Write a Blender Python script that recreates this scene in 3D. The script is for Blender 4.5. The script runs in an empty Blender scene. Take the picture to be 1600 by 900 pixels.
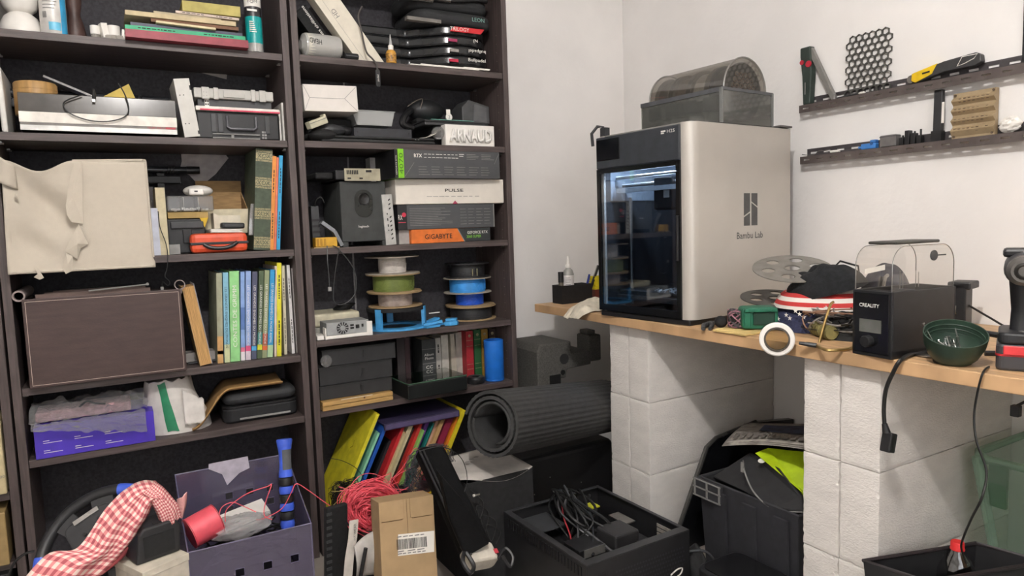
import bpy, bmesh, math, random
from mathutils import Vector, Matrix
random.seed(7)
SC = bpy.context.scene
COL = SC.collection
PI = math.pi

# ------------------------------------------------------------------ camera
CAM = Vector((-2.1535, -2.6079, 1.1135)); FPX = 1081.6
YAW, PIT, ROL = .52467, -.09134, -.03297
FW = Vector((math.sin(YAW)*math.cos(PIT), math.cos(YAW)*math.cos(PIT), math.sin(PIT)))
_r = Vector((math.cos(YAW), -math.sin(YAW), 0)); _u = _r.cross(FW)
RT = _r*math.cos(ROL)+_u*math.sin(ROL); UP = -_r*math.sin(ROL)+_u*math.cos(ROL)
cd = bpy.data.cameras.new('camera'); cam = bpy.data.objects.new('camera', cd); COL.objects.link(cam)
cd.sensor_width = 36; cd.lens = FPX/1600*36; cd.clip_start = .02; cd.clip_end = 40
cam.matrix_world = Matrix(((RT.x, UP.x, -FW.x, CAM.x), (RT.y, UP.y, -FW.y, CAM.y), (RT.z, UP.z, -FW.z, CAM.z), (0, 0, 0, 1)))
SC.camera = cam

# ------------------------------------------------------------------ world, lamp, exposure
w = bpy.data.worlds.new('room_world'); SC.world = w; w.use_nodes = True
w.node_tree.nodes['Background'].inputs[0].default_value = (.75, .8, .9, 1)
w.node_tree.nodes['Background'].inputs[1].default_value = .05
ld = bpy.data.lights.new('ceiling_bulb', 'POINT'); ld.energy = 28; ld.color = (1, .967, .937); ld.shadow_soft_size = .03
lo = bpy.data.objects.new('ceiling_bulb', ld); lo.location = (-2.0, -2.32, 2.40); COL.objects.link(lo)
wl = bpy.data.lights.new('fill_light', 'AREA'); wl.shape = 'RECTANGLE'; wl.size = 1.9; wl.size_y = 1.25; wl.energy = 9; wl.color = (.97, .97, 1)
wo = bpy.data.objects.new('fill_light', wl); wo.location = (-2.0, -3.86, 1.5); wo.rotation_euler = (math.pi/2, 0, math.pi); COL.objects.link(wo)   # added fill behind the camera, brightens the shaded sides
vs = SC.view_settings
vs.view_transform = 'Standard'; vs.look = 'None'; vs.gamma = 1; vs.exposure = 1.68; vs.use_curve_mapping = False

# ------------------------------------------------------------------ helpers
def un(u, v, x=None, y=None, z=None):
    """where the sight line through a photo pixel meets a plane of the room"""
    d = FW + RT*((u-800)/FPX) - UP*((v-450)/FPX)
    k, val = (0, x) if x is not None else (1, y) if y is not None else (2, z)
    return CAM + d*((val-CAM[k])/d[k])
def fr(u0, u1, v0, v1, y):
    """x0, x1, z0, z1 of a frontal rectangle at depth y"""
    vm = (v0+v1)/2; um = (u0+u1)/2
    return un(u0, vm, y=y).x, un(u1, vm, y=y).x, un(um, v1, y=y).z, un(um, v0, y=y).z
def lin(c):
    if isinstance(c, str):
        c = [int(c[i:i+2], 16)/255 for i in (0, 2, 4)]
    return tuple(((x/12.92) if x <= .04045 else ((x+.055)/1.055)**2.4) for x in c)
MATS = {}
def M(name, col='808080', rough=.55, metal=0, var=.08, scale=30, bump=0, bscale=None, col2=None, stretch=None, coat=0, emit=0, spec=.5):
    if name in MATS: return MATS[name]
    m = bpy.data.materials.new(name); m.use_nodes = True; MATS[name] = m
    nt = m.node_tree; N = nt.nodes; L = nt.links; b = N['Principled BSDF']
    c = lin(col); c2 = lin(col2) if col2 else tuple(min(1, x*(1-2.2*var)) for x in c)
    if not col2: c = tuple(min(1, x*(1+var)) for x in c)
    tc = N.new('ShaderNodeTexCoord'); mp = N.new('ShaderNodeMapping'); L.new(tc.outputs['Object'], mp.inputs[0])
    if stretch: mp.inputs['Scale'].default_value = stretch
    nz = N.new('ShaderNodeTexNoise'); nz.inputs['Scale'].default_value = scale; nz.inputs['Detail'].default_value = 4
    L.new(mp.outputs[0], nz.inputs['Vector'])
    mx = N.new('ShaderNodeMix'); mx.data_type = 'RGBA'
    mx.inputs[6].default_value = (*c2, 1); mx.inputs[7].default_value = (*c, 1)
    rp = N.new('ShaderNodeMapRange'); rp.inputs[1].default_value = .35; rp.inputs[2].default_value = .65
    L.new(nz.outputs[0], rp.inputs[0]); L.new(rp.outputs[0], mx.inputs[0]); L.new(mx.outputs[2], b.inputs['Base Color'])
    b.inputs['Roughness'].default_value = rough; b.inputs['Metallic'].default_value = metal
    b.inputs['Coat Weight'].default_value = coat; b.inputs['Specular IOR Level'].default_value = spec
    if emit:
        b.inputs['Emission Color'].default_value = (*c, 1); b.inputs['Emission Strength'].default_value = emit
    if bump:
        n2 = N.new('ShaderNodeTexNoise'); n2.inputs['Scale'].default_value = bscale or scale*2; n2.inputs['Detail'].default_value = 5
        L.new(mp.outputs[0], n2.inputs['Vector'])
        bp = N.new('ShaderNodeBump'); bp.inputs['Strength'].default_value = 1; bp.inputs['Distance'].default_value = bump
        L.new(n2.outputs[0], bp.inputs['Height']); L.new(bp.outputs[0], b.inputs['Normal'])
    return m
def G(name, tint='ffffff', gloss=.12, rough=.05, haze=0, hazecol='ffffff', bump=0, bscale=40):
    """clear or smoked plastic and glass: tinted see-through, a mirror sheen at grazing angles, optional milkiness"""
    if name in MATS: return MATS[name]
    m = bpy.data.materials.new(name); m.use_nodes = True; MATS[name] = m
    nt = m.node_tree; N = nt.nodes; L = nt.links; N.remove(N['Principled BSDF']); out = N['Material Output']
    tr = N.new('ShaderNodeBsdfTransparent'); tr.inputs[0].default_value = (*lin(tint), 1)
    gl = N.new('ShaderNodeBsdfGlossy'); gl.inputs['Roughness'].default_value = rough
    lw = N.new('ShaderNodeLayerWeight'); lw.inputs[0].default_value = .35
    mr = N.new('ShaderNodeMapRange'); mr.inputs[3].default_value = gloss*.5; mr.inputs[4].default_value = min(1, gloss*4)
    L.new(lw.outputs['Facing'], mr.inputs[0])
    ms = N.new('ShaderNodeMixShader'); L.new(mr.outputs[0], ms.inputs[0]); L.new(tr.outputs[0], ms.inputs[1]); L.new(gl.outputs[0], ms.inputs[2])
    last = ms
    if bump:
        nz = N.new('ShaderNodeTexNoise'); nz.inputs['Scale'].default_value = bscale; bp = N.new('ShaderNodeBump'); bp.inputs['Distance'].default_value = bump
        L.new(nz.outputs[0], bp.inputs['Height']); L.new(bp.outputs[0], gl.inputs['Normal']); L.new(bp.outputs[0], lw.inputs['Normal'])
    if haze:
        df = N.new('ShaderNodeBsdfDiffuse'); df.inputs[0].default_value = (*lin(hazecol), 1)
        m2 = N.new('ShaderNodeMixShader'); m2.inputs[0].default_value = haze
        L.new(ms.outputs[0], m2.inputs[1]); L.new(df.outputs[0], m2.inputs[2]); last = m2
    L.new(last.outputs[0], out.inputs[0])
    return m
class MB:
    """collects shapes, then links them as one mesh object"""
    def __init__(s, T=None): s.v = []; s.f = []; s.m = []; s.T = T or Matrix()
    def add(s, vs, fs, m=0):
        o = len(s.v); s.v += [s.T @ Vector(p) for p in vs]; s.f += [tuple(i+o for i in f) for f in fs]; s.m += [m]*len(fs); return s
    def box(s, x0, x1, y0, y1, z0, z1, m=0):
        return s.add([(x0,y0,z0),(x1,y0,z0),(x1,y1,z0),(x0,y1,z0),(x0,y0,z1),(x1,y0,z1),(x1,y1,z1),(x0,y1,z1)],
                     [(0,3,2,1),(4,5,6,7),(0,1,5,4),(1,2,6,5),(2,3,7,6),(3,0,4,7)], m)
    def cb(s, c, d, m=0): return s.box(c[0]-d[0]/2, c[0]+d[0]/2, c[1]-d[1]/2, c[1]+d[1]/2, c[2]-d[2]/2, c[2]+d[2]/2, m)
    def prism(s, poly, a, b, ax='y', m=0):
        """poly of 2D points extruded along an axis: ax y -> (x,z); x -> (y,z); z -> (x,y)"""
        def P(p, t): return {'y': (p[0], t, p[1]), 'x': (t, p[0], p[1]), 'z': (p[0], p[1], t)}[ax]
        n = len(poly); ar = sum(poly[i][0]*poly[(i+1)%n][1]-poly[(i+1)%n][0]*poly[i][1] for i in range(n))
        if (ar > 0) == (ax == 'y'): poly = poly[::-1]
        vs = [P(p, a) for p in poly]+[P(p, b) for p in poly]
        fl = b < a
        fs = [tuple(range(n))[::-1], tuple(range(n, 2*n))]+[(i, (i+1)%n, n+(i+1)%n, n+i) for i in range(n)]
        if fl: fs = [f[::-1] for f in fs]
        return s.add(vs, fs, m)
    def lathe(s, prof, n=24, c=(0,0,0), ax='z', m=0, a0=0, a1=2*PI, close=True):
        full = abs(a1-a0) > 2*PI-1e-4; k = n if full else n+1; vs = []; fs = []
        for i in range(k):
            t = a0+(a1-a0)*i/n; cs, sn = math.cos(t), math.sin(t)
            for r, h in prof:
                p = {'z': (r*cs, r*sn, h), 'x': (h, r*cs, r*sn), 'y': (r*sn, h, r*cs)}[ax]
                vs.append((p[0]+c[0], p[1]+c[1], p[2]+c[2]))
        q = len(prof)
        for i in range(n if full else n):
            j = (i+1) % k
            for a in range(q-1): fs.append((i*q+a, j*q+a, j*q+a+1, i*q+a+1))
        if close and full:
            if prof[0][0] > 1e-6: fs.append(tuple(i*q for i in range(k))[::-1])
            if prof[-1][0] > 1e-6: fs.append(tuple(i*q+q-1 for i in range(k)))
        return s.add(vs, fs, m)
    def cyl(s, c, r, h, n=20, ax='z', m=0, r2=None): return s.lathe([(r, 0), (r if r2 is None else r2, h)], n, c, ax, m)
    def tube(s, pts, r, n=6, m=0, closed=False, caps=True):
        pts = [Vector(p) for p in pts]; k = len(pts); rr = r if isinstance(r, (list, tuple)) else [r]*k
        vs = []; fs = []; up = None
        for i in range(k):
            a = pts[i-1] if (i or closed) else pts[i]; b = pts[(i+1) % k] if (i < k-1 or closed) else pts[i]
            t = (b-a); t = t.normalized() if t.length > 1e-9 else Vector((0,0,1))
            if up is None: up = t.orthogonal().normalized()
            up = (up-t*up.dot(t)); up = up.normalized() if up.length > 1e-6 else t.orthogonal().normalized()
            sd = t.cross(up)
            for j in range(n):
                q = 2*PI*j/n; vs.append(pts[i]+(up*math.cos(q)+sd*math.sin(q))*rr[i])
        for i in range(k if closed else k-1):
            i2 = (i+1) % k
            for j in range(n): fs.append((i*n+j, i*n+(j+1)%n, i2*n+(j+1)%n, i2*n+j))
        if caps and not closed: fs += [tuple(range(n))[::-1], tuple((k-1)*n+j for j in range(n))]
        return s.add(vs, fs, m)
    def grid(s, fn, nu, nv, m=0, wrap=False):
        vs = [fn(i/nu, j/nv) for i in range(nu+1) for j in range(nv+1)]
        fs = [(i*(nv+1)+j, (i+1)*(nv+1)+j, (i+1)*(nv+1)+j+1, i*(nv+1)+j+1) for i in range(nu) for j in range(nv)]
        return s.add(vs, fs, m)
    def ball(s, c, r, n=16, k=10, m=0):
        r = r if isinstance(r, (tuple, list)) else (r, r, r); vs = []; fs = []
        vs.append((c[0], c[1], c[2]-r[2]))
        for i in range(1, k):
            t = -PI/2+PI*i/k
            for j in range(n): q = 2*PI*j/n; vs.append((c[0]+r[0]*math.cos(t)*math.cos(q), c[1]+r[1]*math.cos(t)*math.sin(q), c[2]+r[2]*math.sin(t)))
        vs.append((c[0], c[1], c[2]+r[2]))
        for j in range(n): fs.append((0, 1+(j+1)%n, 1+j)); fs.append((len(vs)-1, 1+(k-2)*n+j, 1+(k-2)*n+(j+1)%n))
        for i in range(k-2):
            for j in range(n): fs.append((1+i*n+j, 1+i*n+(j+1)%n, 1+(i+1)*n+(j+1)%n, 1+(i+1)*n+j))
        return s.add(vs, fs, m)
    def build(s, name, mats, parent=None, loc=None, rot=None, smooth=None, bev=0, seg=2, solid=0, sub=0, label=None):
        me = bpy.data.meshes.new(name); me.from_pydata([tuple(p) for p in s.v], [], s.f); me.update()
        if not isinstance(mats, (list, tuple)): mats = [mats]
        for q in mats: me.materials.append(q)
        if any(s.m): me.polygons.foreach_set('material_index', s.m)
        o = bpy.data.objects.new(name, me); COL.objects.link(o)
        if parent: o.parent = parent
        if loc is not None: o.location = loc
        if rot is not None: o.rotation_euler = rot
        if solid:
            q = o.modifiers.new('thickness', 'SOLIDIFY'); q.thickness = solid; q.offset = 0
        if bev:
            q = o.modifiers.new('bevel', 'BEVEL'); q.width = bev; q.segments = seg; q.limit_method = 'ANGLE'; q.angle_limit = .6
        if sub:
            q = o.modifiers.new('subd', 'SUBSURF'); q.levels = sub; q.render_levels = sub
        if smooth is None: smooth = bool(sub)
        if smooth:
            me.polygons.foreach_set('use_smooth', [True]*len(me.polygons))
            if not sub: me.set_sharp_from_angle(angle=.7)
        if label: o['label'] = label
        return o
def tag(o, label, cat, group=None):
    o['label'] = label; o['category'] = cat
    if group: o['group'] = group
    return o
def thing(name, label, cat, loc=(0,0,0), rz=0, group=None, rot=None):
    o = bpy.data.objects.new(name, None); COL.objects.link(o); o.empty_display_size = .05
    o.location = loc; o.rotation_euler = rot or (0, 0, rz)
    return tag(o, label, cat, group)
def struct(o): o['kind'] = 'structure'; return o
def place(o, loc, rz=0, rot=None): o.location = loc; o.rotation_euler = rot or (0, 0, rz); return o
def text(s, mat, parent, loc, right=(1,0,0), up=(0,0,1), h=.02, w=None, name='lettering', align='CENTER', bold=0):
    cu = bpy.data.curves.new(name, 'FONT'); cu.body = s; cu.align_x = align; cu.align_y = 'CENTER'; cu.resolution_u = 2; cu.offset = bold
    o = bpy.data.objects.new(name, cu); me = bpy.data.meshes.new_from_object(o); bpy.data.objects.remove(o); bpy.data.curves.remove(cu)
    if len(me.vertices) == 0: return None
    xs = [v.co.x for v in me.vertices]; ys = [v.co.y for v in me.vertices]
    wd, ht = max(xs)-min(xs), max(ys)-min(ys)
    sy = h/ht; sx = (w/wd) if w else sy
    cx = (max(xs)+min(xs))/2 if align == 'CENTER' else min(xs); cy = (max(ys)+min(ys))/2
    R = Vector(right).normalized(); U = Vector(up).normalized(); L0 = Vector(loc)
    me.name = name
    for v in me.vertices: v.co = L0+R*((v.co.x-cx)*sx)+U*((v.co.y-cy)*sy)
    me.materials.clear(); me.materials.append(mat)
    q = bpy.data.objects.new(name, me); COL.objects.link(q); q.parent = parent
    return q
def bez(p, n=12):
    """smooth curve through points (Catmull-Rom)"""
    p = [Vector(a) for a in p]; P = [p[0]]+p+[p[-1]]; out = []
    for i in range(1, len(P)-2):
        a, b, c, d = P[i-1], P[i], P[i+1], P[i+2]
        for k in range(n):
            t = k/n; out.append(.5*((2*b)+(c-a)*t+(2*a-5*b+4*c-d)*t*t+(3*b-a-3*c+d)*t**3))
    return out+[p[-1]]
def nz(x, y=0, z=0):
    from mathutils import noise
    return noise.noise(Vector((x, y, z)))
def rrect(w, h, r, n=5, cx=0, cy=0):
    out = []
    for k, (sx, sy) in enumerate(((1,1),(-1,1),(-1,-1),(1,-1))):
        for i in range(n+1):
            a = k*PI/2+PI/2*i/n
            out.append((cx+sx*(w/2-r)+r*math.cos(a), cy+sy*(h/2-r)+r*math.sin(a)))
    return out
def capsule(w, h, n=8, cx=0, cy=0): return rrect(w, h, min(w, h)/2-1e-5, n, cx, cy)

# colours used again and again
BLK = M('black_plastic', '1d1d1f', .45, var=.15, scale=60)
BLKM = M('matte_black', '161617', .8, var=.2, scale=90)
DGR = M('dark_grey_plastic', '3a3b3d', .5)
GRY = M('grey_plastic', '8b8a87', .5)
WHT = M('white_plastic', 'e6e2db', .45, var=.03)
PAP = M('white_paper', 'e8e3da', .8, var=.04, scale=15)
CRM = M('cream_paper', 'd9cba8', .85, var=.08, scale=40)
CARD = M('brown_cardboard', 'a5845a', .85, var=.1, scale=25, stretch=(1,1,6))
STEEL = M('bare_steel', 'b8b6b2', .3, metal=1)
INKW = M('white_ink', 'e4e1da', .6, var=.02)
INKB = M('black_ink', '1c1b1b', .7)
INKG = M('grey_ink', '7d7c7a', .7)
BLUP = M('bright_blue_plastic', '2b8fdc', .4, var=.06)
CABLE = M('black_cable', '141414', .5, var=.1)
CLEAR = G('clear_plastic', 'f0f0ee', .22)

# ------------------------------------------------------------------ room shell
PLAS = M('wall_plaster', 'edeae7', .9, var=.025, scale=3, bump=.0012, bscale=45)
CEIL = M('ceiling_paint', 'f6f4f1', .95, var=.02, scale=4)
FLO = M('floor_tile', '938b83', .5, var=.08, scale=6)
RX, RY, RZ = -3.9, -3.9, 2.5
struct(MB().box(RX, 0, RY, 0, -.1, 0).build('floor', FLO))
struct(MB().box(RX, 0, RY, 0, RZ, RZ+.1).build('ceiling', CEIL))
struct(MB().box(RX-.1, .1, 0, .1, -.1, RZ+.1).build('wall_back', PLAS))
struct(MB().box(0, .1, RY, 0, -.1, RZ+.1).build('wall_right', PLAS))
struct(MB().box(RX-.1, RX, RY, 0, -.1, RZ+.1).build('wall_left', PLAS))
struct(MB().box(RX-.1, .1, RY-.1, RY, -.1, RZ+.1).build('wall_front', PLAS))

struct(MB().box(-2.98, -1.02, RY, RY+.012, .85, 2.15).build('added_window_1', G('added_window_pane', 'f4f6f8', .1)))  # made-up pane and trim, added to go with the fill light
for k, a in enumerate(((-3.03, -.97, .80, .85), (-3.03, -.97, 2.15, 2.2), (-3.03, -2.98, .85, 2.15), (-1.02, -.97, .85, 2.15), (-2.02, -1.98, .85, 2.15))):
    struct(MB().box(a[0], a[1], RY, RY+.03, a[2], a[3]).build(f'added_trim_{k+1}', WHT))

# ------------------------------------------------------------------ bookcases
WOOD = M('dark_brown_laminate', '514644', .5, var=.16, scale=14, stretch=(9, 9, .6), bump=.0002, bscale=60)
WOODH = M('dark_brown_shelf_laminate', '514644', .5, var=.16, scale=14, stretch=(.6, 9, 9), bump=.0002, bscale=60)
BACKP = M('bookcase_back_board', '3b393d', .8, var=.15, scale=120)
BY0, BY1 = -.29, -.006           # front and back of the bookcases
SB = .0215                       # thickness of panels
S1, S2, S3, S4, S5 = 1.680, 1.407, 1.0556, .7043, .4983
T1, T2, T3, T4, T5 = 1.684, 1.409, 1.0553, .745, .504
SBOT = .085
def bookcase(label, x0, x1, shelves, strip=None):
    t = thing('bookcase', label, 'bookcase', ((x0+x1)/2, (BY0+BY1)/2, 0), group='dark brown bookcases')
    ox, oy = (x0+x1)/2, (BY0+BY1)/2
    for a, b in ((x0, x0+SB), (x1-SB, x1)):
        MB().box(a-ox, b-ox, BY0-oy, BY1-oy, 0, 2.02).build('side_panel', WOOD, t, bev=.0015)
    MB().box(x0+.004-ox, x1-.004-ox, BY1-.004-oy, BY1-oy, .03, 2.01).build('back_panel', BACKP, t)
    MB().box(x0+SB-ox, x1-SB-ox, BY0+.002-oy, BY1-.005-oy, 1.998, 2.02).build('top_panel', WOODH, t)
    MB().box(x0+SB-ox, x1-SB-ox, BY0+.02-oy, BY0+.035-oy, 0, SBOT-.02).build('plinth', WOODH, t)
    for z in shelves+[SBOT]:
        sh = MB().box(x0+SB+.001-ox, x1-SB-.001-ox, BY0+.004-oy, BY1-.005-oy, z-SB, z).build('shelf', WOODH, t, bev=.001)
        if z > .2:
            for xs, sg in ((x0+SB, 1), (x1-SB, -1)):
                for yy in (BY0+.04, BY1-.06):
                    MB().cyl((xs-ox, yy-oy, z-SB-.006), .0028, sg*.012, 8, 'x').box(xs-ox, xs+sg*.008-ox, yy-.004-oy, yy+.004-oy, z-SB-.004, z-SB-.0005).build('shelf_pin', STEEL, sh)
    hm = MB()
    for xs, sg in ((x0+SB, 1), (x1-SB, -1)):
        for yy in (BY0+.045, BY1-.06):
            for k in range(52): hm.lathe([(0, .0003), (.0022, .0003)], 6, (xs-ox if sg > 0 else xs-.0006-ox, yy-oy, .2+k*.032), 'x')
    h = hm.build('peg_holes', M('peg_hole_rim', '9a928c', .6), t); h['kind'] = 'stuff'
    if strip:
        MB().box(strip-.003-ox, strip+.003-ox, BY1-.008-oy, BY1-.004-oy, .1, 1.99).build('back_joint_strip', M('joint_strip', '8e8b8a', .5), t)
    return t
X1L, X1R, X2L, X2R = -2.4136, -1.6068, -1.5974, -.7981
bookcase('dark brown bookcase on the left holding the torn fabric cube and brown leather box', X1L, X1R, [S1, S2, S3, S4, S5])
bookcase('dark brown bookcase beside the white wall holding the spools and graphics card boxes', X2L, X2R, [T1, T2, T3, T4, T5], strip=un(549, 350, y=BY1-.006).x)
bookcase('dark brown bookcase cut off by the left edge of the photo', -3.226, -2.4195, [1.68, 1.40, 1.05, .75, .42])

# ------------------------------------------------------------------ desk and its two block columns
DZ, DT, DXF = .785, .032, -.655
DESKW = M('light_wood_worktop', 'cba57b', .5, var=.14, scale=5, stretch=(14, 1.2, 1), bump=.0002, bscale=60)
wt = MB().box(DXF, -.004, -3.6, -.2, DZ-DT, DZ).build('worktop', DESKW, bev=.002)
tag(wt, 'long light wood worktop resting on two columns of white blocks', 'worktop')
def block_mat():
    m = M('aerated_concrete', 'e4dfd9', .95, var=.03, scale=12, bump=.0022, bscale=120, stretch=(1, 1, 2.2))
    return m
def block_mesh(name, sx, sy, sz):
    nx, ny, nz_ = 48, 9, 26
    bm = bmesh.new(); bmesh.ops.create_cube(bm, size=1)
    bmesh.ops.subdivide_edges(bm, edges=[e for e in bm.edges if abs((e.verts[0].co-e.verts[1].co).x) > .5], cuts=nx, use_grid_fill=True)
    bmesh.ops.subdivide_edges(bm, edges=[e for e in bm.edges if abs((e.verts[0].co-e.verts[1].co).y) > .5], cuts=ny, use_grid_fill=True)
    bmesh.ops.subdivide_edges(bm, edges=[e for e in bm.edges if abs((e.verts[0].co-e.verts[1].co).z) > .5], cuts=nz_, use_grid_fill=True)
    for v in bm.verts:
        e = [abs(abs(c)-.5) < 1e-4 for c in v.co]; p = Vector((v.co.x*sx, v.co.y*sy, v.co.z*sz))
        if sum(e) >= 2:
            for i in range(3):
                if e[i]: p[i] -= math.copysign(random.uniform(.0004, .0016 if random.random() < .9 else .004), p[i])
        v.co = p
    me = bpy.data.meshes.new(name); bm.to_mesh(me); bm.free(); me.materials.append(block_mat()); return me
def column(label, yc):
    t = thing('block_column', label, 'block column', (-.3135, yc, 0), group='block columns under the worktop')
    for k in range(3):
        for s in (-1, 1):
            o = bpy.data.objects.new('block', block_mesh('block', .622, .1025, .2492)); COL.objects.link(o); o.parent = t
            o.location = (random.uniform(-.002, .002), s*.0522, .125+k*.25); o.rotation_euler = (0, PI*(k % 2), 0)
    return t
column('column of white aerated blocks under the worktop below the tall grey printer', -.7555)
column('column of white aerated blocks under the worktop below the black spool dryer', -1.561)

# ------------------------------------------------------------------ tall enclosed printer on the worktop
PW_, PD, PH = .42, .5146, .621
SILV = M('silver_grey_panel', 'b9b4ac', .38, metal=.35, var=.02, scale=8)
SMK = G('smoked_plastic', 'cdcdc9', .12, .08, haze=.2, hazecol='9c9d99')
t = thing('enclosed_printer', 'tall silver and black enclosed 3D printer with glass door on the worktop', '3D printer', (-.669, -.6534, DZ), .0835)
PR = t
def arc(cx, cy, r, a0, a1, n=8): return [(cx+r*math.cos(a0+(a1-a0)*i/n), cy+r*math.sin(a0+(a1-a0)*i/n)) for i in range(n+1)]
R_ = .038
out = arc(R_, -PW_+R_, R_, PI, 1.5*PI)+arc(PD-.015, -PW_+.015, .015, 1.5*PI, 2*PI)
inn = arc(PD-.015, -PW_+.015, .006, 2*PI, 1.5*PI)+arc(R_, -PW_+R_, R_-.009, 1.5*PI, PI)
MB().prism(out+inn, .018, PH-.002, 'z').build('side_panel', SILV, t, smooth=True)
out = [(x, -PW_-y) for x, y in out]; inn = [(x, -PW_-y) for x, y in inn]
sp = MB().prism(out+inn, .018, PH-.002, 'z').build('side_panel', SILV, t, smooth=True)
MB().box(.0, PD-.01, -PW_+.01, -.01, 0, .018).build('base', BLK, t, bev=.004)
MB().box(.02, PD-.012, -PW_+.009, -.009, .018, .03).build('floor_pan', DGR, t)
MB().box(PD-.014, PD-.004, -PW_+.012, -.012, .018, PH-.004).build('rear_panel', BLKM, t)
tp = MB().box(.012, PD-.006, -PW_+.012, -.012, PH-.008, PH).build('top_frame', M('printer_rim', '8d8a84', .45), t, bev=.002)
MB().box(-.006, .02, -PW_+R_+.001, -.008, .508, PH-.006).build('header_panel', M('glossy_black_header', '3a3d42', .3), t, bev=.004)
scn = MB().box(-.0085, -.005, -.125, -.012, .535, .606).build('touch_screen', M('dark_screen', '0b0d12', .12), t, bev=.003)
NY = -PW_+R_
MB().box(-.005, .012, NY+.001, NY+.017, .02, .507).box(-.005, .012, -.022, -.008, .02, .507).box(-.005, .012, NY+.018, -.023, .02, .042).box(-.005, .012, NY+.018, -.023, .492, .507).build('door_frame', M('door_black', '0f1013', .2), t)
gd = MB().box(-.002, .002, NY+.017, -.022, .042, .492).build('door_glass', G('tinted_door_glass', 'c9d1da', .10, .03), t)
MB().box(-.012, -.003, NY+.006, NY+.013, .2, .34).build('door_handle', BLK, t, bev=.002)
# chamber and its moving parts
ch = MB()
ch.box(.47, .474, -PW_+.012, -.012, .03, .6); ch.box(.02, .47, -.016, -.012, .03, .6); ch.box(.02, .47, -PW_+.012, -PW_+.016, .03, .6); ch.box(.02, .47, -PW_+.012, -.012, .596, .6)
ch.build('chamber_lining', M('chamber_grey', '26282c', .5), t)
MB().box(.05, .46, -.02, -.0165, .40, .59).box(.05, .46, -PW_+.0165, -PW_+.02, .40, .59).box(.462, .469, -PW_+.03, -.03, .41, .56).build('lit_upper_lining', M('lit_chamber_lining', '9aa3ad', .35, metal=.6), t)  # upper walls paler: the chamber lamp's glow is put into their colour
for z, x in ((.478, .07), (.452, .10)):
    MB().cyl((x, -PW_+.03, z), .007, PW_-.06, 12, 'y').build('gantry_rod', STEEL, t, smooth=True)
MB().box(.055, .075, -PW_+.04, -.04, .425, .44).build('gantry_bar', M('gantry_alu', 'c9d0d8', .3, metal=.8), t)
for y in (-.045, -PW_+.045):
    MB().cyl((.12, y, .03), .006, .38, 10).build('lead_screw', STEEL, t, smooth=True)
th = MB().box(.08, .15, -.27, -.19, .36, .47).build('print_head', M('print_head_black', '1c1d20', .4), t, bev=.008)
MB().box(.0785, .08, -.262, -.238, .40, .425).build('print_head_badge', INKW, th)
MB().cyl((.30, -.30, .03), .018, .33, 16).build('waste_chute', M('pale_grey_tube', '77797c', .5), t, smooth=True)
bd = MB().box(.06, .42, -PW_+.045, -.045, .075, .088).build('heat_bed', M('heat_bed_grey', '2a2b2d', .35), t, bev=.002)
MB().box(.05, .43, -PW_+.04, -.04, .055, .072).build('bed_frame', DGR, t)
cl = MB()
for i in range(26):
    x, y = random.uniform(.04, .14), random.uniform(-PW_+.05, -.2); a = random.random()*6
    cl.tube([(x, y, .09), (x+.012*math.cos(a), y+.012*math.sin(a), .098), (x+.02*math.cos(a+1), y+.02*math.sin(a+1), .092)], .0018, 5)
q = cl.build('filament_scraps', M('pale_scrap', 'bfc3c6', .4), t); q['kind'] = 'stuff'
LED = M('chamber_lamp', 'dfeaff', .5, emit=90)
MB().box(.03, .05, -PW_+.07, -.06, .565, .575).build('chamber_lamp', LED, t)
text('H2S', INKW, t, (-.0065, NY+.033, .598), (0, -1, 0), (0, 0, 1), .010, .031, 'model_lettering')
MB().box(-.007, -.0062, NY+.055, NY+.073, .5975, .602).box(-.007, -.0062, NY+.061, NY+.073, .592, .5955).build('model_mark', INKW, t)
# emblem and name on the side panel
LG = M('dark_grey_print', '4a4a49', .5)
ex, ez = .287, .352; sy_ = -PW_-.0006
MB().prism([(ex-.035, ez+.052), (ex-.004, ez+.052), (ex-.004, ez-.006), (ex-.035, ez-.020)], sy_, sy_+.001, 'y').prism([(ex-.035, ez-.025), (ex-.004, ez-.011), (ex-.004, ez-.052), (ex-.035, ez-.052)], sy_, sy_+.001, 'y') \
    .prism([(ex+.004, ez+.052), (ex+.035, ez+.052), (ex+.035, ez+.010), (ex+.004, ez+.026)], sy_, sy_+.001, 'y').prism([(ex+.004, ez+.021), (ex+.035, ez+.005), (ex+.035, ez-.052), (ex+.004, ez-.052)], sy_, sy_+.001, 'y').build('emblem', LG, t)
text('Bambu Lab', LG, t, (ex-.004, sy_, ez-.083), (1, 0, 0), (0, 0, 1), .021, .135, 'maker_lettering', bold=.006)
# strap clip on the left top corner and flap at the back corner
MB().tube([(.03, -.012, PH-.03), (.03, -.006, PH+.035), (.012, .002, PH+.036), (-.006, .012, PH+.012), (.002, .016, PH-.03)], .006, 6).box(.018, .04, -.03, -.005, PH-.004, PH+.03).build('cable_clip', DGR, t)
MB().box(PD-.075, PD-.01, -PW_-.006, -PW_+.05, PH+.001, PH+.007).build('rear_flap', M('rear_flap_grey', '5c5856', .5), t)

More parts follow.
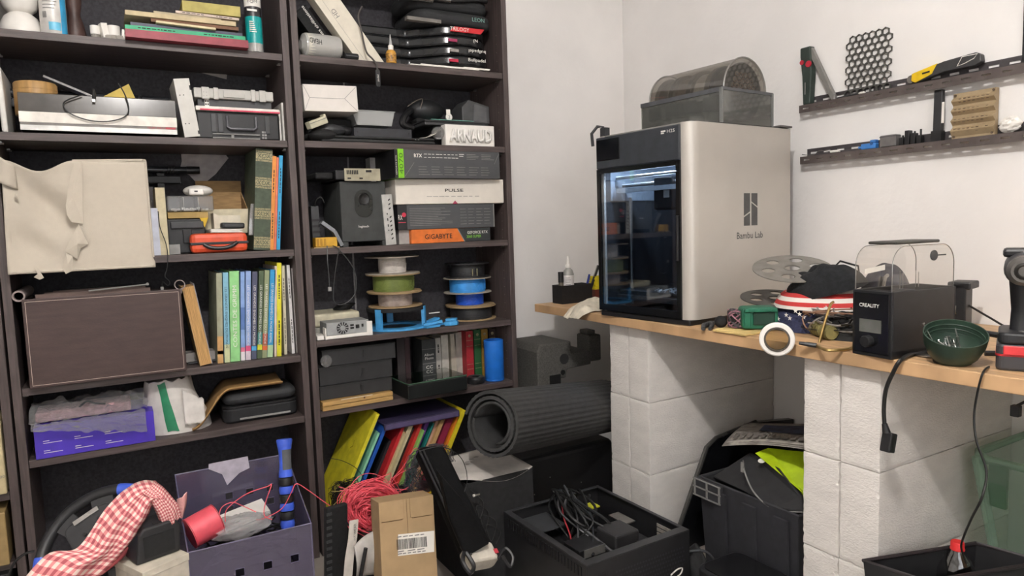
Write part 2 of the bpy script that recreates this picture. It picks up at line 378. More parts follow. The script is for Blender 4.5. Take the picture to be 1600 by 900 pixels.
# ------------------------------------------------------------------ spool feeder with smoked dome on the printer
ax0, ax1, ay0, ay1 = .17, .43, -.40, -.055
f = thing('spool_feeder', 'smoked translucent spool feeder with domed lid on top of the tall printer', 'spool feeder', PR.matrix_basis @ Vector((.3, -.2275, PH)), .0835)
f.location = Vector((-.669, -.6534, DZ)) + Matrix.Rotation(.0835, 3, 'Z') @ Vector((.3, -.2275, PH+.001))
hw, hd = .1725, .13
bb = MB()
for a in ((-hd, -hd+.004, -hw, hw), (hd-.004, hd, -hw, hw), (-hd+.0045, hd-.0045, -hw, -hw+.004), (-hd+.0045, hd-.0045, hw-.004, hw)): bb.box(*a, .004, .11)
bb.build('body_wall', SMK, f)
MB().box(-hd, hd, -hw, hw, 0, .004).build('bottom_tray', BLK, f)
rm = MB().box(-hd-.002, -hd+.006, -hw-.002, hw+.002, .1, .114).box(hd-.006, hd+.002, -hw-.002, hw+.002, .1, .114).box(-hd, hd, -hw-.002, -hw+.005, .105, .114).box(-hd, hd, hw-.005, hw+.002, .105, .114)
rm.build('rim', M('smoked_rim', '56575a', .35), f)
for sx in (-1, 1):
    MB().box(sx*hd-.004, sx*hd+.004, -hw-.003, -hw+.006, .004, .112).build('corner_post', M('corner_post_grey', '747573', .4), f)
dome = [(.108*math.cos(PI*i/20)+.005, .114+.105*math.sin(PI*i/20)) for i in range(21)]
dm = MB().add([(p[0], s*.158, p[1]) for s in (-1, 1) for p in dome], [(i, i+1, 22+i, 21+i) for i in range(20)])
dm.add([(p[0], -.158, p[1]) for p in dome], [tuple(range(21))]).add([(p[0], .158, p[1]) for p in dome], [tuple(range(21))[::-1]])
dm.build('dome_lid', G('smoked_dome', 'c4c0ba', .10, .05, haze=.10, hazecol='a9a49c'), f, smooth=True)
for sy in (-.159, .159): MB().tube([(p[0], sy, p[1]) for p in dome], .003, 6).build('lid_rim', M('lid_rim_grey', '83807b', .35), f, smooth=True)
FUN = M('funnel_grey', '8d8e8e', .35)
for i in range(4):
    y = .118-i*.079
    fe = MB().lathe([(.026, .005), (.026, .04), (.02, .046)], 18, (-.09, y, 0)).build('feed_funnel', FUN, f, smooth=True)
    MB().box(-.123, -.093, y-.03, y+.03, .048, .095).build('feeder_motor', BLK, fe, bev=.006)
MB().box(-.122, -.1195, -.115, -.035, .084, .1).build('printed_strip', INKW, f)
spc = ['5a5450', '6e6259', 'aaa69f', '3b3c3a']
spn = ['grey-brown', 'tan', 'white', 'black with a honeycomb hub']
def spool_wheel(mb, R, r, w, ax='y', y0=0, n=28):
    mb.lathe([(r*.4, 0), (R, 0), (R, .003), (r, .003), (r, w-.003), (R, w-.003), (R, w), (r*.4, w), (r*.4, 0)], n, (0, y0, 0), ax, close=False)
Rm = Matrix.Rotation(.0835, 3, 'Z')
for i in range(4):
    y = .118-i*.079
    s = thing('filament_spool', f'{spn[i]} spool lying inside the smoked domed feeder', 'filament spool', f.location+Rm @ Vector((.005, y, .1115)), .0835, 'spools inside the smoked feeder')
    m_ = MB(); spool_wheel(m_, .094, .032, .062, y0=-.031); m_.build('reel', DGR if i == 3 else M('reel_grey', '77736d', .5), s, smooth=True)
    MB().lathe([(.035, -.026), (.082, -.026), (.082, .026), (.035, .026)], 28, (0, 0, 0), 'y').build('filament', M('filament_'+spc[i], spc[i], .45), s, smooth=True)
    if i == 3:
        hx = MB()
        for a in range(-3, 4):
            for b in range(-3, 4):
                x, z = .021*(a+.5*(b % 2)), .018*b
                if x*x+z*z < .068**2: hx.lathe([(.0062, -.0335), (.0088, -.0335), (.0088, -.031), (.0062, -.031), (.0062, -.0335)], 6, (x, 0, z), 'y', close=False)
        hx.build('honeycomb_hub', M('honeycomb_brown', '8b7666', .6), s)

# ------------------------------------------------------------------ left end of the worktop
o = un(865, 477, z=DZ)
t = thing('desk_organizer', 'small black desk organizer at the far end of the worktop', 'organizer', (-.508, -.262, DZ))
bb = MB().box(-.075, .075, -.036, .036, 0, .005)
for a in ((-.075, .075, -.036, -.033), (-.075, .075, .033, .036), (-.075, -.072, -.033, .033), (.072, .075, -.033, .033), (.03, .033, -.033, .033)): bb.box(*a, .005, .075)
bb.build('tray', BLK, t)
def bottle(name, label, loc, r, prof, mats, parts):
    t = thing(name, label, 'bottle', loc); return t
t = thing('spray_bottle', 'clear spray bottle with white pump and label in the black organizer', 'bottle', (-.526, -.262, DZ+.006))
MB().lathe([(0, 0), (.022, 0), (.023, .004), (.023, .112), (.018, .128), (.01, .136), (.01, .142)], 20).build('body', G('milky_bottle', 'd9dcda', .2, haze=.35, hazecol='d8d6d2'), t, smooth=True)
MB().lathe([(.0234, .03), (.0234, .108)], 20, close=False).build('paper_label', M('bottle_label', 'dcd8d6', .6), t, smooth=True)
MB().lathe([(.0237, .038), (.0237, .062)], 10, a0=PI*1.05, a1=PI*1.35).build('pink_print', M('pink_ink', 'd0497a', .6), t, smooth=True)
for k_ in range(4): MB().lathe([(.0237, .07+.009*k_), (.0237, .072+.009*k_)], 6, a0=PI*1.15, a1=PI*(1.45-.04*(k_ % 2)), close=False).build('label_print', INKG, t)
MB().lathe([(.011, .138), (.011, .15), (.007, .153), (.006, .178), (.0045, .186), (0, .186)], 14).build('pump_cap', WHT, t, smooth=True)
t = thing('marker_bottle', 'dark little bottle with black cap left of the spray bottle', 'bottle', (-.563, -.262, DZ+.006))
MB().cyl((0, 0, 0), .0105, .08, 14).build('body', M('smoky_glass', '6e6659', .3), t, smooth=True)
MB().cyl((0, 0, .08), .0115, .043, 14).build('cap', BLK, t, smooth=True)
t = thing('blue_pen', 'blue pen standing in the black organizer', 'pen', (-.449, -.262, DZ+.006), rot=(.12, .2, 0))
MB().cyl((0, 0, 0), .005, .1, 8).build('barrel', M('pen_blue', '34428f', .4), t, smooth=True)
MB().cyl((0, 0, .1), .0045, .008, 8).build('cap_end', M('pen_blue', '34428f', .4), t)
t = thing('black_pen', 'long black pen leaning out of the black organizer', 'pen', (-.436, -.265, DZ+.006), rot=(.1, .36, 0))
MB().cyl((0, 0, 0), .006, .15, 8).build('barrel', BLK, t, smooth=True)
MB().box(-.007, -.005, -.002, .002, .1, .148).build('clip', STEEL, t)
t = thing('sticky_note_block', 'bright yellow block of notes behind the black organizer', 'notes', (-.372, -.262, DZ))
MB().box(-.033, .033, -.02, .02, .0, .045).build('holder', M('dark_red_box', '6a2f24', .5), t)
yl = M('note_yellow', 'e6d21e', .7)
for k in range(8): MB().box(-.033+random.uniform(-.003, .003), .035, -.02, .02, .0455+k*.007, .0515+k*.007).build('note_pad', yl, t)
# glove / cloth hanging over the worktop edge
CLO = M('pale_cloth', 'cfc6b4', .95, var=.08, scale=50, bump=.001, bscale=200)
def cl_f(u, v):
    x = -.705+.20*u; y = -.53+(v-.5)*(.10+.05*math.sin(u*3))+.02*u
    top = .032*math.sin(PI*min(1, max(.02, v)))*(1+.35*math.sin(9*u+4*v)) + .006*nz(u*7, v*9)
    z = DZ+.003+top*(.55+.45*math.sin(u*PI*.8+.5)); d = (-.66-x)
    if d > 0: z = DZ+.004+top*.8-1.3*d*(.4+.6*math.sin(PI*v))
    return (x, y, z)
g = MB().grid(cl_f, 30, 20).build('work_glove', CLO, solid=.003, sub=1)
tag(g, 'crumpled cream work glove drooping over the worktop edge beside the printer', 'glove')
gp = thing('hobby_pliers', 'small dark grey pliers lying at the printer foot near worktop edge', 'pliers', (-.60, -1.112, DZ), rz=.55)
MB().tube([(-.075, .004, .006), (-.03, .012, .009), (.0, .002, .01), (.04, -.01, .008)], [.006, .008, .009, .005], 8).build('handle', DGR, gp, smooth=True)
MB().tube([(-.07, -.014, .006), (-.03, -.012, .009), (0, 0, .01), (.042, .006, .008)], [.005, .007, .009, .004], 8).build('handle', DGR, gp, smooth=True)

# ------------------------------------------------------------------ pile between the printers
def reel_disc(label, c, R, rot, mat):
    t = thing('spool_flange', label, 'spool flange', c, rot=rot)
    hole = [(0, 0, .022)]+[(R*.63*math.cos(a), R*.63*math.sin(a), R*.17) for a in [k*PI/3+.3 for k in range(6)]]
    bm = bmesh.new(); n = 40
    cu = bpy.data.curves.new('flange', 'CURVE'); cu.dimensions = '2D'; cu.fill_mode = 'BOTH'; cu.extrude = .0016
    for (hx, hy, hr), nn in [((0, 0, R), 44)]+[(h, 16) for h in hole]:
        s = cu.splines.new('POLY'); s.points.add(nn-1); s.use_cyclic_u = True
        for i in range(nn): s.points[i].co = (hx+hr*math.cos(2*PI*i/nn), hy+hr*math.sin(2*PI*i/nn), 0, 1)
    ob = bpy.data.objects.new('flange', cu); me = bpy.data.meshes.new_from_object(ob); bpy.data.objects.remove(ob); bm.free()
    me.materials.clear(); me.materials.append(mat); me.name = 'flange'
    q = bpy.data.objects.new('flange', me); COL.objects.link(q); q.parent = t
    MB().lathe([(.0225, .0018), (.026, .0018), (.026, .003), (.0225, .003), (.0225, .0018)], 24, close=False).build('hub_ring', mat, t, smooth=True)
    return t
RG = M('reel_pale_grey', '7d7973', .5); RD = M('reel_dark', '4a4845', .5)
reel_disc('pale grey spool flange lying tilted on top of the flag cloth', (-.41, -1.255, .957), .112, (.16, -.24, .2), RG)
reel_disc('dark grey spool flange lying low beside the printer under the flag cloth', (-.40, -1.19, .862), .105, (.10, -.12, .4), RD)
def flag_mat():
    if 'flag_cloth' in MATS: return MATS['flag_cloth']
    m = bpy.data.materials.new('flag_cloth'); m.use_nodes = True; MATS['flag_cloth'] = m
    N = m.node_tree.nodes; L = m.node_tree.links; b = N['Principled BSDF']; b.inputs['Roughness'].default_value = .9
    tc = N.new('ShaderNodeTexCoord'); sp = N.new('ShaderNodeSeparateXYZ'); L.new(tc.outputs['Object'], sp.inputs[0])
    wv = N.new('ShaderNodeMath'); wv.operation = 'MULTIPLY'; wv.inputs[1].default_value = 42; L.new(sp.outputs[2], wv.inputs[0])
    fr_ = N.new('ShaderNodeMath'); fr_.operation = 'FRACT'; L.new(wv.outputs[0], fr_.inputs[0])
    st = N.new('ShaderNodeMath'); st.operation = 'GREATER_THAN'; st.inputs[1].default_value = .5; L.new(fr_.outputs[0], st.inputs[0])
    mx = N.new('ShaderNodeMix'); mx.data_type = 'RGBA'; mx.inputs[6].default_value = (*lin('c23a38'), 1); mx.inputs[7].default_value = (*lin('e3ddd5'), 1)
    L.new(st.outputs[0], mx.inputs[0]); L.new(mx.outputs[2], b.inputs['Base Color']); return m
NAVY = M('navy_cloth', '2f3350', .9, var=.15, scale=160)
t = thing('flag_bandana', 'crumpled stars and stripes bandana heaped beside the black spool dryer', 'bandana', (-.39, -1.335, DZ+.001), rz=.25)
def mound(rx, ry, h, ns, lo=0, seed=0, pw=.55):
    def fn(u, v):
        a = 2*PI*u; r = 1-v; k = 1+.10*nz(math.cos(a)*2+seed, math.sin(a)*2, v*3)
        z = lo+h*max(0, 1-r*r)**pw*(1+ns*nz(math.cos(a)*r*3+seed, math.sin(a)*r*3, 5))
        return (rx*k*r*math.cos(a), ry*k*r*math.sin(a), z)
    return fn
MB().grid(mound(.12, .15, .085, .25, seed=1), 40, 10).build('starry_cloth', NAVY, t, sub=1)
MB().grid(mound(.105, .135, .07, .2, lo=.062, seed=4), 40, 10).build('striped_cloth', flag_mat(), t, sub=1)
sm = MB()
for k in range(9):
    a = PI*(.93+.06*(k % 3))+.22*(k//3-1)*1.2; r = .112-.006*(k % 2); zc = .035+.014*(k % 3)+.006*(k//3)
    cx, cy = .122*math.cos(a)-.004, .15*math.sin(a)
    nx, ny = math.cos(a)/.12, math.sin(a)/.15; l = math.hypot(nx, ny); nx, ny = nx/l, ny/l
    pts = []
    for j in range(10):
        rr = .0075 if j % 2 == 0 else .003; q = PI/2+j*PI/5
        pts.append((cx-ny*rr*math.cos(q)+nx*.004, cy+nx*rr*math.cos(q)+ny*.004, zc+rr*math.sin(q)))
    sm.add(pts, [tuple(range(10))])
sm.build('star_print', INKW, t)
bc = MB().grid(mound(.075, .115, .075, .35, seed=9, pw=.5), 36, 10).build('baseball_cap', M('black_cloth', '1b1d20', .95, var=.2, scale=90, bump=.001, bscale=300), sub=1)
place(bc, (-.40, -1.36, DZ+.108), rot=(-.25, -.15, .3)); tag(bc, 'crumpled black cloth cap heaped over the flag bandana', 'cap')
# green battery, coloured cord lump, folded yellow paper
t = thing('battery_pack', 'dark green power tool battery lying on its side on the worktop', 'battery', (-.545, -1.243, DZ+.006), rz=-.62)
GRB = M('tool_green', '1d6a50', .45)
MB().prism(rrect(.10, .062, .012), -.028, .028, 'y').build('case', GRB, t, loc=(0, 0, .033), bev=.003)
MB().box(-.02, .04, -.034, -.0285, .014, .05).build('terminal_bay', M('tool_dark_green', '10372b', .5), t, bev=.002)
MB().box(-.045, .045, -.04, -.0285, .052, .062).box(-.045, -.028, -.036, -.0285, .006, .051).build('slide_rail', GRB, t, bev=.002)
rb = MB()
for k in range(8): rb.box(-.036+k*.009, -.032+k*.009, -.042, -.0405, .053, .061)
rb.build('grip_ribs', GRB, t)
t = thing('cord_bundle', 'small black spool wound with pink and grey cord beside green battery', 'cord', (-.575, -1.195, DZ))
for k in range(14):
    a = random.random()*6; r = .03
    pts = [(.022*math.cos(b)*1.0+.004*nz(k, b), .03*math.sin(b), .033+.024*math.sin(b+a)) for b in [2*PI*i/18 for i in range(18)]]
    MB().tube(pts, .0022, 5, closed=True).build('cord_loop', M('cord_pink', 'a0707f', .8) if k % 2 else M('cord_grey', '4b4549', .8), t, smooth=True)
MB().ball((0, 0, .03), (.024, .03, .026), 14, 9).build('spool_core', BLKM, t, smooth=True)
MB().ball((-.02, .045, .02), (.018, .02, .018), 12, 8).build('end_knob', BLKM, t, smooth=True)
t = tag(MB().grid(lambda u, v: (-.66+.10*u, -1.30+.12*v+.01*u, DZ+.0035+.003*math.sin(5*u)*v+.002*nz(u*4, v*4)), 10, 10).build('folded_paper', M('yellow_paper', 'd8bc7a', .85), solid=.004), 'folded pale yellow paper under the green battery', 'paper')
# ring of a lamp hanging in front of the worktop edge
rc = un(1214, 530, x=-.70)
nrm = (CAM-rc).normalized(); nrm.z -= .12
q = Vector((0, 0, 1)).rotation_difference(nrm.normalized()).to_euler()
t = thing('ring_lens', 'white rimmed round lens hanging over the worktop front edge', 'lens', rc, rot=q)
MB().lathe([(.0305, -.006), (.041, -.006), (.043, -.002), (.043, .004), (.040, .007), (.0305, .007), (.0305, -.006)], 40, close=False).build('white_rim', WHT, t, smooth=True)
MB().lathe([(.027, -.008), (.0315, -.008), (.0315, .009), (.027, .009), (.027, -.008)], 32, close=False).build('inner_ring', M('inner_ring_brown', '4b443c', .4), t, smooth=True)
MB().lathe([(0, 0), (.0268, 0)], 32).build('glass', G('amber_lens', 'ece3cc', .12, haze=.06, hazecol='b7a683'), t)
MB().lathe([(.0435, -.008), (.0435, -.003), (.039, -.008)], 32, close=False).build('backing_ring', DGR, t, smooth=True)
# twine, brass rods, cables, hinge plate
t = thing('twine_spool', 'olive twine wound on a small bar behind the round lens', 'twine', (-.52, -1.44, DZ+.019), rz=-.55)
MB().lathe([(.016, -.05), (.018, -.045), (.019, 0), (.018, .045), (.016, .05)], 16, (0, 0, 0), 'y').build('twine_body', M('olive_twine', '8d8452', .9, var=.25, scale=20, stretch=(1, 30, 1), bump=.001), t, smooth=True)
for k in range(12): MB().lathe([(.0195, -.047+k*.0085), (.0205, -.045+k*.0085), (.0195, -.043+k*.0085)], 16, ax='y', close=False).build('twine_turn', M('olive_twine', '8d8452'), t, smooth=True)
BRS = M('brass', 'b79a62', .3, metal=.9)
a = un(1297, 478, x=-.52); b = un(1278, 543, x=-.60)
t = tag(MB().tube(bez([un(1302, 472, x=-.50), a, un(1287, 510, x=-.56), b], 8), .0035, 8).build('brass_rod', BRS, smooth=True), 'thin brass rod leaning upright before the cable heap', 'rod')
p = [un(1276, 540, z=DZ+.006), un(1292, 547, z=DZ+.005), un(1320, 546, z=DZ+.005), un(1334, 542, z=DZ+.005)]
t = thing('soldering_lead', 'brass tipped lead lying along the worktop edge before the dryer', 'lead', p[0])
MB().tube(bez([x-p[0] for x in p], 8), .004, 8).build('brass_tube', BRS, t, smooth=True)
MB().tube([Vector((-.02, .035, .004)), Vector((-.01, .016, .002)), Vector((0, 0, 0))], [.004, .006, .006], 8).build('black_grip', BLK, t, smooth=True)
t = thing('cable_heap', 'heap of grey and black wires beside the black spool dryer', 'wires', (-.44, -1.47, DZ))
for k in range(34):
    c = [(random.uniform(-.10, .10), random.uniform(-.07, .10), random.uniform(.01, .075)) for _ in range(5)]
    MB().tube(bez(c, 6), random.choice((.0016, .0022, .003)), 5).build('wire', random.choice((CABLE, CABLE, M('wire_grey', '8a8580', .5), M('wire_dark', '3a3b45', .5), M('wire_brown', '8c6a55', .5))), t, smooth=True)
MB().grid(mound(.10, .10, .055, .4, seed=3), 24, 6).build('tangled_core', BLKM, t, sub=1)
HP = M('hinge_plate_grey', '53524e', .45, metal=.4)
t = thing('steel_bracket', 'grey perforated steel bracket plate standing beside the black dryer', 'bracket', (-.52, -1.585, DZ), rz=.3)
MB().prism([(-.02, 0), (.06, 0), (.06, .16), (.03, .17), (.0, .11), (-.02, .07)], -.002, .002, 'y').build('plate', HP, t)
for k in range(5): MB().cyl((.03+.012*(k % 2), -.0035, .03+.028*k), .0045, .0015, 8, 'y').build('rivet', STEEL, t)
MB().tube([(.005, -.008, .08), (.03, -.008, .15), (.05, -.006, .165), (.08, -.004, .168)], .005, 6).build('lever', M('lever_grey', '99968f', .4, metal=.6), t, smooth=True)
t = thing('face_mask', 'white and black angular mask leaning behind the black cloth', 'mask', un(1321, 428, x=-.31), rot=(-.15, .3, -1.0)); t.scale = (.7, .7, .7)
MB().prism([(-.045, -.06), (.045, -.06), (.055, .0), (.035, .045), (-.035, .045), (-.055, 0)], -.004, .004, 'y').build('shell', WHT, t, bev=.002)
MB().tube([(-.045, -.006, -.06), (-.055, -.006, 0), (-.035, -.006, .045), (.035, -.006, .045), (.055, -.006, 0), (.045, -.006, -.06)], .004, 6, closed=True).build('black_edge', BLK, t)
MB().prism([(-.03, .0), (.01, -.03), (.02, -.03), (-.02, .012)], -.006, -.0045, 'y').build('black_slash', BLK, t)

# ------------------------------------------------------------------ black spool dryer with a clear dome
da = .11
t = thing('spool_dryer', 'black spool dryer with clear domed cover, display and knob on worktop', 'spool dryer', (-.655, -1.612, DZ), rz=-da)
DW, DD, DH = .102, .215, .152
db = MB()
for a in ((0, .004, -DW, 0), (DD-.004, DD, -DW, 0), (.004, DD-.004, -DW, -DW+.004), (.004, DD-.004, -.004, 0)): db.box(*a, .004, DH)
db.box(0, DD, -DW, 0, 0, .02)
db.build('housing', M('dryer_black', '1f2022', .4, var=.1), t, bev=.003)
fp = MB().box(-.002, 0, -DW+.006, -.006, .008, DH-.006).build('front_panel', M('gloss_black', '141518', .15), t, bev=.001)
text('CREALITY', INKW, t, (-.0035, -.047, .118), (0, -1, 0), (0, 0, 1), .0085, .052, 'maker_lettering', bold=.012)
MB().box(-.004, -.002, -.078, -.022, .056, .086).build('display', M('display_grey', '63645f', .25), t)
MB().lathe([(0, -.018), (.012, -.018), (.0135, -.015), (.0135, -.002)], 22, (0, -.047, .036), 'x').build('knob', BLK, t, smooth=True)
prof = [(.004, DH)]+[(.004, DH+.055)]+[(.045-.041*math.cos(PI/2*i/8), DH+.055+.045*math.sin(PI/2*i/8)) for i in range(1, 9)]+[(DD-.045+.041*math.sin(PI/2*i/8), DH+.055+.045*math.cos(PI/2*i/8)) for i in range(9)]+[(DD-.004, DH)]
n = len(prof)
cv = MB().add([(x, y, z) for y in (-DW+.004, -.004) for x, z in prof], [(i, i+1, n+i+1, n+i) for i in range(n-1)])
cv.add([(x, -DW+.004, z) for x, z in prof], [tuple(range(n))]).add([(x, -.004, z) for x, z in prof], [tuple(range(n))[::-1]])
cv.build('clear_cover', G('clear_dome', 'fcfbf9', .06, .03, haze=.012, hazecol='dcd6cf'), t, smooth=True)
MB().tube([(x, -DW+.004, z) for x, z in prof], .0011, 5).tube([(x, -.004, z) for x, z in prof], .0011, 5).build('cover_edge', G('dome_edge', 'bdbbb6', .3, haze=.3, hazecol='aaa8a4'), t, smooth=True)
MB().box(.035, .185, -DW+.02, -.01, DH+.103, DH+.110).build('lid_bar', M('lid_bar_grey', '3f3e3a', .5), t, bev=.003)
MB().lathe([(0, -DW+.002), (.012, -DW+.002), (.012, -DW+.0045)], 14, (.14, 0, DH+.075), 'y').cb((.165, -DW+.003, DH+.075), (.03, .002, .003)).build('vent_plug', DGR, t)
for k, (x, z) in enumerate(((.12, .03), (.13, .025), (.175, .028), (.185, .024))): MB().cyl((x, -.03, DH-.005), .0009, z+.012, 5).build('guide_pin', STEEL, t)
for x in (.03, .055, .12): MB().box(x, x+.003, -DW+.006, -.006, .10, DH-.004).build('inner_rib', DGR, t)
c_ = un(1385, 428, x=-.30)
t = thing('navy_cap', 'navy cap with white patch seen through the clear dryer dome', 'cap', (c_.x, c_.y, DZ), rz=.3)
MB().grid(mound(.062, .08, c_.z-DZ+.03, .05, seed=12, pw=.45), 26, 8).build('crown', M('navy_cap', '34353f', .9, var=.2, scale=60), t, sub=1)
pp_ = un(1367, 421, x=c_.x-.085); nr_ = (CAM-pp_).normalized(); r_ = nr_.cross(Vector((0, 0, 1))).normalized()*-1; u_ = r_.cross(nr_)*-1
u_ = (Vector((0, 0, 1))-nr_*nr_.z).normalized(); r_ = u_.cross(nr_); iv = Matrix.Rotation(-.3, 3, 'Z'); b0_ = Vector((c_.x, c_.y, DZ))
MB().add([iv @ (pp_+r_*a_*.024+u_*(b_*.007+a_*.006)+nr_*k_-b0_) for k_ in (0, .003) for a_, b_ in ((-1, -1), (1, -1), (1, 1), (-1, 1))], [(3, 2, 1, 0), (4, 5, 6, 7), (0, 1, 5, 4), (1, 2, 6, 5), (2, 3, 7, 6), (3, 0, 4, 7)]).build('patch', INKW, t)
t = thing('black_gadget', 'small black clamp gadget standing behind the spool dryer', 'gadget', (-.16, -1.60, DZ), rz=.2)
MB().box(-.03, .03, -.02, .02, 0, .13).box(-.03, .05, -.03, .025, .115, .135).build('body', BLK, t, bev=.004)
MB().cyl((-.032, 0, .06), .012, .03, 12, 'y').build('chrome_barrel', STEEL, t)
MB().tube(bez([(.0, -.02, .07), (.02, -.06, .04), (.03, -.11, .01), (.05, -.16, .004)]), .003, 6).build('lead', CABLE, t)
# ------------------------------------------------------------------ green bowl with screws
bc_ = (-.585, -1.797, DZ)
t = thing('green_bowl', 'dark green round bowl holding screws on the worktop', 'bowl', (bc_[0]-.012, bc_[1]-.009, DZ+.004), rot=(.24, -.30, 0)); t.scale = (.79, .79, .79)
MB().lathe([(0, .012), (.04, .012), (.058, .03), (.070, .06), (.073, .088), (.076, .088), (.073, .058), (.061, .026), (.044, .006), (0, .006)], 36).build('shell', M('bowl_green', '2c4034', .4, var=.1), t, smooth=True)
MB().lathe([(.034, 0), (.046, 0), (.044, .008), (.034, .008), (.034, 0)], 28, close=False).build('foot_ring', BLK, t, smooth=True)
for k in range(3): MB().lathe([(.0655+.002*k, .05+.012*k), (.067+.002*k, .051+.012*k), (.0655+.003*k, .053+.012*k)], 30, close=False).build('inner_groove', M('bowl_green', '2c4034'), t, smooth=True)
for k in range(16):
    a = random.random()*6.28; r = random.uniform(0, .026); tl = random.uniform(-1.3, 1.3) if k > 1 else (-.45, -.2)[k]
    L_ = random.uniform(.014, .026) if k > 1 else .058
    s = thing('screw', ('longest screw leaning against the far left side of the green bowl', 'long screw standing tilted in the middle of the green bowl')[k] if k < 2 else 'short loose screw lying in the dark green bowl', 'screw', (bc_[0]+(r*math.cos(a) if k > 1 else (-.02, .015)[k]), bc_[1]+(r*math.sin(a) if k > 1 else (.02, -.012)[k]), DZ+.030), rot=(tl, .3*math.sin(a), a if k > 1 else .6), group='screws in the green bowl')
    MB().cyl((0, 0, 0), .0013, L_, 6).build('shank', STEEL, s); MB().cyl((0, 0, L_), .003, .0018, 8).build('head', STEEL, s)
t = tag(MB().lathe([(.03, 0), (.035, .002), (.035, .004), (.03, .006), (.012, .006), (.012, 0), (.03, 0)], 28, (-.555, -1.735, DZ), close=False).build('metal_ring', STEEL, smooth=True), 'shiny metal ring lying between dryer and green bowl', 'ring')
# ------------------------------------------------------------------ cordless drill, cut by the frame
dl = Vector((-.535, -1.910, DZ))
t = thing('cordless_drill', 'cordless drill standing on its red and black battery at worktop right', 'drill', dl, rz=.42)
DB = M('drill_grey', '3b3b3e', .45)
MB().prism(rrect(.12, .085, .014), 0, .055, 'z').build('battery', DB, t, bev=.006)
MB().prism(rrect(.122, .087, .014), .030, .034, 'z').build('red_seam', M('drill_red', 'b3272e', .4), t)
MB().box(-.064, -.0602, -.025, .03, .033, .052).build('release_button', M('drill_red_bright', 'd13b3f', .4), t, bev=.002)
MB().prism(rrect(.125, .08, .016), .055, .078, 'z').build('battery_mount', M('drill_black', '222326', .5), t, bev=.005)
MB().tube([(.0, 0, .075), (.004, 0, .12), (.0, 0, .19)], [.022, .02, .026], 12).build('grip', M('drill_black', '222326'), t, smooth=True)
MB().lathe([(.0, .08), (.034, .08), (.034, -.03), (.03, -.045), (.027, -.05)], 22, (0, 0, .205), 'x').build('motor_housing', DB, t, smooth=True)
ck = MB().lathe([(.03, -.05), (.027, -.056), (.029, -.06), (.029, -.085), (.022, -.092), (.019, -.092)], 24, (0, 0, .205), 'x').build('chuck', M('chuck_grey', '6f6c69', .35, metal=.6), t, smooth=True)
MB().lathe([(.019, -.0915), (.012, -.0935), (.006, -.089), (0, -.089)], 16, (0, 0, .205), 'x').build('chuck_jaw', M('jaw_dark', '3a3836', .3, metal=.8), ck, smooth=True)
MB().box(-.02, .04, -.036, .036, .228, .246).build('top_ridge', BLK, t, bev=.006)
MB().cyl((-.03, .0, .075), .006, .004, 8, 'z').build('mount_screw', STEEL, t)
t = thing('hand_tools', 'bundle of black handled hex keys lying behind the drill', 'tools', (-.42, -1.90, DZ))
for k in range(5): MB().tube([(-.05+.02*k, .09-.015*k, .006+.01*k), (.02, .0, .008+.009*k), (.05, -.06+.02*k, .012+.006*k)], .004 if k else .006, 6).build('key', BLK if k % 2 == 0 else STEEL, t, smooth=True)
MB().tube([(-.04, .10, .05), (-.0, .06, .04), (.04, .02, .055), (.06, 0, .085)], [.006, .008, .008, .012], 8).build('handle', BLK, t, smooth=True)

# ------------------------------------------------------------------ cords over the worktop edge
def px(*a): return [un(u, v, x=x) for u, v, x in a]
pts = [un(1462, 551, z=DZ+.006), un(1430, 552, z=DZ+.006), un(1408, 562, x=-.665)]+px((1394, 585, -.672), (1384, 610, -.67), (1381, 640, -.665), (1382, 662, -.665))
t = thing('power_cord', 'thick black power cord with socket plug hanging before the worktop', 'power cord', pts[3])
MB().tube(bez([p-pts[3] for p in pts], 8), .0045, 8).build('cord', CABLE, t, smooth=True)
e = pts[-1]-pts[3]; 
MB().tube([e, e+Vector((.002, -.004, -.02))], [.006, .009], 10).build('strain_relief', BLK, t, smooth=True)
MB(Matrix.Translation(e+Vector((.004, -.008, -.04))) @ Matrix.Rotation(.25, 4, 'Y')).box(-.012, .012, -.012, .012, -.024, .02).build('plug_head', BLK, t, bev=.003)
pts = [un(1545, 573, z=DZ+.003), un(1536, 582, x=-.662)]+px((1528, 610, -.664), (1522, 650, -.664), (1526, 690, -.68), (1541, 735, -.72), (1535, 775, -.76), (1518, 810, -.74), (1506, 838, -.66), (1502, 856, -.60), (1510, 880, -.58))
t = tag(MB().tube(bez(pts, 8), .0022, 6).build('hanging_cable', CABLE, smooth=True), 'thin black cord falling from the worktop toward the red capped bottle', 'cord')
p0 = un(1588, 624, x=-.60)
t = thing('small_plug', 'small black plug hanging under the worktop at the right edge', 'plug', p0)
MB().box(-.008, .008, -.008, .008, -.035, -.012).build('plug_body', BLK, t, bev=.002)
MB().tube([(0, 0, -.014), (.006, -.012, -.004), (.01, -.03, .0)], .003, 6).build('lead', CABLE, t)

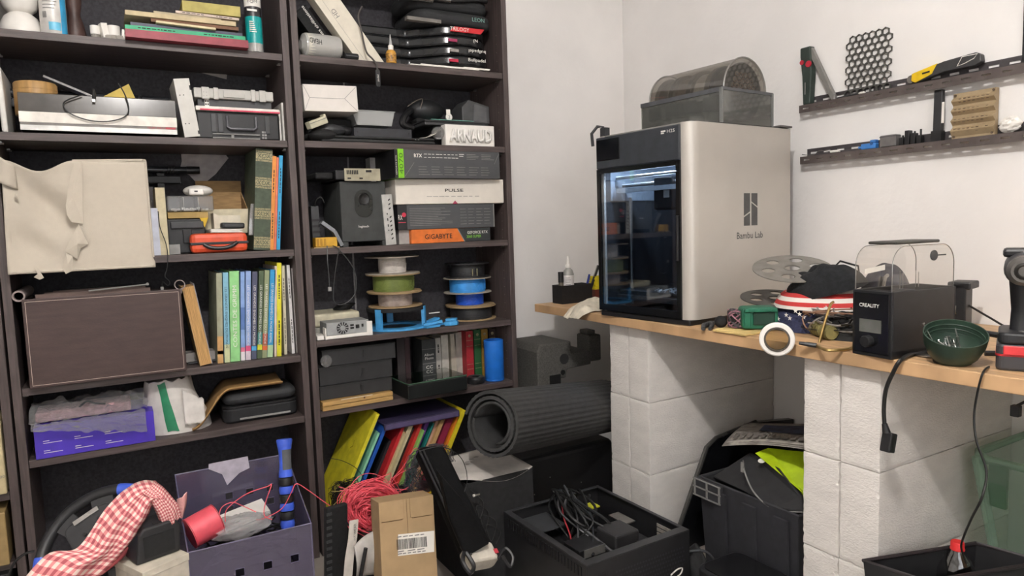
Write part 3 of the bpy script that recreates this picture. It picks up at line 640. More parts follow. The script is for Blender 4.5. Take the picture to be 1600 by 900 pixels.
# ------------------------------------------------------------------ slotted rails on the right wall
RAIL = M('rail_brown_steel', '625956', .45, metal=.3); RAILD = M('rail_dark', '484446', .5, metal=.2)
def rail(label, y0, y1, z):
    t = thing('wall_rail', label, 'wall rail', (0, (y0+y1)/2, z), group='slotted rails on the right wall')
    yc = (y0+y1)/2; L2 = abs(y1-y0)/2; hz = .030
    # upright flange with slots
    up_ = MB(); lo_ = MB(); n = int(2*L2/.05); e = .004
    for i in range(n):
        a = L2-i*2*L2/n; b = L2-(i+1)*2*L2/n; s0 = a-.012; s1 = b+.012
        up_.box(-e, -.001, b, s1, 0, hz).box(-e, -.001, s0, a, 0, hz).box(-e, -.001, s1, s0, 0, .012).box(-e, -.001, s1, s0, .019, hz)
        lo_.box(-.04, -e, b, s1, 0, .002).box(-.04, -e, s0, a, 0, .002).box(-.014, -e, s1, s0, 0, .002).box(-.04, -.021, s1, s0, 0, .002)
    up_.build('upright_flange', RAILD, t); lo_.build('ledge', RAIL, t)
    fl = MB()
    for i in range(n):
        a = L2-i*2*L2/n; b = L2-(i+1)*2*L2/n; s0 = a-.014; s1 = b+.014
        fl.box(-.0425, -.0402, b, s1, -.024, .002).box(-.0425, -.0402, s0, a, -.024, .002).box(-.0425, -.0402, s1, s0, -.024, -.013).box(-.0425, -.0402, s1, s0, -.008, .002)
    fl.build('front_flange', RAIL, t)
    return t
R1, R2 = 1.490, 1.3135
rail('upper brown slotted steel rail on the wall holding torch and utility knife', -.995, -1.72, R1)
rail('lower brown slotted steel rail on the wall holding the beige bit holder', -1.0, -1.72, R2)
# upper rail things
TG = M('torch_green', '2e3a34', .5); RED = M('button_red', 'b8283a', .4)
t = thing('work_torch', 'dark green folding work torch with red button on the upper rail', 'torch', (-.021, -1.012, R1+.003))
MB().prism([(-.0, 0), (.028, 0), (.034, .10), (.03, .165), (.028, .195), (-.012, .195), (-.012, .165), (-.004, .1)], -.013, .013, 'x').build('body', TG, t, bev=.004)
t.rotation_euler = (0, 0, PI); t.location.y = -1.003
MB().prism([(.03, .19), (.018, .175), (.105, .0), (.118, .012)], -.008, .008, 'x').build('folding_light', M('torch_light_grey', '7c7a76', .35), t, bev=.002)
MB().cyl((.013, .024, .135), .011, .004, 14, 'x').build('power_button', RED, t)
MB().cyl((.012, -.003, .145), .008, .004, 12, 'x').build('side_button', RED, t)
MB().box(.0135, .0145, .008, .012, .035, .075).build('print', INKG, t)
t = thing('honeycomb_panel', 'dark grey honeycomb panel leaning on the wall above the upper rail', 'honeycomb panel', (-.012, -1.225, R1+.003), rot=(0, .04, 0))
HC = M('honeycomb_grey', '4d4c48', .6)
hr = .0135; pw_ = .0222; ph_ = .0192
for r in range(10):
    m_ = MB()
    for c in range(7 if r % 2 == 0 else 6):
        y = (c-3+(.5 if r % 2 else 0))*pw_; z = .012+r*ph_
        m_.lathe([(.0105, -.003), (.0128, -.003), (.0128, .003), (.0105, .003), (.0105, -.003)], 6, (0, y, z), 'x', close=False, a0=PI/2, a1=PI/2+2*PI)
    m_.build('cell_row', HC, t)
t = thing('utility_knife', 'yellow and black utility knife lying on the upper wall rail', 'knife', (-.022, -1.475, R1+.026), rot=(0, 0, 0))
YEL = M('knife_yellow', 'e0bb1d', .4)
kb = Matrix.Rotation(-.10, 4, 'X')
MB(kb).prism([(-.098, .014), (-.085, .024), (.0, .026), (.095, .017), (.098, -.004), (.085, -.012), (-.0, -.004), (-.08, -.012), (-.098, -.006)], -.011, .011, 'x').build('grip', M('knife_black', '3a3a3b', .5), t, bev=.003)
MB(kb).prism([(.018, .0255), (.093, .0175), (.0965, -.003), (.085, -.0115), (.05, -.004), (.035, .0)], -.0125, .0125, 'x').build('yellow_sleeve', YEL, t, bev=.002)
MB(kb).tube([(-.012, -.09, .018), (-.012, -.05, .022), (-.012, -.035, -.0), (-.012, -.055, .002), (-.012, -.08, .008)], .0012, 5, closed=True).build('white_outline', INKW, t)
MB(kb).box(-.013, -.0126, .04, .062, .006, .011).build('print', INKB, t)
MB(kb).cyl((-.006, .1, .004), .012, .012, 12, 'x').build('nose', M('knife_nose', '77726c', .4), t)
t = tag(MB().cyl((-.022, -1.115, R1+.003), .007, .018, 12).build('plastic_cap', G('cap_clear', 'd5d3cf', .2, haze=.3, hazecol='cfcac4'), smooth=True), 'tiny clear plastic cap beside the torch on the upper rail', 'cap')  # loose clear cap standing on the rail
t = thing('tweezers', 'small white tipped dark tool lying below the honeycomb panel', 'tool', (-.028, -1.19, R1+.006), rz=0)
MB().tube([(0, .06, 0), (0, .0, .002), (-.002, -.02, .001)], [.002, .003, .003], 6).build('shaft', DGR, t); MB().ball((-.002, -.03, .001), (.005, .014, .004), 10, 6).build('white_tip', WHT, t, smooth=True)
# lower rail things
t = thing('black_marker', 'black rectangular stick standing upright on the lower rail', 'stick', (-.022, -1.455, R2+.003), rot=(0, .03, 0))
MB().box(-.008, .008, -.012, .012, 0, .148).build('stick_body', M('stick_black', '2b2b2d', .5), t, bev=.002)
MB().box(-.010, -.008, -.020, -.013, .05, .11).build('white_tab', WHT, t); MB().box(-.011, .010, -.014, .015, 0, .03).build('foot_clip', BLK, t)
t = thing('bit_holder', 'beige stepped plastic bit holder standing on the lower rail', 'bit holder', (-.022, -1.553, R2+.003), rot=(0, .02, 0))
BEI = M('beige_plastic', 'a08c6d', .55, var=.05)
pr_ = [(.010, 0), (.010, .128), (-.004, .128)]
for k in range(4): zt = .122-k*.028; pr_ += [(-.004, zt), (-.004, zt-.006), (-.016, zt-.015), (-.016, zt-.017)]
pr_ += [(-.006, .006), (-.006, 0)]
MB().prism(pr_, -.056, .056, 'y').build('stepped_body', BEI, t)
for k in range(4):
    for c in range(8):
        if random.random() < .8:
            zt = .112-k*.028; MB().cb((-.0105, .046-c*.012, zt-.006), (.006, .006, .008+.004*random.random())).build('bit', M('bit_brown', '5e4d3c', .5), t)
for yy, zz in ((.05, .006), (-.05, .006), (-.05, .122), (.05, .122)): MB().cyl((-.0085, yy, zz), .0035, .003, 10, 'x').build('screw_hole', M('bit_brown', '5e4d3c'), t)
t = tag(MB().grid(lambda u, v: (-.024+.013*math.sin(PI*v)*math.cos(2*PI*u)*(1+.5*nz(u*9, v*9)), -1.645+.028*math.sin(PI*v)*math.sin(2*PI*u)*(1+.4*nz(u*8, v*7, 3)), R2+.026-.022*math.cos(PI*v)*(1+.2*nz(u*9, v*6, 8))), 22, 12).build('tissue_ball', WHT, smooth=False), 'white crumpled tissue lump right of the beige bit holder', 'tissue')
t = thing('blue_clip', 'small bright blue printed clip on the lower rail', 'clip', (-.024, -1.245, R2+.003))
MB().box(-.010, .010, -.025, .025, 0, .018).box(-.009, .009, -.025, -.005, .018, .028).build('body', M('clip_blue', '3f7fc8', .4), t, bev=.003)
MB().cyl((-.011, -.012, .016), .005, .004, 10, 'x').build('hole', M('clip_blue_dark', '27548a', .5), t); MB().cyl((0, .025, .008), .004, .012, 8, 'y').build('peg', M('clip_blue', '3f7fc8'), t)
t = thing('grey_box', 'small grey lidded box on the lower rail beside the blue clip', 'box', (-.024, -1.312, R2+.003))
MB().box(-.014, .014, -.026, .026, 0, .036).build('body', M('box_grey', '6d6a69', .5), t, bev=.003); MB().box(-.0145, .0145, -.0265, .0265, .030, .032).build('seam', DGR, t)
t = thing('black_bracket_parts', 'small black printed bracket parts on the lower rail', 'bracket', (-.024, -1.378, R2+.003))
for k in range(4): MB().box(-.012, .008, -.035+k*.018, -.022+k*.018, 0, .022+.01*(k % 3)).box(-.004, .002, -.031+k*.018, -.027+k*.018, .02, .042-.004*k).build('bracket_piece', BLK, t, bev=.001)
t = thing('white_connector', 'white wire connector with lead lying at the lower rail end', 'connector', (-.026, -1.12, R2+.005))
MB().box(-.006, .006, -.02, .012, 0, .008).build('plug', WHT, t, bev=.002); MB().tube(bez([(0, .012, .004), (-.004, .05, .012), (0, .08, .0), (-.006, .12, .006)]), .0012, 5).build('lead', M('lead_grey', '6d6865', .5), t)

p0 = un(1599, 96, x=-.008)
t = tag(MB().box(-.006, 0, -.004, .004, 0, .9).build('wall_cable_duct', BLK), 'black vertical cable strip on the wall at the right photo edge', 'cable strip'); t.location = (-.001, p0.y, p0.z)

# ================================================================== shelf helpers
def pbox(name, label, cat, u0, u1, v0, v1, y, depth, zs, mat, part='body', bev=.001, group=None, rz=0, z0=None):
    """a carton or case whose front spans the given pixels at depth y and stands on zs; local origin: front bottom centre"""
    x0, x1, za, zb = fr(u0, u1, v0, v1, y)
    base = zs+.0008
    t = thing(name, label, cat, ((x0+x1)/2, y, base), rz, group); w, h = x1-x0, zb-base
    MB().box(-w/2, w/2, 0, depth, 0, h).build(part, mat, t, bev=bev)
    return t, w, h
def book(label, u0, u1, v0, v1, y, depth, zs, cov, lean=0, title=None, ink=INKW, tw=.75, group=None, bands=(), name='book', pages=CRM, top=None):
    """upright book, spine to the front; lean about its bottom edge"""
    x0, x1, za, zb = fr(u0, u1, v0, v1, y); w = x1-x0; h = zb-zs-.001
    h /= max(.5, math.cos(lean))
    h = min(h, {S3: S2, S4: S3, T5: T4}.get(zs, 9)-SB-zs-.006)
    side = -1 if lean > 0 else 1
    t = thing(name, label, 'book', ((x0+x1)/2+(w/2 if lean > 0 else -w/2 if lean < 0 else 0), y, zs+.0008), 0, group, rot=(0, lean, 0))
    ox = -w if lean > 0 else 0 if lean < 0 else -w/2
    b = min(.0025, w*.18)
    MB().box(ox, ox+w, 0, b, 0, h).box(ox, ox+b, b, depth, 0, h).box(ox+w-b, ox+w, b, depth, 0, h).build('cover', cov, t)
    MB().box(ox+b, ox+w-b, b, depth-.004, .002, h-.003).build('page_block', pages, t)
    if title == '~':
        q = MB(); z = h*.12
        while z < h*.85:
            l = random.uniform(.004, .014)
            if not .38 < z/h < .6: q.box(ox+w*.38, ox+w*.62, -.0006, 0, z, min(z+l, h*.88))
            z += l+.003
        q = q.build('spine_print', ink, t); q['kind'] = 'stuff'
    elif title:
        dn = title.startswith('LES GRANDES')
        text(title, ink, t, (ox+w/2, -.0007, h*.5), (0, 0, -1 if dn else 1), (1 if dn else -1, 0, 0), w*.42, h*tw, 'spine_title')
    for z0, z1, m_, nm in bands: MB().box(ox, ox+w, -.0005, 0, h*z0, h*z1).build(nm, m_, t)
    return t, ox, w, h
def flat_book(label, u0, u1, v0, v1, y, depth, z, th, cov, rz=0, title=None, ink=INKB, pages=CRM, name='book', group=None, tilt=0):
    """book lying flat, spine to the front"""
    x0, x1, a, b_ = fr(u0, u1, v0, v1, y); w = x1-x0
    t = thing(name, label, 'book', ((x0+x1)/2, y, z), 0, group, rot=(0, tilt, rz))
    b = min(.002, th*.2)
    MB().box(-w/2, w/2, 0, b, 0, th).box(-w/2, w/2, b, depth, 0, b).box(-w/2, w/2, b, depth, th-b, th).build('cover', cov, t)
    MB().box(-w/2+.003, w/2-.003, b, depth-.004, b, th-b).build('page_block', pages, t)
    if title:
        q = MB(); x = -w*.4
        while x < w*.4:
            l = random.uniform(.004, .012)
            if not -.1 < x/w < .12: q.box(x, x+l, -.0006, 0, th*.38, th*.62)
            x += l+.003
        q = q.build('spine_print', ink, t); q['kind'] = 'stuff'
    return t, w
def C(c, r=.5, **k): return M('paint_'+c, c, r, **k)

# ================================================================== left bookcase, top shelf
c = un(34, 47, y=-.2)
t = thing('white_globe_lamp', 'white double globe lamp at the left end of the top shelf', 'lamp', (c.x, -.2, S1+.001))
pf = [(0, 0), (.052, 0), (.054, .004), (.050, .03), (.040, .052), (.026, .064)]
MB().lathe(pf, 28).build('lower_bowl', WHT, t, smooth=True)
MB().lathe([(.026, .064), (.04, .075), (.047, .1), (.046, .125), (.036, .15), (.02, .163), (0, .166)], 28).build('upper_globe', WHT, t, smooth=True)
c = un(-2, 44, y=-.07)
t = thing('white_globe', 'white round globe cut off by the left photo edge', 'lamp', (-2.347, -.065, S1+.001))
MB().lathe([(0, 0), (.03, 0), (.04, .03), (.044, .07), (.041, .11), (.03, .14), (0, .15)], 24).build('globe', M('grey_white_globe', 'c6c2bc', .4), t, smooth=True)
MB().lathe([(.031, .0), (.033, .006), (.031, .008)], 24, close=False).build('foot_ring', GRY, t)
c = un(85, 50, y=-.24)
t = thing('spray_can', 'white and blue aerosol can on the top left shelf', 'spray can', (c.x, -.235, S1+.001))
MB().lathe([(0, 0), (.030, 0), (.0325, .003), (.0325, .17), (.026, .18), (.026, .19), (0, .19)], 28).build('can', M('can_white', 'd8d5d0', .35, metal=.2), t, smooth=True)
MB().lathe([(.0328, .0), (.0328, .16)], 8, a0=-.95, a1=-.25, close=False).build('blue_stripe', C('3fa0cf', .4), t, smooth=True)
MB().lathe([(.0329, .012), (.0329, .034)], 12, a0=-1.9, a1=-1.0, close=False).build('blue_label', C('62b6d6', .4), t, smooth=True)
for k in range(9): MB().lathe([(.0329, .07+k*.009), (.0329, .0725+k*.009)], 8, a0=-2.3, a1=-1.4+.1*(k % 3), close=False).build('text_line', INKG, t)
bcm = MB()
for k in range(7): a_ = -2.35+k*.05; bcm.lathe([(.0329, .045), (.0329, .062)], 1, a0=a_, a1=a_+.025, close=False)
bcm.build('barcode', INKB, t)
MB().lathe([(.026, .19), (.024, .22), (0, .22)], 20).build('cap', WHT, t, smooth=True)
c = un(113, 53, y=-.22)
t = thing('wooden_figurine', 'dark brown waisted wooden figurine beside the aerosol can', 'figurine', (c.x+.008, -.2, S1+.001))
MB().lathe([(0, 0), (.026, 0), (.028, .02), (.022, .05), (.015, .075), (.02, .1), (.022, .13), (.016, .17), (0, .175)], 22).build('body', M('dark_brown_wood', '4a3530', .5, var=.15, scale=20), t, smooth=True)
MB().lathe([(.0285, .004), (.0295, .008), (.0285, .012)], 22, close=False).build('base_ring', M('dark_brown_wood', '4a3530'), t, smooth=True)
c = un(167, 56, y=-.25)
t = thing('white_tape_rolls', 'cluster of small white tape rolls on grey clips on the top shelf', 'tape', (c.x, -.245, S1+.004))
for k, (dx, r, h) in enumerate(((-.028, .013, .024), (.018, .017, .028))):
    rl = MB().cyl((dx, .0, .012), r, h, 20).build('roll', WHT, t, smooth=True); MB().cyl((dx, .0, 0), r*1.02, .012, 14, r2=r*.9).build('holder', M('clip_grey', '918b82', .6), t)
MB().box(-.012, .004, -.012, .012, .005, .045).build('upright_clip', WHT, t, rot=(0, -.12, .3)); MB().box(.036, .045, -.01, .01, .0, .036).build('end_clip', WHT, t, rot=(0, .1, 0))
MB().prism([(-.02, 0), (.045, 0), (.04, .013), (.0, .012)], -.014, .012, 'y').build('grey_base', M('clip_grey', '918b82'), t)
# stack of books lying flat
yb = -.318
z = S1+.001
flat_book('thick dark red book at the bottom of the flat stack on top shelf', 197, 388, 58, 76, yb, .22, z, .0225, C('8e2f3c'), pages=C('b99a9a', .8)); z += .0232
flat_book('thin bright green book second from bottom of the flat stack', 196, 383, 46, 55, yb+.003, .21, z, .011, C('1fa070'), title='~', ink=INKB); z += .0117
flat_book('dark blue black book with white sticker in the flat stack', 204, 378, 36, 44, yb+.01, .2, z, .010, C('3a3f52'), pages=C('6f7687', .8)); 
tt = thing('cream_booklet', 'slim cream booklet lying tilted on the green book', 'booklet', (un(285, 42, y=-.31).x, -.322, z+.0105), rot=(0, .028, -.02))
MB().box(-.07, .09, 0, .19, 0, .0045).build('cover', C('d6c8a4', .7), tt); MB().box(-.069, .089, .001, .188, .0046, .006).build('page_block', CRM, tt)
z += .0175
flat_book('brown worn paperback in the middle of the flat stack', 236, 372, 30, 38, yb+.012, .18, z, .010, C('7d5c48', .8)); z += .0106
flat_book('beige thick paperback with small dark tag in flat stack', 196, 368, 22, 31, yb+.006, .19, z, .013, C('c3b391', .8), pages=CRM); z += .0136
flat_book('loose yellowed booklet lying on the beige paperback', 240, 345, 14, 22, yb+.012, .18, z, .006, C('b3a68c', .8), rz=.03); z += .0066
flat_book('pale pink striped booklet tilted near the stack top', 274, 372, 6, 16, yb+.01, .18, z, .007, C('cdbcae', .8), rz=-.03, title='~', tilt=.02); z += .0105
flat_book('olive yellow book with orange flash on top of the stack', 284, 374, -10, 6, yb+.012, .17, z, .03, C('b3a765', .8), rz=-.02, pages=C('cbbd8e', .8))
c = un(401, 78, y=-.285)
t = thing('sealant_cartridge', 'teal and grey sealant cartridge standing at the right of top shelf', 'cartridge', (c.x, -.262, S1+.001))
MB().lathe([(0, 0), (.0245, 0), (.0245, .24), (.01, .25), (.008, .27)], 28).build('tube', M('cartridge_grey', 'a3a29e', .35), t, smooth=True)
MB().lathe([(.0248, .026), (.0248, .107)], 28, close=False).build('teal_label', C('0f9f9e', .35), t, smooth=True)
MB().lathe([(.0249, .107), (.0249, .137)], 28, close=False).build('black_band', C('2e2c2e', .4), t, smooth=True)
MB().lathe([(.0249, .137), (.0249, .2)], 28, close=False).build('white_band', INKW, t, smooth=True)
text('TQM', INKB, t, (-.006, -.0262, .15), (.97, -.24, 0), (0, 0, 1), .010, .03, 'brand_print'); MB().box(-.022, .008, -.0266, -.0260, .121, .127).build('name_print', INKW, t)
for k in range(6): MB().box(-.018, .004-.002*k % 3, -.0262, -.0257, .058+k*.006, .0605+k*.006).build('text_line', INKW, t)

# ================================================================== left bookcase, second shelf
x0, x1, a, b = fr(-4, 13, 100, 207, -.25)
t = thing('white_tablet', 'white rounded panel standing on edge at the left end of second shelf', 'panel', (x0+.01, -.25, S2+.001), rot=(0, -.02, 0))
MB().prism(rrect(.24, .18, .012, cx=.12, cy=.09), -.007, .007, 'x').build('panel', WHT, t, bev=.004, smooth=True); MB().box(-.009, -.0072, .02, .2, .02, .16).build('dark_back', DGR, t)
x0, x1, a, b = fr(12, 262, 105, 121, -.06)
t = thing('black_tube_lamp', 'black long tube fixture lying at the back of second shelf', 'tube lamp', ((x0+x1)/2, -.05, S2+.145))
L_ = (x1-x0)/2
MB().cyl((-L_, 0, .0), .013, 2*L_, 16, 'x').build('tube', M('satin_black', '2c2d31', .25), t, smooth=True)
MB().box(-L_, L_+.02, -.018, .018, -.045, -.016).build('housing', M('satin_black', '2c2d31'), t, bev=.004)
MB().box(-L_+.02, -L_+.05, -.015, .015, -.1445, -.046).box(L_-.05, L_-.02, -.015, .015, -.1445, -.046).build('stand_legs', BLK, t)
for k in range(5): MB().lathe([(.014, -.002), (.017, 0), (.014, .002)], 14, (L_-.13+k*.012, 0, 0), 'x', close=False).build('cable_turn', CABLE, t, smooth=True)
BAM = M('bamboo', 'b08a56', .5, var=.12, scale=10, stretch=(8, 8, .8))
c = un(56, 150, y=-.2)
t = thing('radio_console', 'old radio with smoked lid and white front strip on second shelf', 'radio', (0, 0, 0))
x0, x1, a, b = fr(30, 275, 148, 215, -.275); w = x1-x0
t.location = ((x0+x1)/2, -.272, S2+.001)
MB().box(-w/2, w/2, .0, .22, .008, .032).build('base_body', M('radio_black', '26262a', .35), t, bev=.002)
MB().box(-w/2, w/2, -.003, 0, .008, .022).build('silver_strip', M('radio_silver', 'bdbab4', .3, metal=.5), t)
MB().box(-w/2, w/2, -.003, 0, .022, .029).build('grey_strip', M('radio_grey', '6f6a64', .4), t)
MB().box(-w/2-.001, w/2+.001, -.004, .0, .0295, .058).build('white_strip', M('radio_white', 'e2dcd2', .4), t)
MB().box(-w/2, w/2, .0015, .22, .0325, .056).build('deck', M('radio_black', '26262a'), t)
text('TELEFUNKEN', M('red_ink', 'b23a42', .5), t, (w/2-.055, -.0036, .0255), (1, 0, 0), (0, 0, 1), .005, .05, 'maker_lettering')
MB().box(w/2-.03, w/2-.004, -.0038, -.003, .0225, .0285).build('red_mark', M('red_ink', 'b23a42'), t)
MB().prism([(-.004, .059), (.0, .108), (.012, .112), (.012, .059)], -w/2, w/2, 'x').build('smoked_lid_front', M('smoked_lid', '4c4742', .18, var=.2, scale=8), t)
bot = t
t = thing('bamboo_canister', 'round bamboo canister on the radio at the left of second shelf', 'canister', (c.x, -.19, S2+.058))
MB().lathe([(0, 0), (.052, 0), (.053, .003), (.053, .088), (.05, .092), (0, .092)], 32).build('body', BAM, t, smooth=True); MB().lathe([(.0532, .07), (.0538, .072), (.0532, .074)], 32, close=False).build('lid_seam', BAM, t, smooth=True)
pa = un(68, 117, y=-.12); pb = un(152, 152, y=-.12)
def strip_between(pa, pb, wid, th, mat, name, label, cat, dy=.12):
    d = pb-pa; L = d.length; t = thing(name, label, cat, (pa+pb)/2, rot=(0, -math.atan2(d.z, d.x), 0))
    MB().box(-L/2, L/2, 0, dy, -th, 0).build('sheet', mat, t); MB().box(-L/2, L/2, -.0012, 0, -th, 0).build('edge', mat, t); return t
strip_between(pa, pb, .1, .006, M('grey_board', 'a19d99', .5), 'grey_board', 'pale grey thin board leaning down across the second shelf', 'board', .08)
t = thing('purple_folder', 'blue purple plastic folder lying behind the radio lid', 'folder', (un(178, 150, y=-.13).x, -.15, S2+.06), rot=(0, .045, 0))
MB().box(-.10, .115, 0, .1, .004, .032).build('cover', C('4b46a0', .4), t, bev=.003); MB().box(-.09, .105, -.001, 0, .008, .02).build('edge_band', C('3a3688', .4), t)
pts = [un(149, 157, y=-.2), un(213, 158, y=-.2), un(201, 131, y=-.2)]
t = thing('yellow_card', 'folded yellow card standing up behind the radio lid', 'card', pts[0])
MB().add([p-pts[0] for p in pts]+[p-pts[0]+Vector((0, .002, 0)) for p in pts], [(0, 1, 2), (5, 4, 3), (0, 3, 4, 1), (1, 4, 5, 2), (2, 5, 3, 0)]).build('front_flap', C('cdb45e', .8), t)
MB().add([Vector((.0, .012, 0)), pts[1]-pts[0]+Vector((.004, .03, 0)), pts[2]-pts[0]+Vector((0, .004, -.001))], [(0, 1, 2)]).build('rear_flap', C('cdb45e'), t, solid=.001)
loop = bez([un(u, v, y=-.285) for u, v in ((128, 148), (100, 160), (108, 176), (135, 187), (165, 190), (192, 184), (201, 172), (196, 150), (185, 130))], 8)
t = thing('usb_cable_loop', 'thin black USB cable looped over the radio front', 'cable', loop[0])
MB().tube([p-loop[0] for p in loop], .0018, 6).build('cord', CABLE, t, smooth=True)
q = un(147, 148, y=-.285)-loop[0]
MB().tube([q+Vector((0, 0, .016)), q, q-Vector((.001, 0, .012))], [.003, .005, .005], 8).build('plug', CABLE, t, smooth=True); MB().cb(q-Vector((.002, 0, .016)), (.008, .003, .008)).build('metal_tip', STEEL, t)
# perforated bracket and the cases
x0, x1, a, b = fr(274, 303, 125, 213, -.27)
t = thing('metal_cover_plate', 'pale grey metal cover plate with screw holes beside the radio', 'metal plate', (x1, -.27, S2+.006), rot=(0, -.115, 0))
w = x1-x0-.008; h = b-S2
PG = M('pale_grey_metal', 'c3c1ba', .45, var=.03)
MB().box(-w+.012, .012, 0, .002, 0, h).box(-w+.012, -w+.014, .002, .16, 0, h).build('plate', PG, t)
for k, (dx, dz) in enumerate(((-.018, .23), (-.008, .23), (-.018, .72), (-.008, .72))): MB().cyl((dx-.004, -.0008, h*dz), .0018, .001, 8, 'y').build('screw_hole', INKB, t)
MB().box(.008, .0125, -.0006, 0, h*.8, h*.88).box(.008, .0125, -.0006, 0, h*.04, h*.1).build('notch', INKB, t)
KB = M('case_black', '1a1a1c', .5); 
t, w, h = pbox('black_tool_case', 'black hard case with grey handle lying on second shelf', 'tool case', 307, 437, 176, 215, -.262, .22, S2, KB, bev=.006)
MB().tube([(-.035, -.004, h*.85), (-.035, -.008, h*.45), (-.028, -.009, h*.38), (.042, -.009, h*.38), (.05, -.008, h*.45), (.05, -.004, h*.85)], .0045, 8).build('handle', M('handle_grey', '55555a', .4), t, smooth=True)
for dx in (-.075, -.055, .085): MB().box(dx-.007, dx+.007, -.004, 0, h*.25, h*.92).build('latch', DGR, t, bev=.001)
MB().tube([(-.08, -.003, .004), (-.08, -.004, .016), (.06, -.004, .016), (.06, -.003, .004)], .0022, 6, closed=True).build('grey_outline', GRY, t)
MB().box(-.026, -.018, -.004, -.001, .004, .016).build('outline_clip', GRY, t)
for i in range(6): MB().cb((.07+.008*(i % 2), -.001, .008+.009*(i//2)), (.006, .002, .006)).build('vent_square', GRY, t)
zt = S2+h+.002
rt_, w2, h2 = pbox('red_strip_lid', 'pink red and white edged flat lid on the black hard case', 'lid', 306, 437, 168, 178, -.268, .22, zt-.0005, C('e0dad2', .5), part='white_edge', bev=.002)
MB().box(-w2/2+.012, w2/2, -.003, 0, -.0, .005).build('red_edge', C('d0405c', .5), rt_, bev=.001)
zt = zt+h2+.001
t, w3, h3 = pbox('dark_parts_box', 'dark grey organizer box between red lid and grey crate', 'box', 309, 424, 157, 170, -.25, .2, zt, DGR)
MB().box(-w3/2+.02, -w3/2+.032, -.004, 0, .0, h3+.012).build('white_clip', WHT, t)
for i in range(4): MB().cb((-w3/2+.023+.006*(i % 2), -.0045, .006+.009*(i//2)), (.004, .001, .006)).build('clip_hole', INKB, t)
zt += h3+.001
LG_ = M('light_grey_crate', 'b6b4ae', .5, var=.03)
t, w4, h4 = pbox('grey_crate_lid', 'light grey ribbed crate lid on top of the cases', 'crate lid', 303, 427, 140, 158, -.262, .2, zt, LG_, bev=.003)
for dx, ww in ((-.085, .022), (-.055, .014), (.055, .014), (.083, .02)): MB().box(dx-ww/2, dx+ww/2, -.006, 0, -.004, h4+.002).build('corner_boss', LG_, t, bev=.002)
MB().box(-.034, .03, -.004, 0, .004, h4-.004).build('grip_panel', LG_, t, bev=.002)
for i in range(4): MB().cyl((-.09+.008*(i % 2), -.0066, .006+.01*(i//2)), .0012, .001, 6, 'y').build('rivet', INKG, t)
x0, x1, a, b = fr(427, 444, 135, 216, -.24)
t = thing('white_router_boards', 'white thin boards standing at the right end of second shelf', 'board', (x1-.004, -.25, S2+.001), rot=(0, .0, 0))
MB().box(-.006, 0, .0, .2, 0, .125).build('board', M('board_white', 'c9c5be', .5), t); MB().box(-.013, -.007, .02, .2, 0, .10).build('board', WHT, t)
p = [un(u, v, y=BY1-.012) for u, v in ((314, 108), (356, 104), (354, 124), (315, 114))]
t = tag(MB().add([q-p[0] for q in p], [(0, 1, 2, 3)]).build('paper_scrap', M('grey_paper', '9f9893', .8), solid=.001), 'pale paper scrap stuck to the back board above the cases', 'paper'); t.location = p[0]

# ================================================================== left bookcase, third shelf
FAB = M('cream_canvas', 'bdb4a5', .95, var=.012, scale=60, bump=.0004, bscale=700)
yf = -.335
x0 = un(10, 340, y=yf).x; x1 = un(234, 330, y=yf).x; w = x1-x0
zb0 = 1.024; zt0 = un(120, 251, y=yf).z; h = zt0-zb0
t = thing('fabric_storage_cube', 'large cream fabric storage cube with torn front on third shelf', 'storage cube', ((x0+x1)/2, yf, zb0))
hz = S3+.001-zb0
def ff(u, v):   # front cloth: right half taut, left half sagging with a torn flap
    x = -w/2+w*u; z = h*v; y = 0
    if u < .48:
        k = (.48-u)/.48
        z -= .03*v**3*math.sin(PI*k)**2
        y += .03*math.sin(PI*k)*math.sin(PI*v)**.7 - .016*math.sin(11*(u*1.2+v*.9)+1.0)*(math.sin(PI*k)**.6)*math.sin(PI*v)
        x += .012*(1-v)*k*math.sin(k*4)
    y += .004*nz(u*5, v*5)-.0035*math.exp(-((u-.53)/.006)**2)
    if v < .06: x += .004*math.sin(u*20)
    return (x, y, z)
MB().grid(ff, 48, 36).build('front_cloth', FAB, t, solid=.0015, smooth=True)
MB().box(-w/2+.004, w/2-.003, .022, .29, hz, hz+.004).build('floor_cloth', FAB, t)
MB().grid(lambda u, v: (w/2-.002+.004*math.sin(PI*v)*math.sin(PI*u), .005+.29*u, hz+(h-hz-.004+.01*u*(1-u))*v), 8, 8).build('side_cloth', FAB, t, solid=.002, smooth=True)
MB().grid(lambda u, v: (-w/2+.006, .01+.28*u, hz+(h-hz-.01)*v), 4, 4).build('side_cloth', FAB, t, solid=.002)
MB().grid(lambda u, v: (-w/2+.004+(w-.008)*u, .295, hz+(h-hz-.005)*v), 4, 4).build('back_cloth', FAB, t, solid=.002)
MB().tube([(-.01, .002, h-.001), (w/2-.01, .002, h+.004), (w/2-.002, .01, h+.004), (w/2-.003, .28, h)], .004, 6).build('piping', FAB, t, smooth=True)
MB().tube([(w/2-.001, -.001, h), (w/2, -.002, .03)], .003, 6).build('piping', FAB, t, smooth=True)
MB().tube([(-w/2+.01, -.003, .004), (w/2-.006, -.003, .004)], .0035, 6).build('piping', FAB, t, smooth=True)
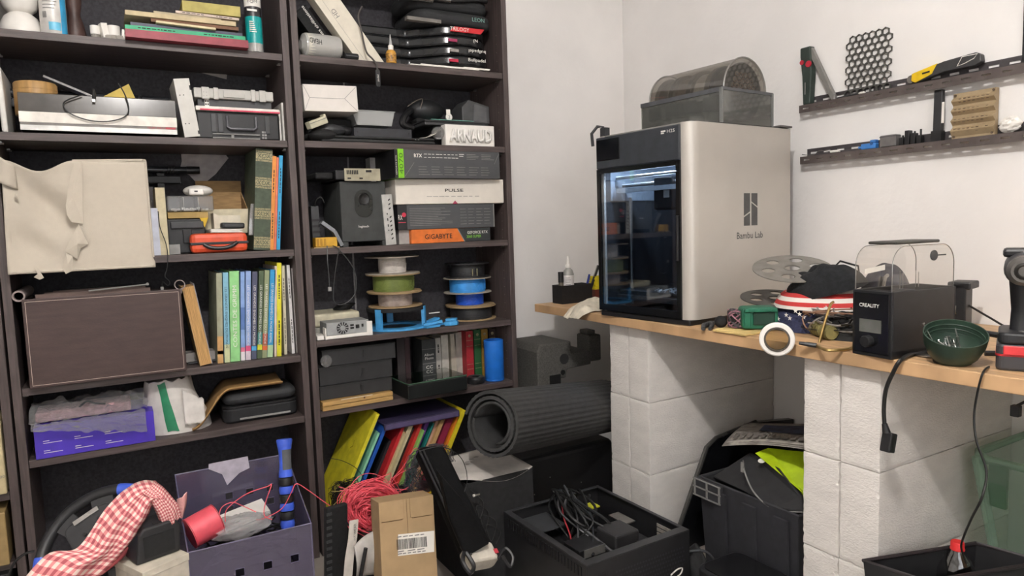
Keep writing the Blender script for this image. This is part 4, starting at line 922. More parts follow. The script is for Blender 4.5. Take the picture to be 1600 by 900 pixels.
# torn pieces in front
sx = -.01
def torn(nm, poly, dy=-.006, curl=.01):
    n = len(poly); cx = sum(p[0] for p in poly)/n; cz = sum(p[1] for p in poly)/n
    vs = [(cx, dy-curl, cz)]+[(p[0], dy-(curl*.2 if i % 2 else 0), p[1]) for i, p in enumerate(poly)]
    MB().add(vs, [(0, 1+i, 1+(i+1) % n) for i in range(n)]).build(nm, FAB, t, solid=.001)
def pl(u, v): q = un(u, v, y=yf-.006); return (q.x-t.location.x, q.z-t.location.z)
torn('torn_edge_flap', [pl(115, 254), pl(128, 252), pl(130, 350), pl(112, 347), pl(105, 336), pl(103, 322), pl(107, 290)], -.010, .006)
torn('torn_scrap', [pl(123, 350), pl(133, 372), pl(138, 381), pl(126, 388), pl(121, 405), pl(102, 392), pl(107, 380)], -.008, .012)
torn('hanging_scrap', [pl(103, 395), pl(114, 400), pl(113, 423), pl(103, 428), pl(98, 420)], -.008, .006)
torn('hanging_scrap', [pl(52, 414), pl(60, 420), pl(69, 434), pl(62, 437), pl(53, 433), pl(60, 430)], -.008, .004)
torn('side_tear', [pl(24, 302), pl(31, 306), pl(30, 312), pl(23, 308)], -.012, .003)
MB().grid(lambda u, v: (-w/2-.008+.038*u, -.008-.012*math.sin(PI*u)+.02*(1-v)*u, h*.80+.24*h*v-.10*h*u*v+.06*h*(1-v)*(-u)), 8, 8).build('corner_flap', FAB, t, solid=.002, smooth=True)
c0 = un(5, 345, y=-.28)
t = tag(MB().box(-.006, .006, 0, .25, 0, .2).build('canvas_panel', FAB, bev=.003), 'cream canvas covered board standing left of the torn fabric cube', 'board'); t.location = (c0.x-.004, -.285, S3+.001)
# pipe behind, papers
x0, x1, a, b = fr(95, 305, 228, 250, -.05)
t = thing('black_bracket_bar', 'black metal bar lying behind the fabric cube at the back', 'bar', ((x0+x1)/2, -.045, 1.33))
L_ = (x1-x0)/2
MB().cyl((-L_, 0, 0), .011, 2*L_-.03, 14, 'x').build('bar', M('satin_black', '2c2d31'), t, smooth=True); MB().cyl((L_-.03, 0, 0), .0125, .04, 14, 'x').build('end_sleeve', BLK, t, smooth=True)
MB().box(-L_+.05, L_-.05, -.012, .012, -.045, -.02).build('lower_housing', BLK, t, bev=.003)
MB().box(L_-.12, L_-.1, -.01, .01, -.272, -.012).build('support_post', BLK, t); MB().box(-L_+.1, -L_+.12, -.01, .01, -.272, -.012).build('support_post', BLK, t)
for k in range(3): MB().tube([(L_-.09+k*.008, -.013, -.014), (L_-.082+k*.008, -.013, .014)], .0015, 5).build('cable_turn', CABLE, t)
p = [un(u, v, y=BY1-.014) for u, v in ((284, 252), (283, 240), (349, 238), (357, 247), (337, 272), (313, 292), (296, 274), (281, 265))]
t = tag(MB().add([q-p[0] for q in p], [tuple(range(8))]).build('creased_sheet', M('grey_sheet', 'a7a09f', .8), solid=.001), 'pale grey creased sheet against the back board on third shelf', 'paper'); t.location = p[0]
# notebooks beside the cube
DK = C('3a3432', .5)
tb, ox, w_, h_ = book('thin dark notebook with pens clipped beside the fabric cube', 232, 243, 292, 402, -.16, .11, S3, DK)
MB().tube([(ox+.004, -.004, h_*.85), (ox+.003, -.004, h_*.5)], .002, 6).build('pen_clip', STEEL, tb); MB().tube([(ox+.012, -.004, h_*.8), (ox+.011, -.004, h_*.5)], .002, 6).build('pen_clip', STEEL, tb)
book('thin white folder nearest the torn fabric cube', 228, 235, 320, 405, -.286, .15, S3, C('d5d2cf', .7), lean=-.06)
book('bluish white folder beside the cream thick book', 238, 249, 325, 404, -.28, .15, S3, C('c5c9d6', .7), pages=PAP)
book('tall thick cream book with page edges facing out', 246, 261, 293, 400, -.272, .14, S3, C('cabf9f', .8), pages=C('d8cdb0', .8))
# black cases, clear organizer, gadgets
t, w, h = pbox('black_drill_case', 'black plastic tool case beneath the clear organizer box', 'tool case', 262, 322, 342, 396, -.2, .15, S3, BLK, bev=.004)
MB().box(-w/2+.01, w/2-.006, -.012, 0, h*.72, h*.92).build('case_rim', DGR, t, bev=.003); MB().box(-.012, .014, -.01, 0, h*.3, h*.7).build('latch', BLK, t, bev=.002)
MB().box(-w/2, -w/2+.03, -.03, -.002, 0, .03).build('grey_tab', GRY, t)
z = S3+h+.003
t, w, h = pbox('yellow_edged_boards', 'stack of thin yellowish boards under the clear organizer box', 'boards', 262, 325, 331, 341, -.205, .14, z-.001, C('a98e55', .7))
MB().prism([(w/2-.025, 0), (w/2, 0), (w/2-.012, -.03)], -.001, .001, 'y').build('yellow_corner', C('c9a526', .6), t)
z += h+.002
t, w, h = pbox('clear_parts_organizer', 'clear plastic parts organizer with compartments on third shelf', 'organizer', 261, 334, 306, 331, -.215, .13, z-.001, G('clear_organizer', 'ececea', .10, haze=.22, hazecol='b5b3b0'), part='box', bev=.004)
for dx in (-.02, .022): MB().box(dx-.0008, dx+.0008, .003, .127, .003, h-.003).build('divider', M('divider_white', 'bdbbb8', .5), t)
q = MB()
for k in range(30): q.cb((random.uniform(-w/2+.006, w/2-.006), random.uniform(.006, .12), .004+random.random()*.006), (.008, .006, .006))
q = q.build('white_bits', WHT, t); q['kind'] = 'stuff'
z += h+.002
c = un(310, 305, y=-.15)
t = thing('white_gadget', 'white rounded gadget with a small port on the clear organizer', 'gadget', (c.x, -.15, z))
MB().ball((0.0, 0, .016), (.045, .04, .019), 22, 12).build('shell', WHT, t, smooth=True)
t2 = thing('white_adapter', 'small white adapter block resting on the rounded white gadget', 'adapter', (c.x-.012, -.2, z))
MB().box(-.022, .022, -.015, .015, 0, .022).build('case', WHT, t2, bev=.006, seg=3); MB().box(-.006, .004, -.0158, -.0148, .01, .014).build('port', INKB, t2, bev=.001)
# cardboard box with contents
x0, x1, a, b = fr(311, 384, 270, 326, -.12)
bot = un(345, 360, y=-.15).z
t = thing('open_carton', 'open brown carton with raised lid on third shelf', 'carton', ((x0+x1)/2, -.14, S3+.11))
w = x1-x0
MB().box(-w/2, w/2, .11, .113, 0, .13).build('raised_lid', CARD, t); MB().box(-w/2, w/2, .0, .003, -.05, .03).build('front_flap', C('d6ccb0', .8), t)
MB().box(-w/2, -w/2+.003, .003, .11, -.05, .035).build('side_flap', CARD, t); MB().prism([(.003, -.05), (.11, -.05), (.11, .09), (.003, .03)], w/2-.003, w/2, 'x').build('side_flap', CARD, t)
MB().box(-w/2+.003, w/2-.003, .003, .11, -.05, -.047).build('bottom', CARD, t)
MB().box(-w/2+.01, w/2-.01, .02, .1, -.1095, -.051).build('plinth_carton', C('8f7550', .8), t)
for k in range(5): MB().ball((-.02+.015*k, .05, -.005+.006*(k % 3)), (.012, .012, .01), 10, 6).build('wrapped_item', G('wrap', 'e0ddd6', .3, haze=.3), t, smooth=True)
t, w, h = pbox('orange_hard_case', 'bright orange hard case with black handle on third shelf', 'hard case', 298, 388, 364, 397, -.27, .055, S3, C('d9502c', .4), bev=.014)
MB().tube(bez([(-.047, -.002, h*.45), (-.03, -.008, h*.28), (0, -.01, h*.22), (.03, -.008, h*.3), (.05, -.002, h*.5)], 8), .006, 8).build('handle', BLK, t, smooth=True)
MB().box(-w/2-.001, w/2+.001, -.002, .05, h*.42, h*.55).build('zip_band', BLK, t, bev=.001)
zo = S3+h+.002
t = thing('paper_stack', 'thin stack of white papers on the orange hard case', 'papers', (un(352, 362, y=-.25).x, -.26, zo), rot=(0, .03, .03))
for k in range(4): MB().box(-.045+.003*(k % 2), .052-.004*(k % 3), .002*k, .12, .0028*k, .0028*k+.0022).build('sheet', PAP, t)
t = thing('white_open_box', 'white open topped little box on the paper stack', 'box', (un(352, 352, y=-.2).x, -.215, zo+.0125))
MB().box(-.035, .045, 0, .002, 0, .042).box(-.035, -.033, .002, .07, 0, .05).box(.043, .045, .002, .07, 0, .042).box(-.033, .043, .068, .07, 0, .042).box(-.033, .043, .002, .068, 0, .002).build('walls', C('d5ccb8', .8), t)
MB().prism([(-.035, .042), (-.035, .05), (-.02, .042)], 0, .002, 'y').build('torn_corner', C('d5ccb8'), t)
t = thing('black_remote', 'black grey handheld device in front of the white open box', 'device', (un(364, 350, y=-.245).x, -.245, zo+.0125), rot=(0, .04, .1))
MB().box(-.035, .037, 0, .026, 0, .018).build('case', BLK, t, bev=.006, seg=3); MB().box(-.026, .03, -.0008, 0, .005, .013).build('display', DGR, t)
# tall old green book and thin ones
GRN = M('green_leather', '44503f', .6, var=.12, scale=60); GLD = M('dull_gold', '9d946f', .5, var=.25, scale=250)
tb, ox, w_, h_ = book('tall dark green antique book with gold bands on third shelf', 391, 417, 228, 393, -.262, .2, S3, GRN, lean=.085)
for zc in (.075, .36, .665, .93):
    MB().box(ox, ox+w_, -.0006, 0, h_*(zc-.03), h_*(zc+.03)).build('gold_ornament', GLD, tb)
    for s in (-.05, -.04, .04, .05): MB().box(ox, ox+w_, -.0008, 0, h_*(zc+s)-.0012, h_*(zc+s)+.0012).build('gold_line', GLD, tb)
    text('XOX', GRN, tb, (ox+w_/2, -.001, h_*zc), (1, 0, 0), (0, 0, 1), h_*.04, w_*.8, 'ornament_pattern')
book('slim orange book leaning beside the green antique book', 417, 423, 244, 393, -.262, .2, S3, C('d88a3a', .5), lean=.09, title='~', ink=INKB, tw=.6)
book('slim coral book between the orange and blue ones', 423.5, 427, 246, 392, -.262, .2, S3, C('cf6f52', .5), lean=.09)
book('slim sky blue book leaning at the right of third shelf', 427.5, 433, 243, 391, -.262, .2, S3, C('2f9ccc', .5), lean=.09, title='~', ink=INKB, tw=.6)
q = un(393, 330, y=-.235)
t = tag(MB().grid(lambda u, v: (.018*(u-.5)+.012*v, .004*math.sin(4*v), .10*v-.0), 4, 6).build('clear_sleeve', G('sleeve', 'e4e2dd', .25, haze=.15), solid=.001), 'clear plastic sleeve leaning against the green antique book', 'sleeve'); t.location = (q.x-.006, -.245, S3+.052)
pts = [un(u, v, y=-.30) for u, v in ((247, 330), (250, 355), (259, 380), (262, 400), (261, 420), (258, 432), (265, 440), (262, 446), (254, 440), (253, 448))]
t = thing('hanging_usb_cable', 'thin black USB cable hanging over the third shelf edge', 'cable', pts[0])
MB().tube(bez([p-pts[0] for p in pts], 6), .0014, 5).build('cord', CABLE, t, smooth=True); MB().cb(pts[-1]-pts[0]-Vector((0, 0, .005)), (.008, .004, .01)).build('usb_plug', GRY, t)

# ================================================================== left bookcase, fourth shelf
LEA = M('brown_leatherette', '43322f', .5, var=.07, scale=14, stretch=(1, 1, 5), bump=.0006, bscale=120)
yf = -.312; LX0 = un(46, 600, y=yf).x; LX1 = un(292, 575, y=yf).x; w = LX1-LX0
h = un(165, 460, y=yf).z-S4; 
t = thing('leather_box', 'large brown leatherette storage box with pale stitching on fourth shelf', 'storage box', ((LX0+LX1)/2, yf, S4+.001))
MB().box(-w/2, w/2, 0, .006, 0, h).box(-w/2, w/2, .27, .276, 0, h-.012).box(-w/2, -w/2+.006, .006, .27, 0, h-.004).box(w/2-.006, w/2, .006, .27, 0, h-.004).box(-w/2+.006, w/2-.006, .006, .27, 0, .006).build('walls', LEA, t, bev=.002)
ST = M('stitch_thread', 'b9a89b', .8)
e = .007
for a in ((-w/2+e, w/2-e, h-e-.0012, h-e), (-w/2+e, w/2-e, e, e+.0012), (-w/2+e, -w/2+e+.0012, e, h-e), (w/2-e-.0012, w/2-e, e, h-e)): MB().box(a[0], a[1], -.0008, 0, a[2], a[3]).build('stitch_line', ST, t)
t2 = thing('magazines_in_box', 'loose papers and clipboard sticking out of the brown leather box', 'papers', ((LX0+LX1)/2, yf, S4+.014))
for k in range(5): MB().box(-w/2+.03+.02*k, w/2-.08-.01*k, .03+.03*k, .034+.03*k, 0, h-.004+.003*k).build('paper_sheet', M('brown_paper', '6a5852', .7) if k < 3 else BLKM, t2, rot=(-.01*k, -.004*k, 0))
MB().tube([(-w*.1, .02, h-.002), (w*.28, .02, h+.006)], .0022, 6).build('metal_rod', GRY, t2); MB().cyl((w*.28, .016, h+.007), .004, .01, 10, 'y').build('rod_eye', GRY, t2)
rc_ = un(29, 463, y=-.30)
t = thing('rolled_tube', 'pinkish grey cardboard tube end sticking out left of leather box', 'tube', (rc_.x, -.302, rc_.z))
GT = M('tube_grey', '8c7f7b', .6)
MB().lathe([(.011, 0), (.0155, 0), (.0155, .26), (.011, .26), (.011, 0)], 22, ax='y', close=False).build('tube_wall', GT, t, smooth=True)
MB().lathe([(0, .02), (.011, .02)], 22, ax='y').build('inner_plug', M('tube_inner', '6d5f5a', .7), t)
rc_ = un(281, 445, y=-.31)
t = thing('ring_pull', 'pale grey open ring standing at the leather box corner', 'ring', (rc_.x, -.306, rc_.z))
MB().lathe([(.0125, -.004), (.015, -.004), (.015, .008), (.0125, .008), (.0125, -.004)], 26, ax='y', close=False).build('ring', GT, t, smooth=True); MB().box(-.003, .004, -.004, .006, -.026, -.014).build('stem', GT, t)
# paperback with pages outward
x0, x1, a, b = fr(309, 328, 447, 566, -.275)
t = thing('yellowed_paperback', 'yellowed paperback leaning left with page edges facing out', 'book', (x1-.001, -.275, S4+.0065), rot=(0, -.14, 0))
h = b-S4; w = .036
MB().box(-w+.002, -.002, 0, .11, .001, h-.001).build('page_block', M('old_pages', 'c49a63', .9, var=.2, scale=30, stretch=(30, 1, .5)), t)
MB().box(-w, -w+.0018, -.002, .112, 0, h+.003).build('cover', M('old_cover', 'b89a6b', .8), t); MB().box(-.0018, 0, -.003, .112, 0, h+.006).build('cover', M('old_cover_grey', '9c9aa0', .7), t)
x0, x1, a, b = fr(290, 336, 530, 552, -.2)
t = thing('grey_cable_tray', 'pale grey curved plastic tray lying behind the yellowed paperback', 'tray', ((x0+x1)/2, -.2, S4+.003))
MB().prism(rrect((x1-x0)*1.1, .03, .01, cy=.016), 0, .06, 'y').build('tray', M('tray_grey', '98938f', .5), t, smooth=True); MB().box(-.04, .04, -.02, 0, 0, .004).build('dark_foot', DGR, t)
# row of comic albums
G_ = 'LES GRANDES ENIGMES DU MONDE'
row = [(335, 344, 427, 565, .05, '9a9c84', None, 'faded olive album with orange foot at the left of the row', [(.0, .3, 'c49a63'), (.1, .14, 'c4693a')]),
 (346, 354.5, 426, 564, .045, '7fb4c9', G_, 'pale blue album with yellow foot second in the row', [(0, .2, 'c9cf9f')]),
 (355.5, 370.5, 424, 563, .05, '8fce86', 'CONTES DE GRIMM', 'wide light green fairy tale album in the row', []),
 (371.5, 378, 425, 561, .06, '7f9fd0', None, 'blue and white cloudy album right of the green one', [(0, .1, 'd9d4d6'), (.1, .15, 'd06a86'), (.35, .6, '4f6fa8')]),
 (379, 387, 424, 560, .065, '8ba5d2', G_, 'periwinkle blue album with pink foot in the row', [(0, .1, 'cbbfc8'), (.1, .16, 'd4507c')]),
 (388, 396, 425, 558, .075, '4b4f66', G_, 'slate purple album with light blue tag in the row', [(.1, .15, '4aa0d0')]),
 (397, 404.5, 424, 556, .085, '4a5a40', G_, 'dark green album with yellow tag in the row', [(.1, .16, 'd0d035'), (.16, .3, '3f7f7a')]),
 (405, 412.5, 423, 555, .09, '8a9470', G_, 'moss green album with orange tag in the row', [(.09, .14, 'd0622c'), (.15, .28, 'a05038')]),
 (413, 421.5, 422, 553, .095, '2a90c4', 'LES GRANDES ENIGMES DU MONDE ANIMAL', 'bright cyan album with pale foot in the row', [(0, .14, 'a9c89c')]),
 (424, 427.5, 416, 553, .065, 'd0bfae', None, 'thin pinkish cream album beside the yellow one', []),
 (428, 435, 411, 553, .06, 'd6cf2a', '~', 'bright yellow album taller than its neighbours', []),
 (440, 444.5, 415, 551, .03, 'cfc9ae', '~', 'thin cream album between yellow and white albums', []),
 (452, 456.5, 414, 549, 0, 'd8d6d4', '~', 'thin white album with black letters near the end', []),
 (459, 464, 419, 546, 0, '8d8784', None, 'grey album last in the row beside the panel', [])]
for u0, u1, v0, v1, ln, c_, ti, lb, bands in row:
    yy = -.262 if u0 < 430 else -.24
    book(lb, u0, u1, v0, v1, yy, .2, S4, C(c_, .45), lean=ln, title=ti, ink=(INKB if c_ in ('7fb4c9', 'd6cf2a', 'cfc9ae', 'd8d6d4') else INKW), tw=.68, group='albums on the fourth shelf', bands=[(a, b, C(k, .5), 'colour_band') for a, b, k in bands])

# ================================================================== left bookcase, fifth shelf
t, w, h = pbox('purple_product_box', 'flat purple blue product carton under the crinkled plastic bag', 'carton', 53, 243, 655, 712, -.29, .2, S5, M('purple_card', '4a34b0', .45, var=.05), rz=0)
for i in range(2):
    for k in range(3): MB().box(-w/2+.02+.075*k, -w/2+.065+.075*k, -.0006, 0, .015+.028*i, .0165+.028*i).box(-w/2+.02+.075*k, -w/2+.035+.075*k, -.0006, 0, .021+.028*i, .0225+.028*i).build('print_line', INKW, t)
zt = S5+h+.003
FOIL = G('crinkled_film', 'f0eef0', .16, .10, haze=.10, bump=.02, bscale=30)
t = thing('plastic_bag', 'crinkled clear plastic bag holding pink foam on the purple carton', 'plastic bag', (un(140, 665, y=-.26).x, -.305, zt))
MB().box(-.13, .11, .05, .16, .001, .03).build('pink_contents', M('pink_foam', 'b98f92', .8, var=.15, scale=60), t, bev=.006)
MB().tube(bez([(-.02, .04, .035), (0, .03, .05), (.02, .035, .04), (.045, .03, .036)]), .003, 6).build('dark_strap', DGR, t, smooth=True)
MB().grid(lambda u, v: (-.140+.29*u+.010*nz(u*6, v*4), -.012+.22*v, .004+.045*math.sin(PI*min(1, v*1.05))*(.7+.5*nz(u*5, v*5, 2))+.012*nz(u*14, v*10, 7)+.012), 46, 26).build('film', FOIL, t)
MB().grid(lambda u, v: (-.135+.28*u, -.010-.012*v+.008*nz(u*9, v*6, 4), .012-(.012+.055*u)*v+.01*nz(u*12, v*7)), 34, 10).build('hanging_film', FOIL, t)
t = thing('white_carrier_bag', 'white plastic carrier bag with green stripe on fifth shelf', 'carrier bag', (un(275, 680, y=-.25).x+.012, -.26, S5+.001))
BAGW = M('bag_white', 'cfcac4', .4, var=.05, bump=.002, bscale=40)
def bagf(u, v):
    a = 2*PI*u; r = (.10+.012*nz(math.cos(a)*2, math.sin(a)*2, v*2))*(1-.35*v); 
    return (r*math.cos(a)*1.0-.02*v, .075+.07*math.sin(a)*(1-.3*v), .165*v+.012*nz(math.cos(a)*3, math.sin(a)*3, v*3+5)*(v > .02)-.0)
MB().grid(bagf, 40, 16).add([(.1*math.cos(2*PI*i/20)*.96, .075+.067*math.sin(2*PI*i/20), .001) for i in range(20)], [tuple(range(20))]).add([bagf(i/20, 1) for i in range(20)], [tuple(range(20))]).build('bag', BAGW, t, smooth=True)
MB().grid(lambda u, v: tuple(Vector(bagf(.70+.05*u-.03*v, .06+.9*v))*1.0+Vector((0, -.003, 0))), 6, 14).build('green_stripe', C('1e7f57', .4), t, smooth=True)
MB().grid(lambda u, v: (.015+.06*u, -.004+.02*v, .025+.11*v-.04*u*v+.006*nz(u*6, v*6)), 12, 12).build('loose_flap', BAGW, t, solid=.001, smooth=True)
t = thing('black_zip_case', 'black zipped hard case with rounded lid on fifth shelf', 'zip case', (un(410, 655, y=-.24).x, -.245, S5+.001), rz=-.02)
w = .235; 
MB().prism(rrect(w, .17, .03, cy=.085), .0, .05, 'z').build('lower_shell', M('case_cloth', '1b1c1f', .7, bump=.0005, bscale=300), t, bev=.008, smooth=True)
MB().prism(rrect(w*.99, .168, .03, cy=.085), .056, .098, 'z').build('lid', M('case_cloth_top', '2e2f31', .7, bump=.0005, bscale=300), t, bev=.02, seg=4, smooth=True)
MB().prism(rrect(w*1.01, .174, .032, cy=.085), .0505, .0555, 'z').build('zip', BLK, t); MB().box(-.07, .09, -.006, 0, .01, .016).build('grey_pull', GRY, t, bev=.001)
t = thing('brown_envelope', 'brown paper envelope bent over the black zip case', 'envelope', (un(375, 620, y=-.2).x, -.262, S5+.001))
def env(u, v):
    x = -.155+.28*u; k = min(1, max(0, u/.42)); z = .004+.112*(k*k*(3-2*k))+.002*v; return (x+.012*v, .0+.17*v, z+.003)
MB().grid(env, 26, 6).build('sheet', M('kraft_paper', '9d7a4b', .8, var=.06), t, solid=.002, smooth=True)
MB().grid(lambda u, v: tuple(Vector(env(u, 0))+Vector((0, -.003-.012*(1-v), .006-.010*v))), 26, 2).build('folded_edge', M('kraft_light', 'c29a62', .8), t, solid=.001, smooth=True)
t = thing('dark_pouch', 'small black pouch between purple carton and carrier bag', 'pouch', (un(247, 672, y=-.2).x, -.2, S5+.001))
MB().ball((0, .02, .028), (.02, .03, .028), 14, 8).build('pouch', BLKM, t, smooth=True); MB().tube([(-.01, 0, .05), (.0, -.01, .06), (.01, 0, .05)], .002, 5).build('drawstring', CABLE, t)

# ================================================================== right bookcase, top shelf
c = un(500, 70, y=-.235)
t = thing('lying_bottle', 'clear plastic drinking bottle lying on the top right shelf', 'bottle', (c.x-.004, -.243, T1+.042), rot=(0, -.02, .12))
BOT = G('bottle_plastic', 'e9e9e6', .22, haze=.5, hazecol='d8d7d2')
MB().lathe([(0, .066), (.02, .071), (.036, .066), (.039, .055), (.0385, .02), (.0395, -.0), (.0385, -.05), (.036, -.056), (.02, -.062), (.016, -.066), (0, -.066)], 28, ax='x').build('body', BOT, t, smooth=True)
for k in range(5): a = k*2*PI/5; MB().ball((.064, .02*math.cos(a), .02*math.sin(a)), (.01, .009, .009), 10, 6).build('base_foot', BOT, t, smooth=True)
MB().lathe([(.0388, -.05), (.0388, -.005)], 24, ax='x', close=False).build('milky_sleeve', M('milky_sleeve', 'c9c6ba', .4), t, smooth=True)
text('HEAD', INKB, t, (-.028, -.0394, .006), (-1, 0, .12), (0, 0, -1), .016, .042, 'brand_lettering', bold=.01)
def lean_box(name, label, px_, pz_, y, w, L, dep, ang, mat):
    t = thing(name, label, 'box', (px_, y, pz_), rot=(0, ang, 0)); MB().prism([(-w, w*math.tan(-ang)), (0, 0), (0, L), (-w, L)], 0, dep, 'y').build('body', mat, t, bev=.0015); return t
BOXC = M('cream_carton', 'd4cdbd', .6, var=.03)
p = un(603, 97, y=-.27); 
t = lean_box('long_cream_box', 'long cream carton leaning diagonally on the top right shelf', p.x, T1+.001, -.262, .078, .36, .055, -.64, BOXC)
MB().box(-.056, -.0555, -.0006, 0, .045, .35).build('crease', INKG, t)
text('HD', INKG, t, (-.045, -.0012, .22), (0, 0, 1), (-1, 0, 0), .016, .03, 'faint_print')
q_ = p.x-.122
t = lean_box('long_black_book', 'long black book with white spine lettering leaning beside the cream carton', q_, T1+.02, -.198, .05, .205, .1, -.64, BLKM)
text('Mystères des civilisations', INKW, t, (-.014, -.0012, .118), (0, 0, 1), (-1, 0, 0), .014, .185, 'spine_title', bold=.012); MB().box(-.05, .0, 0.002, .098, .2055, .209).build('end_flap', BLKM, t)
c = un(556, 84, y=-.25)
t = thing('black_pouch_strap', 'folded black strap lying under the leaning cartons', 'strap', (c.x-.02, -.285, T1+.001)); MB().box(-.028, .02, 0, .018, 0, .02).build('fold', BLKM, t, bev=.006); MB().box(-.026, .018, -.003, 0, .008, .012).build('seam', DGR, t)
c = un(612, 97, y=-.275)
t = thing('glue_bottle', 'small glue bottle with orange label and pointed nozzle', 'bottle', (c.x, -.272, T1+.001))
MB().lathe([(0, 0), (.0165, 0), (.018, .003), (.018, .034), (.014, .042), (.009, .045)], 22).build('body', C('c8923a', .4), t, smooth=True)
MB().lathe([(.0183, .004), (.0183, .031)], 22, close=False).build('label', M('glue_label', 'a87a34', .5, var=.35, scale=140), t, smooth=True)
MB().lathe([(.009, .045), (.0095, .06), (.006, .062)], 18).build('collar', WHT, t, smooth=True); MB().lathe([(.006, .062), (.0015, .098), (0, .098)], 14).build('nozzle', G('nozzle_clear', 'dcdcd8', .2, haze=.3), t, smooth=True)
# padel rackets stacked flat
def racket_poly(R=.125):
    pts = []
    for i in range(26):
        a = -2.35+4.7*i/25; r = R*(1+.10*math.cos(a)); pts.append((r*math.cos(a)*1.08, r*math.sin(a)))
    return pts+[(-.13, .045), (-.165, .016), (-.335, .016), (-.335, -.016), (-.165, -.016), (-.13, -.045)]
xr = un(757, 70, y=-.17).x-.15
accent = [('b81f3f', 'Bullpadel', 'lowest padel racket of the stack with dark red accents'), ('9a948e', 'bullpadel', 'second lowest padel racket of the stack with glossy grey edge'), ('a03058', '(N', 'third padel racket from the bottom with a round emblem'), ('c8242c', 'TRILOGY', 'fourth padel racket with bright red edge lettering')]
z = T1+.0165
for i, (ac, tx, lb) in enumerate(accent):
    t = thing('padel_racket', lb, 'padel racket', (xr-.005*i+.004*(i % 2), -.155, z), rz=.03*(i % 3-1), group='padel rackets stacked on the top shelf')
    MB().prism(racket_poly(), 0, .034, 'z').build('frame', M('racket_gloss', '1f2022', .22), t, bev=.008, seg=3, smooth=True)
    MB().tube([(-.2, 0, .017), (-.33, 0, .017)], .0195, 12).build('grip_wrap', M('grip_wrap', '333334', .8), t, smooth=True)
    if tx == 'TRILOGY':
        MB().prism([(-.04, .009), (.085, .009), (.10, .027), (-.02, .027)], -.1345, -.130, 'y').build('red_edge', C('c8242c', .35), t); text(tx, INKW, t, (.0, -.136, .0185), (1, 0, 0), (0, 0, 1), .013, .075, 'edge_lettering')
    else:
        sg_ = -1 if i == 1 else 1; text(tx, INKW, t, (.055, -.1345, .018), (sg_, 0, 0), (0, 0, sg_), .015, .07 if len(tx) > 3 else .018, 'edge_lettering'); MB().box(-.055, -.02, -.133, -.1285, .008, .018).build('colour_accent', C(ac, .4), t)
    z += .0352
t = thing('racket_bag', 'black padded racket bag lying on top of the racket stack', 'bag', (xr-.02, -.15, z+.001))
MB().prism(rrect(.32, .25, .06), 0, .05, 'z').build('bag_body', M('bag_black', '232426', .8, bump=.001, bscale=120), t, bev=.018, seg=3, smooth=True)
text('LEON', C('7fa8a0', .6), t, (.09, -.1262, .028), (1, 0, 0), (0, 0, 1), .014, .05, 'bag_lettering')
MB().box(-.19, -.06, -.124, -.10, .0, .012).build('grey_label_patch', M('patch_grey', '77736e', .8), t)
t = thing('black_shoulder_bag', 'black bag with straps and clear buckle on top of the racket bag', 'bag', (xr-.03, -.15, z+.054))
MB().prism(rrect(.34, .22, .07), 0, .06, 'z').build('bag_body', M('bag_black', '232426'), t, bev=.022, seg=3, smooth=True)
MB().tube(bez([(-.2, -.10, .02), (-.1, -.118, .03), (.0, -.12, .035), (.1, -.118, .05), (.15, -.1, .055)]), .009, 8).build('strap', BLK, t, smooth=True)
MB().cyl((-.16, -.122, .025), .012, .08, 12, 'x').build('clear_tube', G('tube_clear', 'c9c9c4', .25, haze=.2, hazecol='8b8a86'), t, smooth=True); MB().cyl((-.06, -.122, .032), .009, .05, 12, 'x').build('clear_tube', G('tube_clear'), t, smooth=True)
pts = [un(u, v, y=-.30) for u, v in ((566, 10), (560, 25), (565, 50), (572, 80), (582, 92), (588, 100), (590, 112))]
t = thing('padel_wrist_strap', 'black wrist strap with white lettered tag hanging over shelf edge', 'strap', pts[-1])
MB().tube(bez([q-pts[-1] for q in pts], 6), .003, 6).build('cord', M('cord_brown', '4a4542', .7), t, smooth=True)
MB().prism(rrect(.016, .058, .006, cy=-.022), -.003, .003, 'y').build('tag', BLK, t, bev=.001); text('padel', INKW, t, (0, -.0042, -.022), (0, 0, 1), (-1, 0, 0), .008, .022, 'tag_lettering')
t = thing('white_sheets', 'white paper sheets lying under the rackets on the shelf edge', 'papers', (un(705, 105, y=-.28).x, -.288, T1+.0008))
for k, (x0, x1) in enumerate(((-.16, .11), (-.12, .155), (.05, .16))): MB().box(x0, x1, .002*k, .25, .0035*k, .0035*k+.003).build('sheet', PAP, t, rot=(0, 0, .012*(k-1)))

# ================================================================== right bookcase, second shelf
def zx(u, v, y): q = un(u, v, y=y); return q
t = thing('black_laptop', 'closed black laptop lying on the second shelf of right bookcase', 'laptop', (un(595, 222, y=-.275).x, -.276, T2+.001))
MB().box(-.205, .205, 0, .25, 0, .012).build('base', M('laptop_black', '262728', .4), t, bev=.004); MB().box(-.205, .205, 0.001, .25, .0135, .022).build('lid', M('laptop_black', '262728'), t, bev=.004)
for k in range(2): MB().cyl((.13+.012*k, .0, .016), .002, .002, 8, 'y').build('led', GRY, t)
z2 = T2+.024
x0, x1, a, b = fr(553, 643, 194, 208, -.25); w = x1-x0; h = .03
t = thing('black_drive_bay', 'black flat metal drive bay on the closed laptop', 'drive bay', ((x0+x1)/2, -.25, z2+.001)); MB().box(-w/2, w/2, 0, .14, 0, h).build('body', M('bay_black', '35363a', .4, metal=.2), t, bev=.001)
for dx in (-w/2+.012, w/2-.012): MB().cyl((dx, -.0012, h*.5), .0025, .002, 8, 'y').build('screw_hole', INKB, t)
t = thing('white_letter_box', 'white carton filled with white plastic letters at shelf right end', 'box', (0, 0, 0))
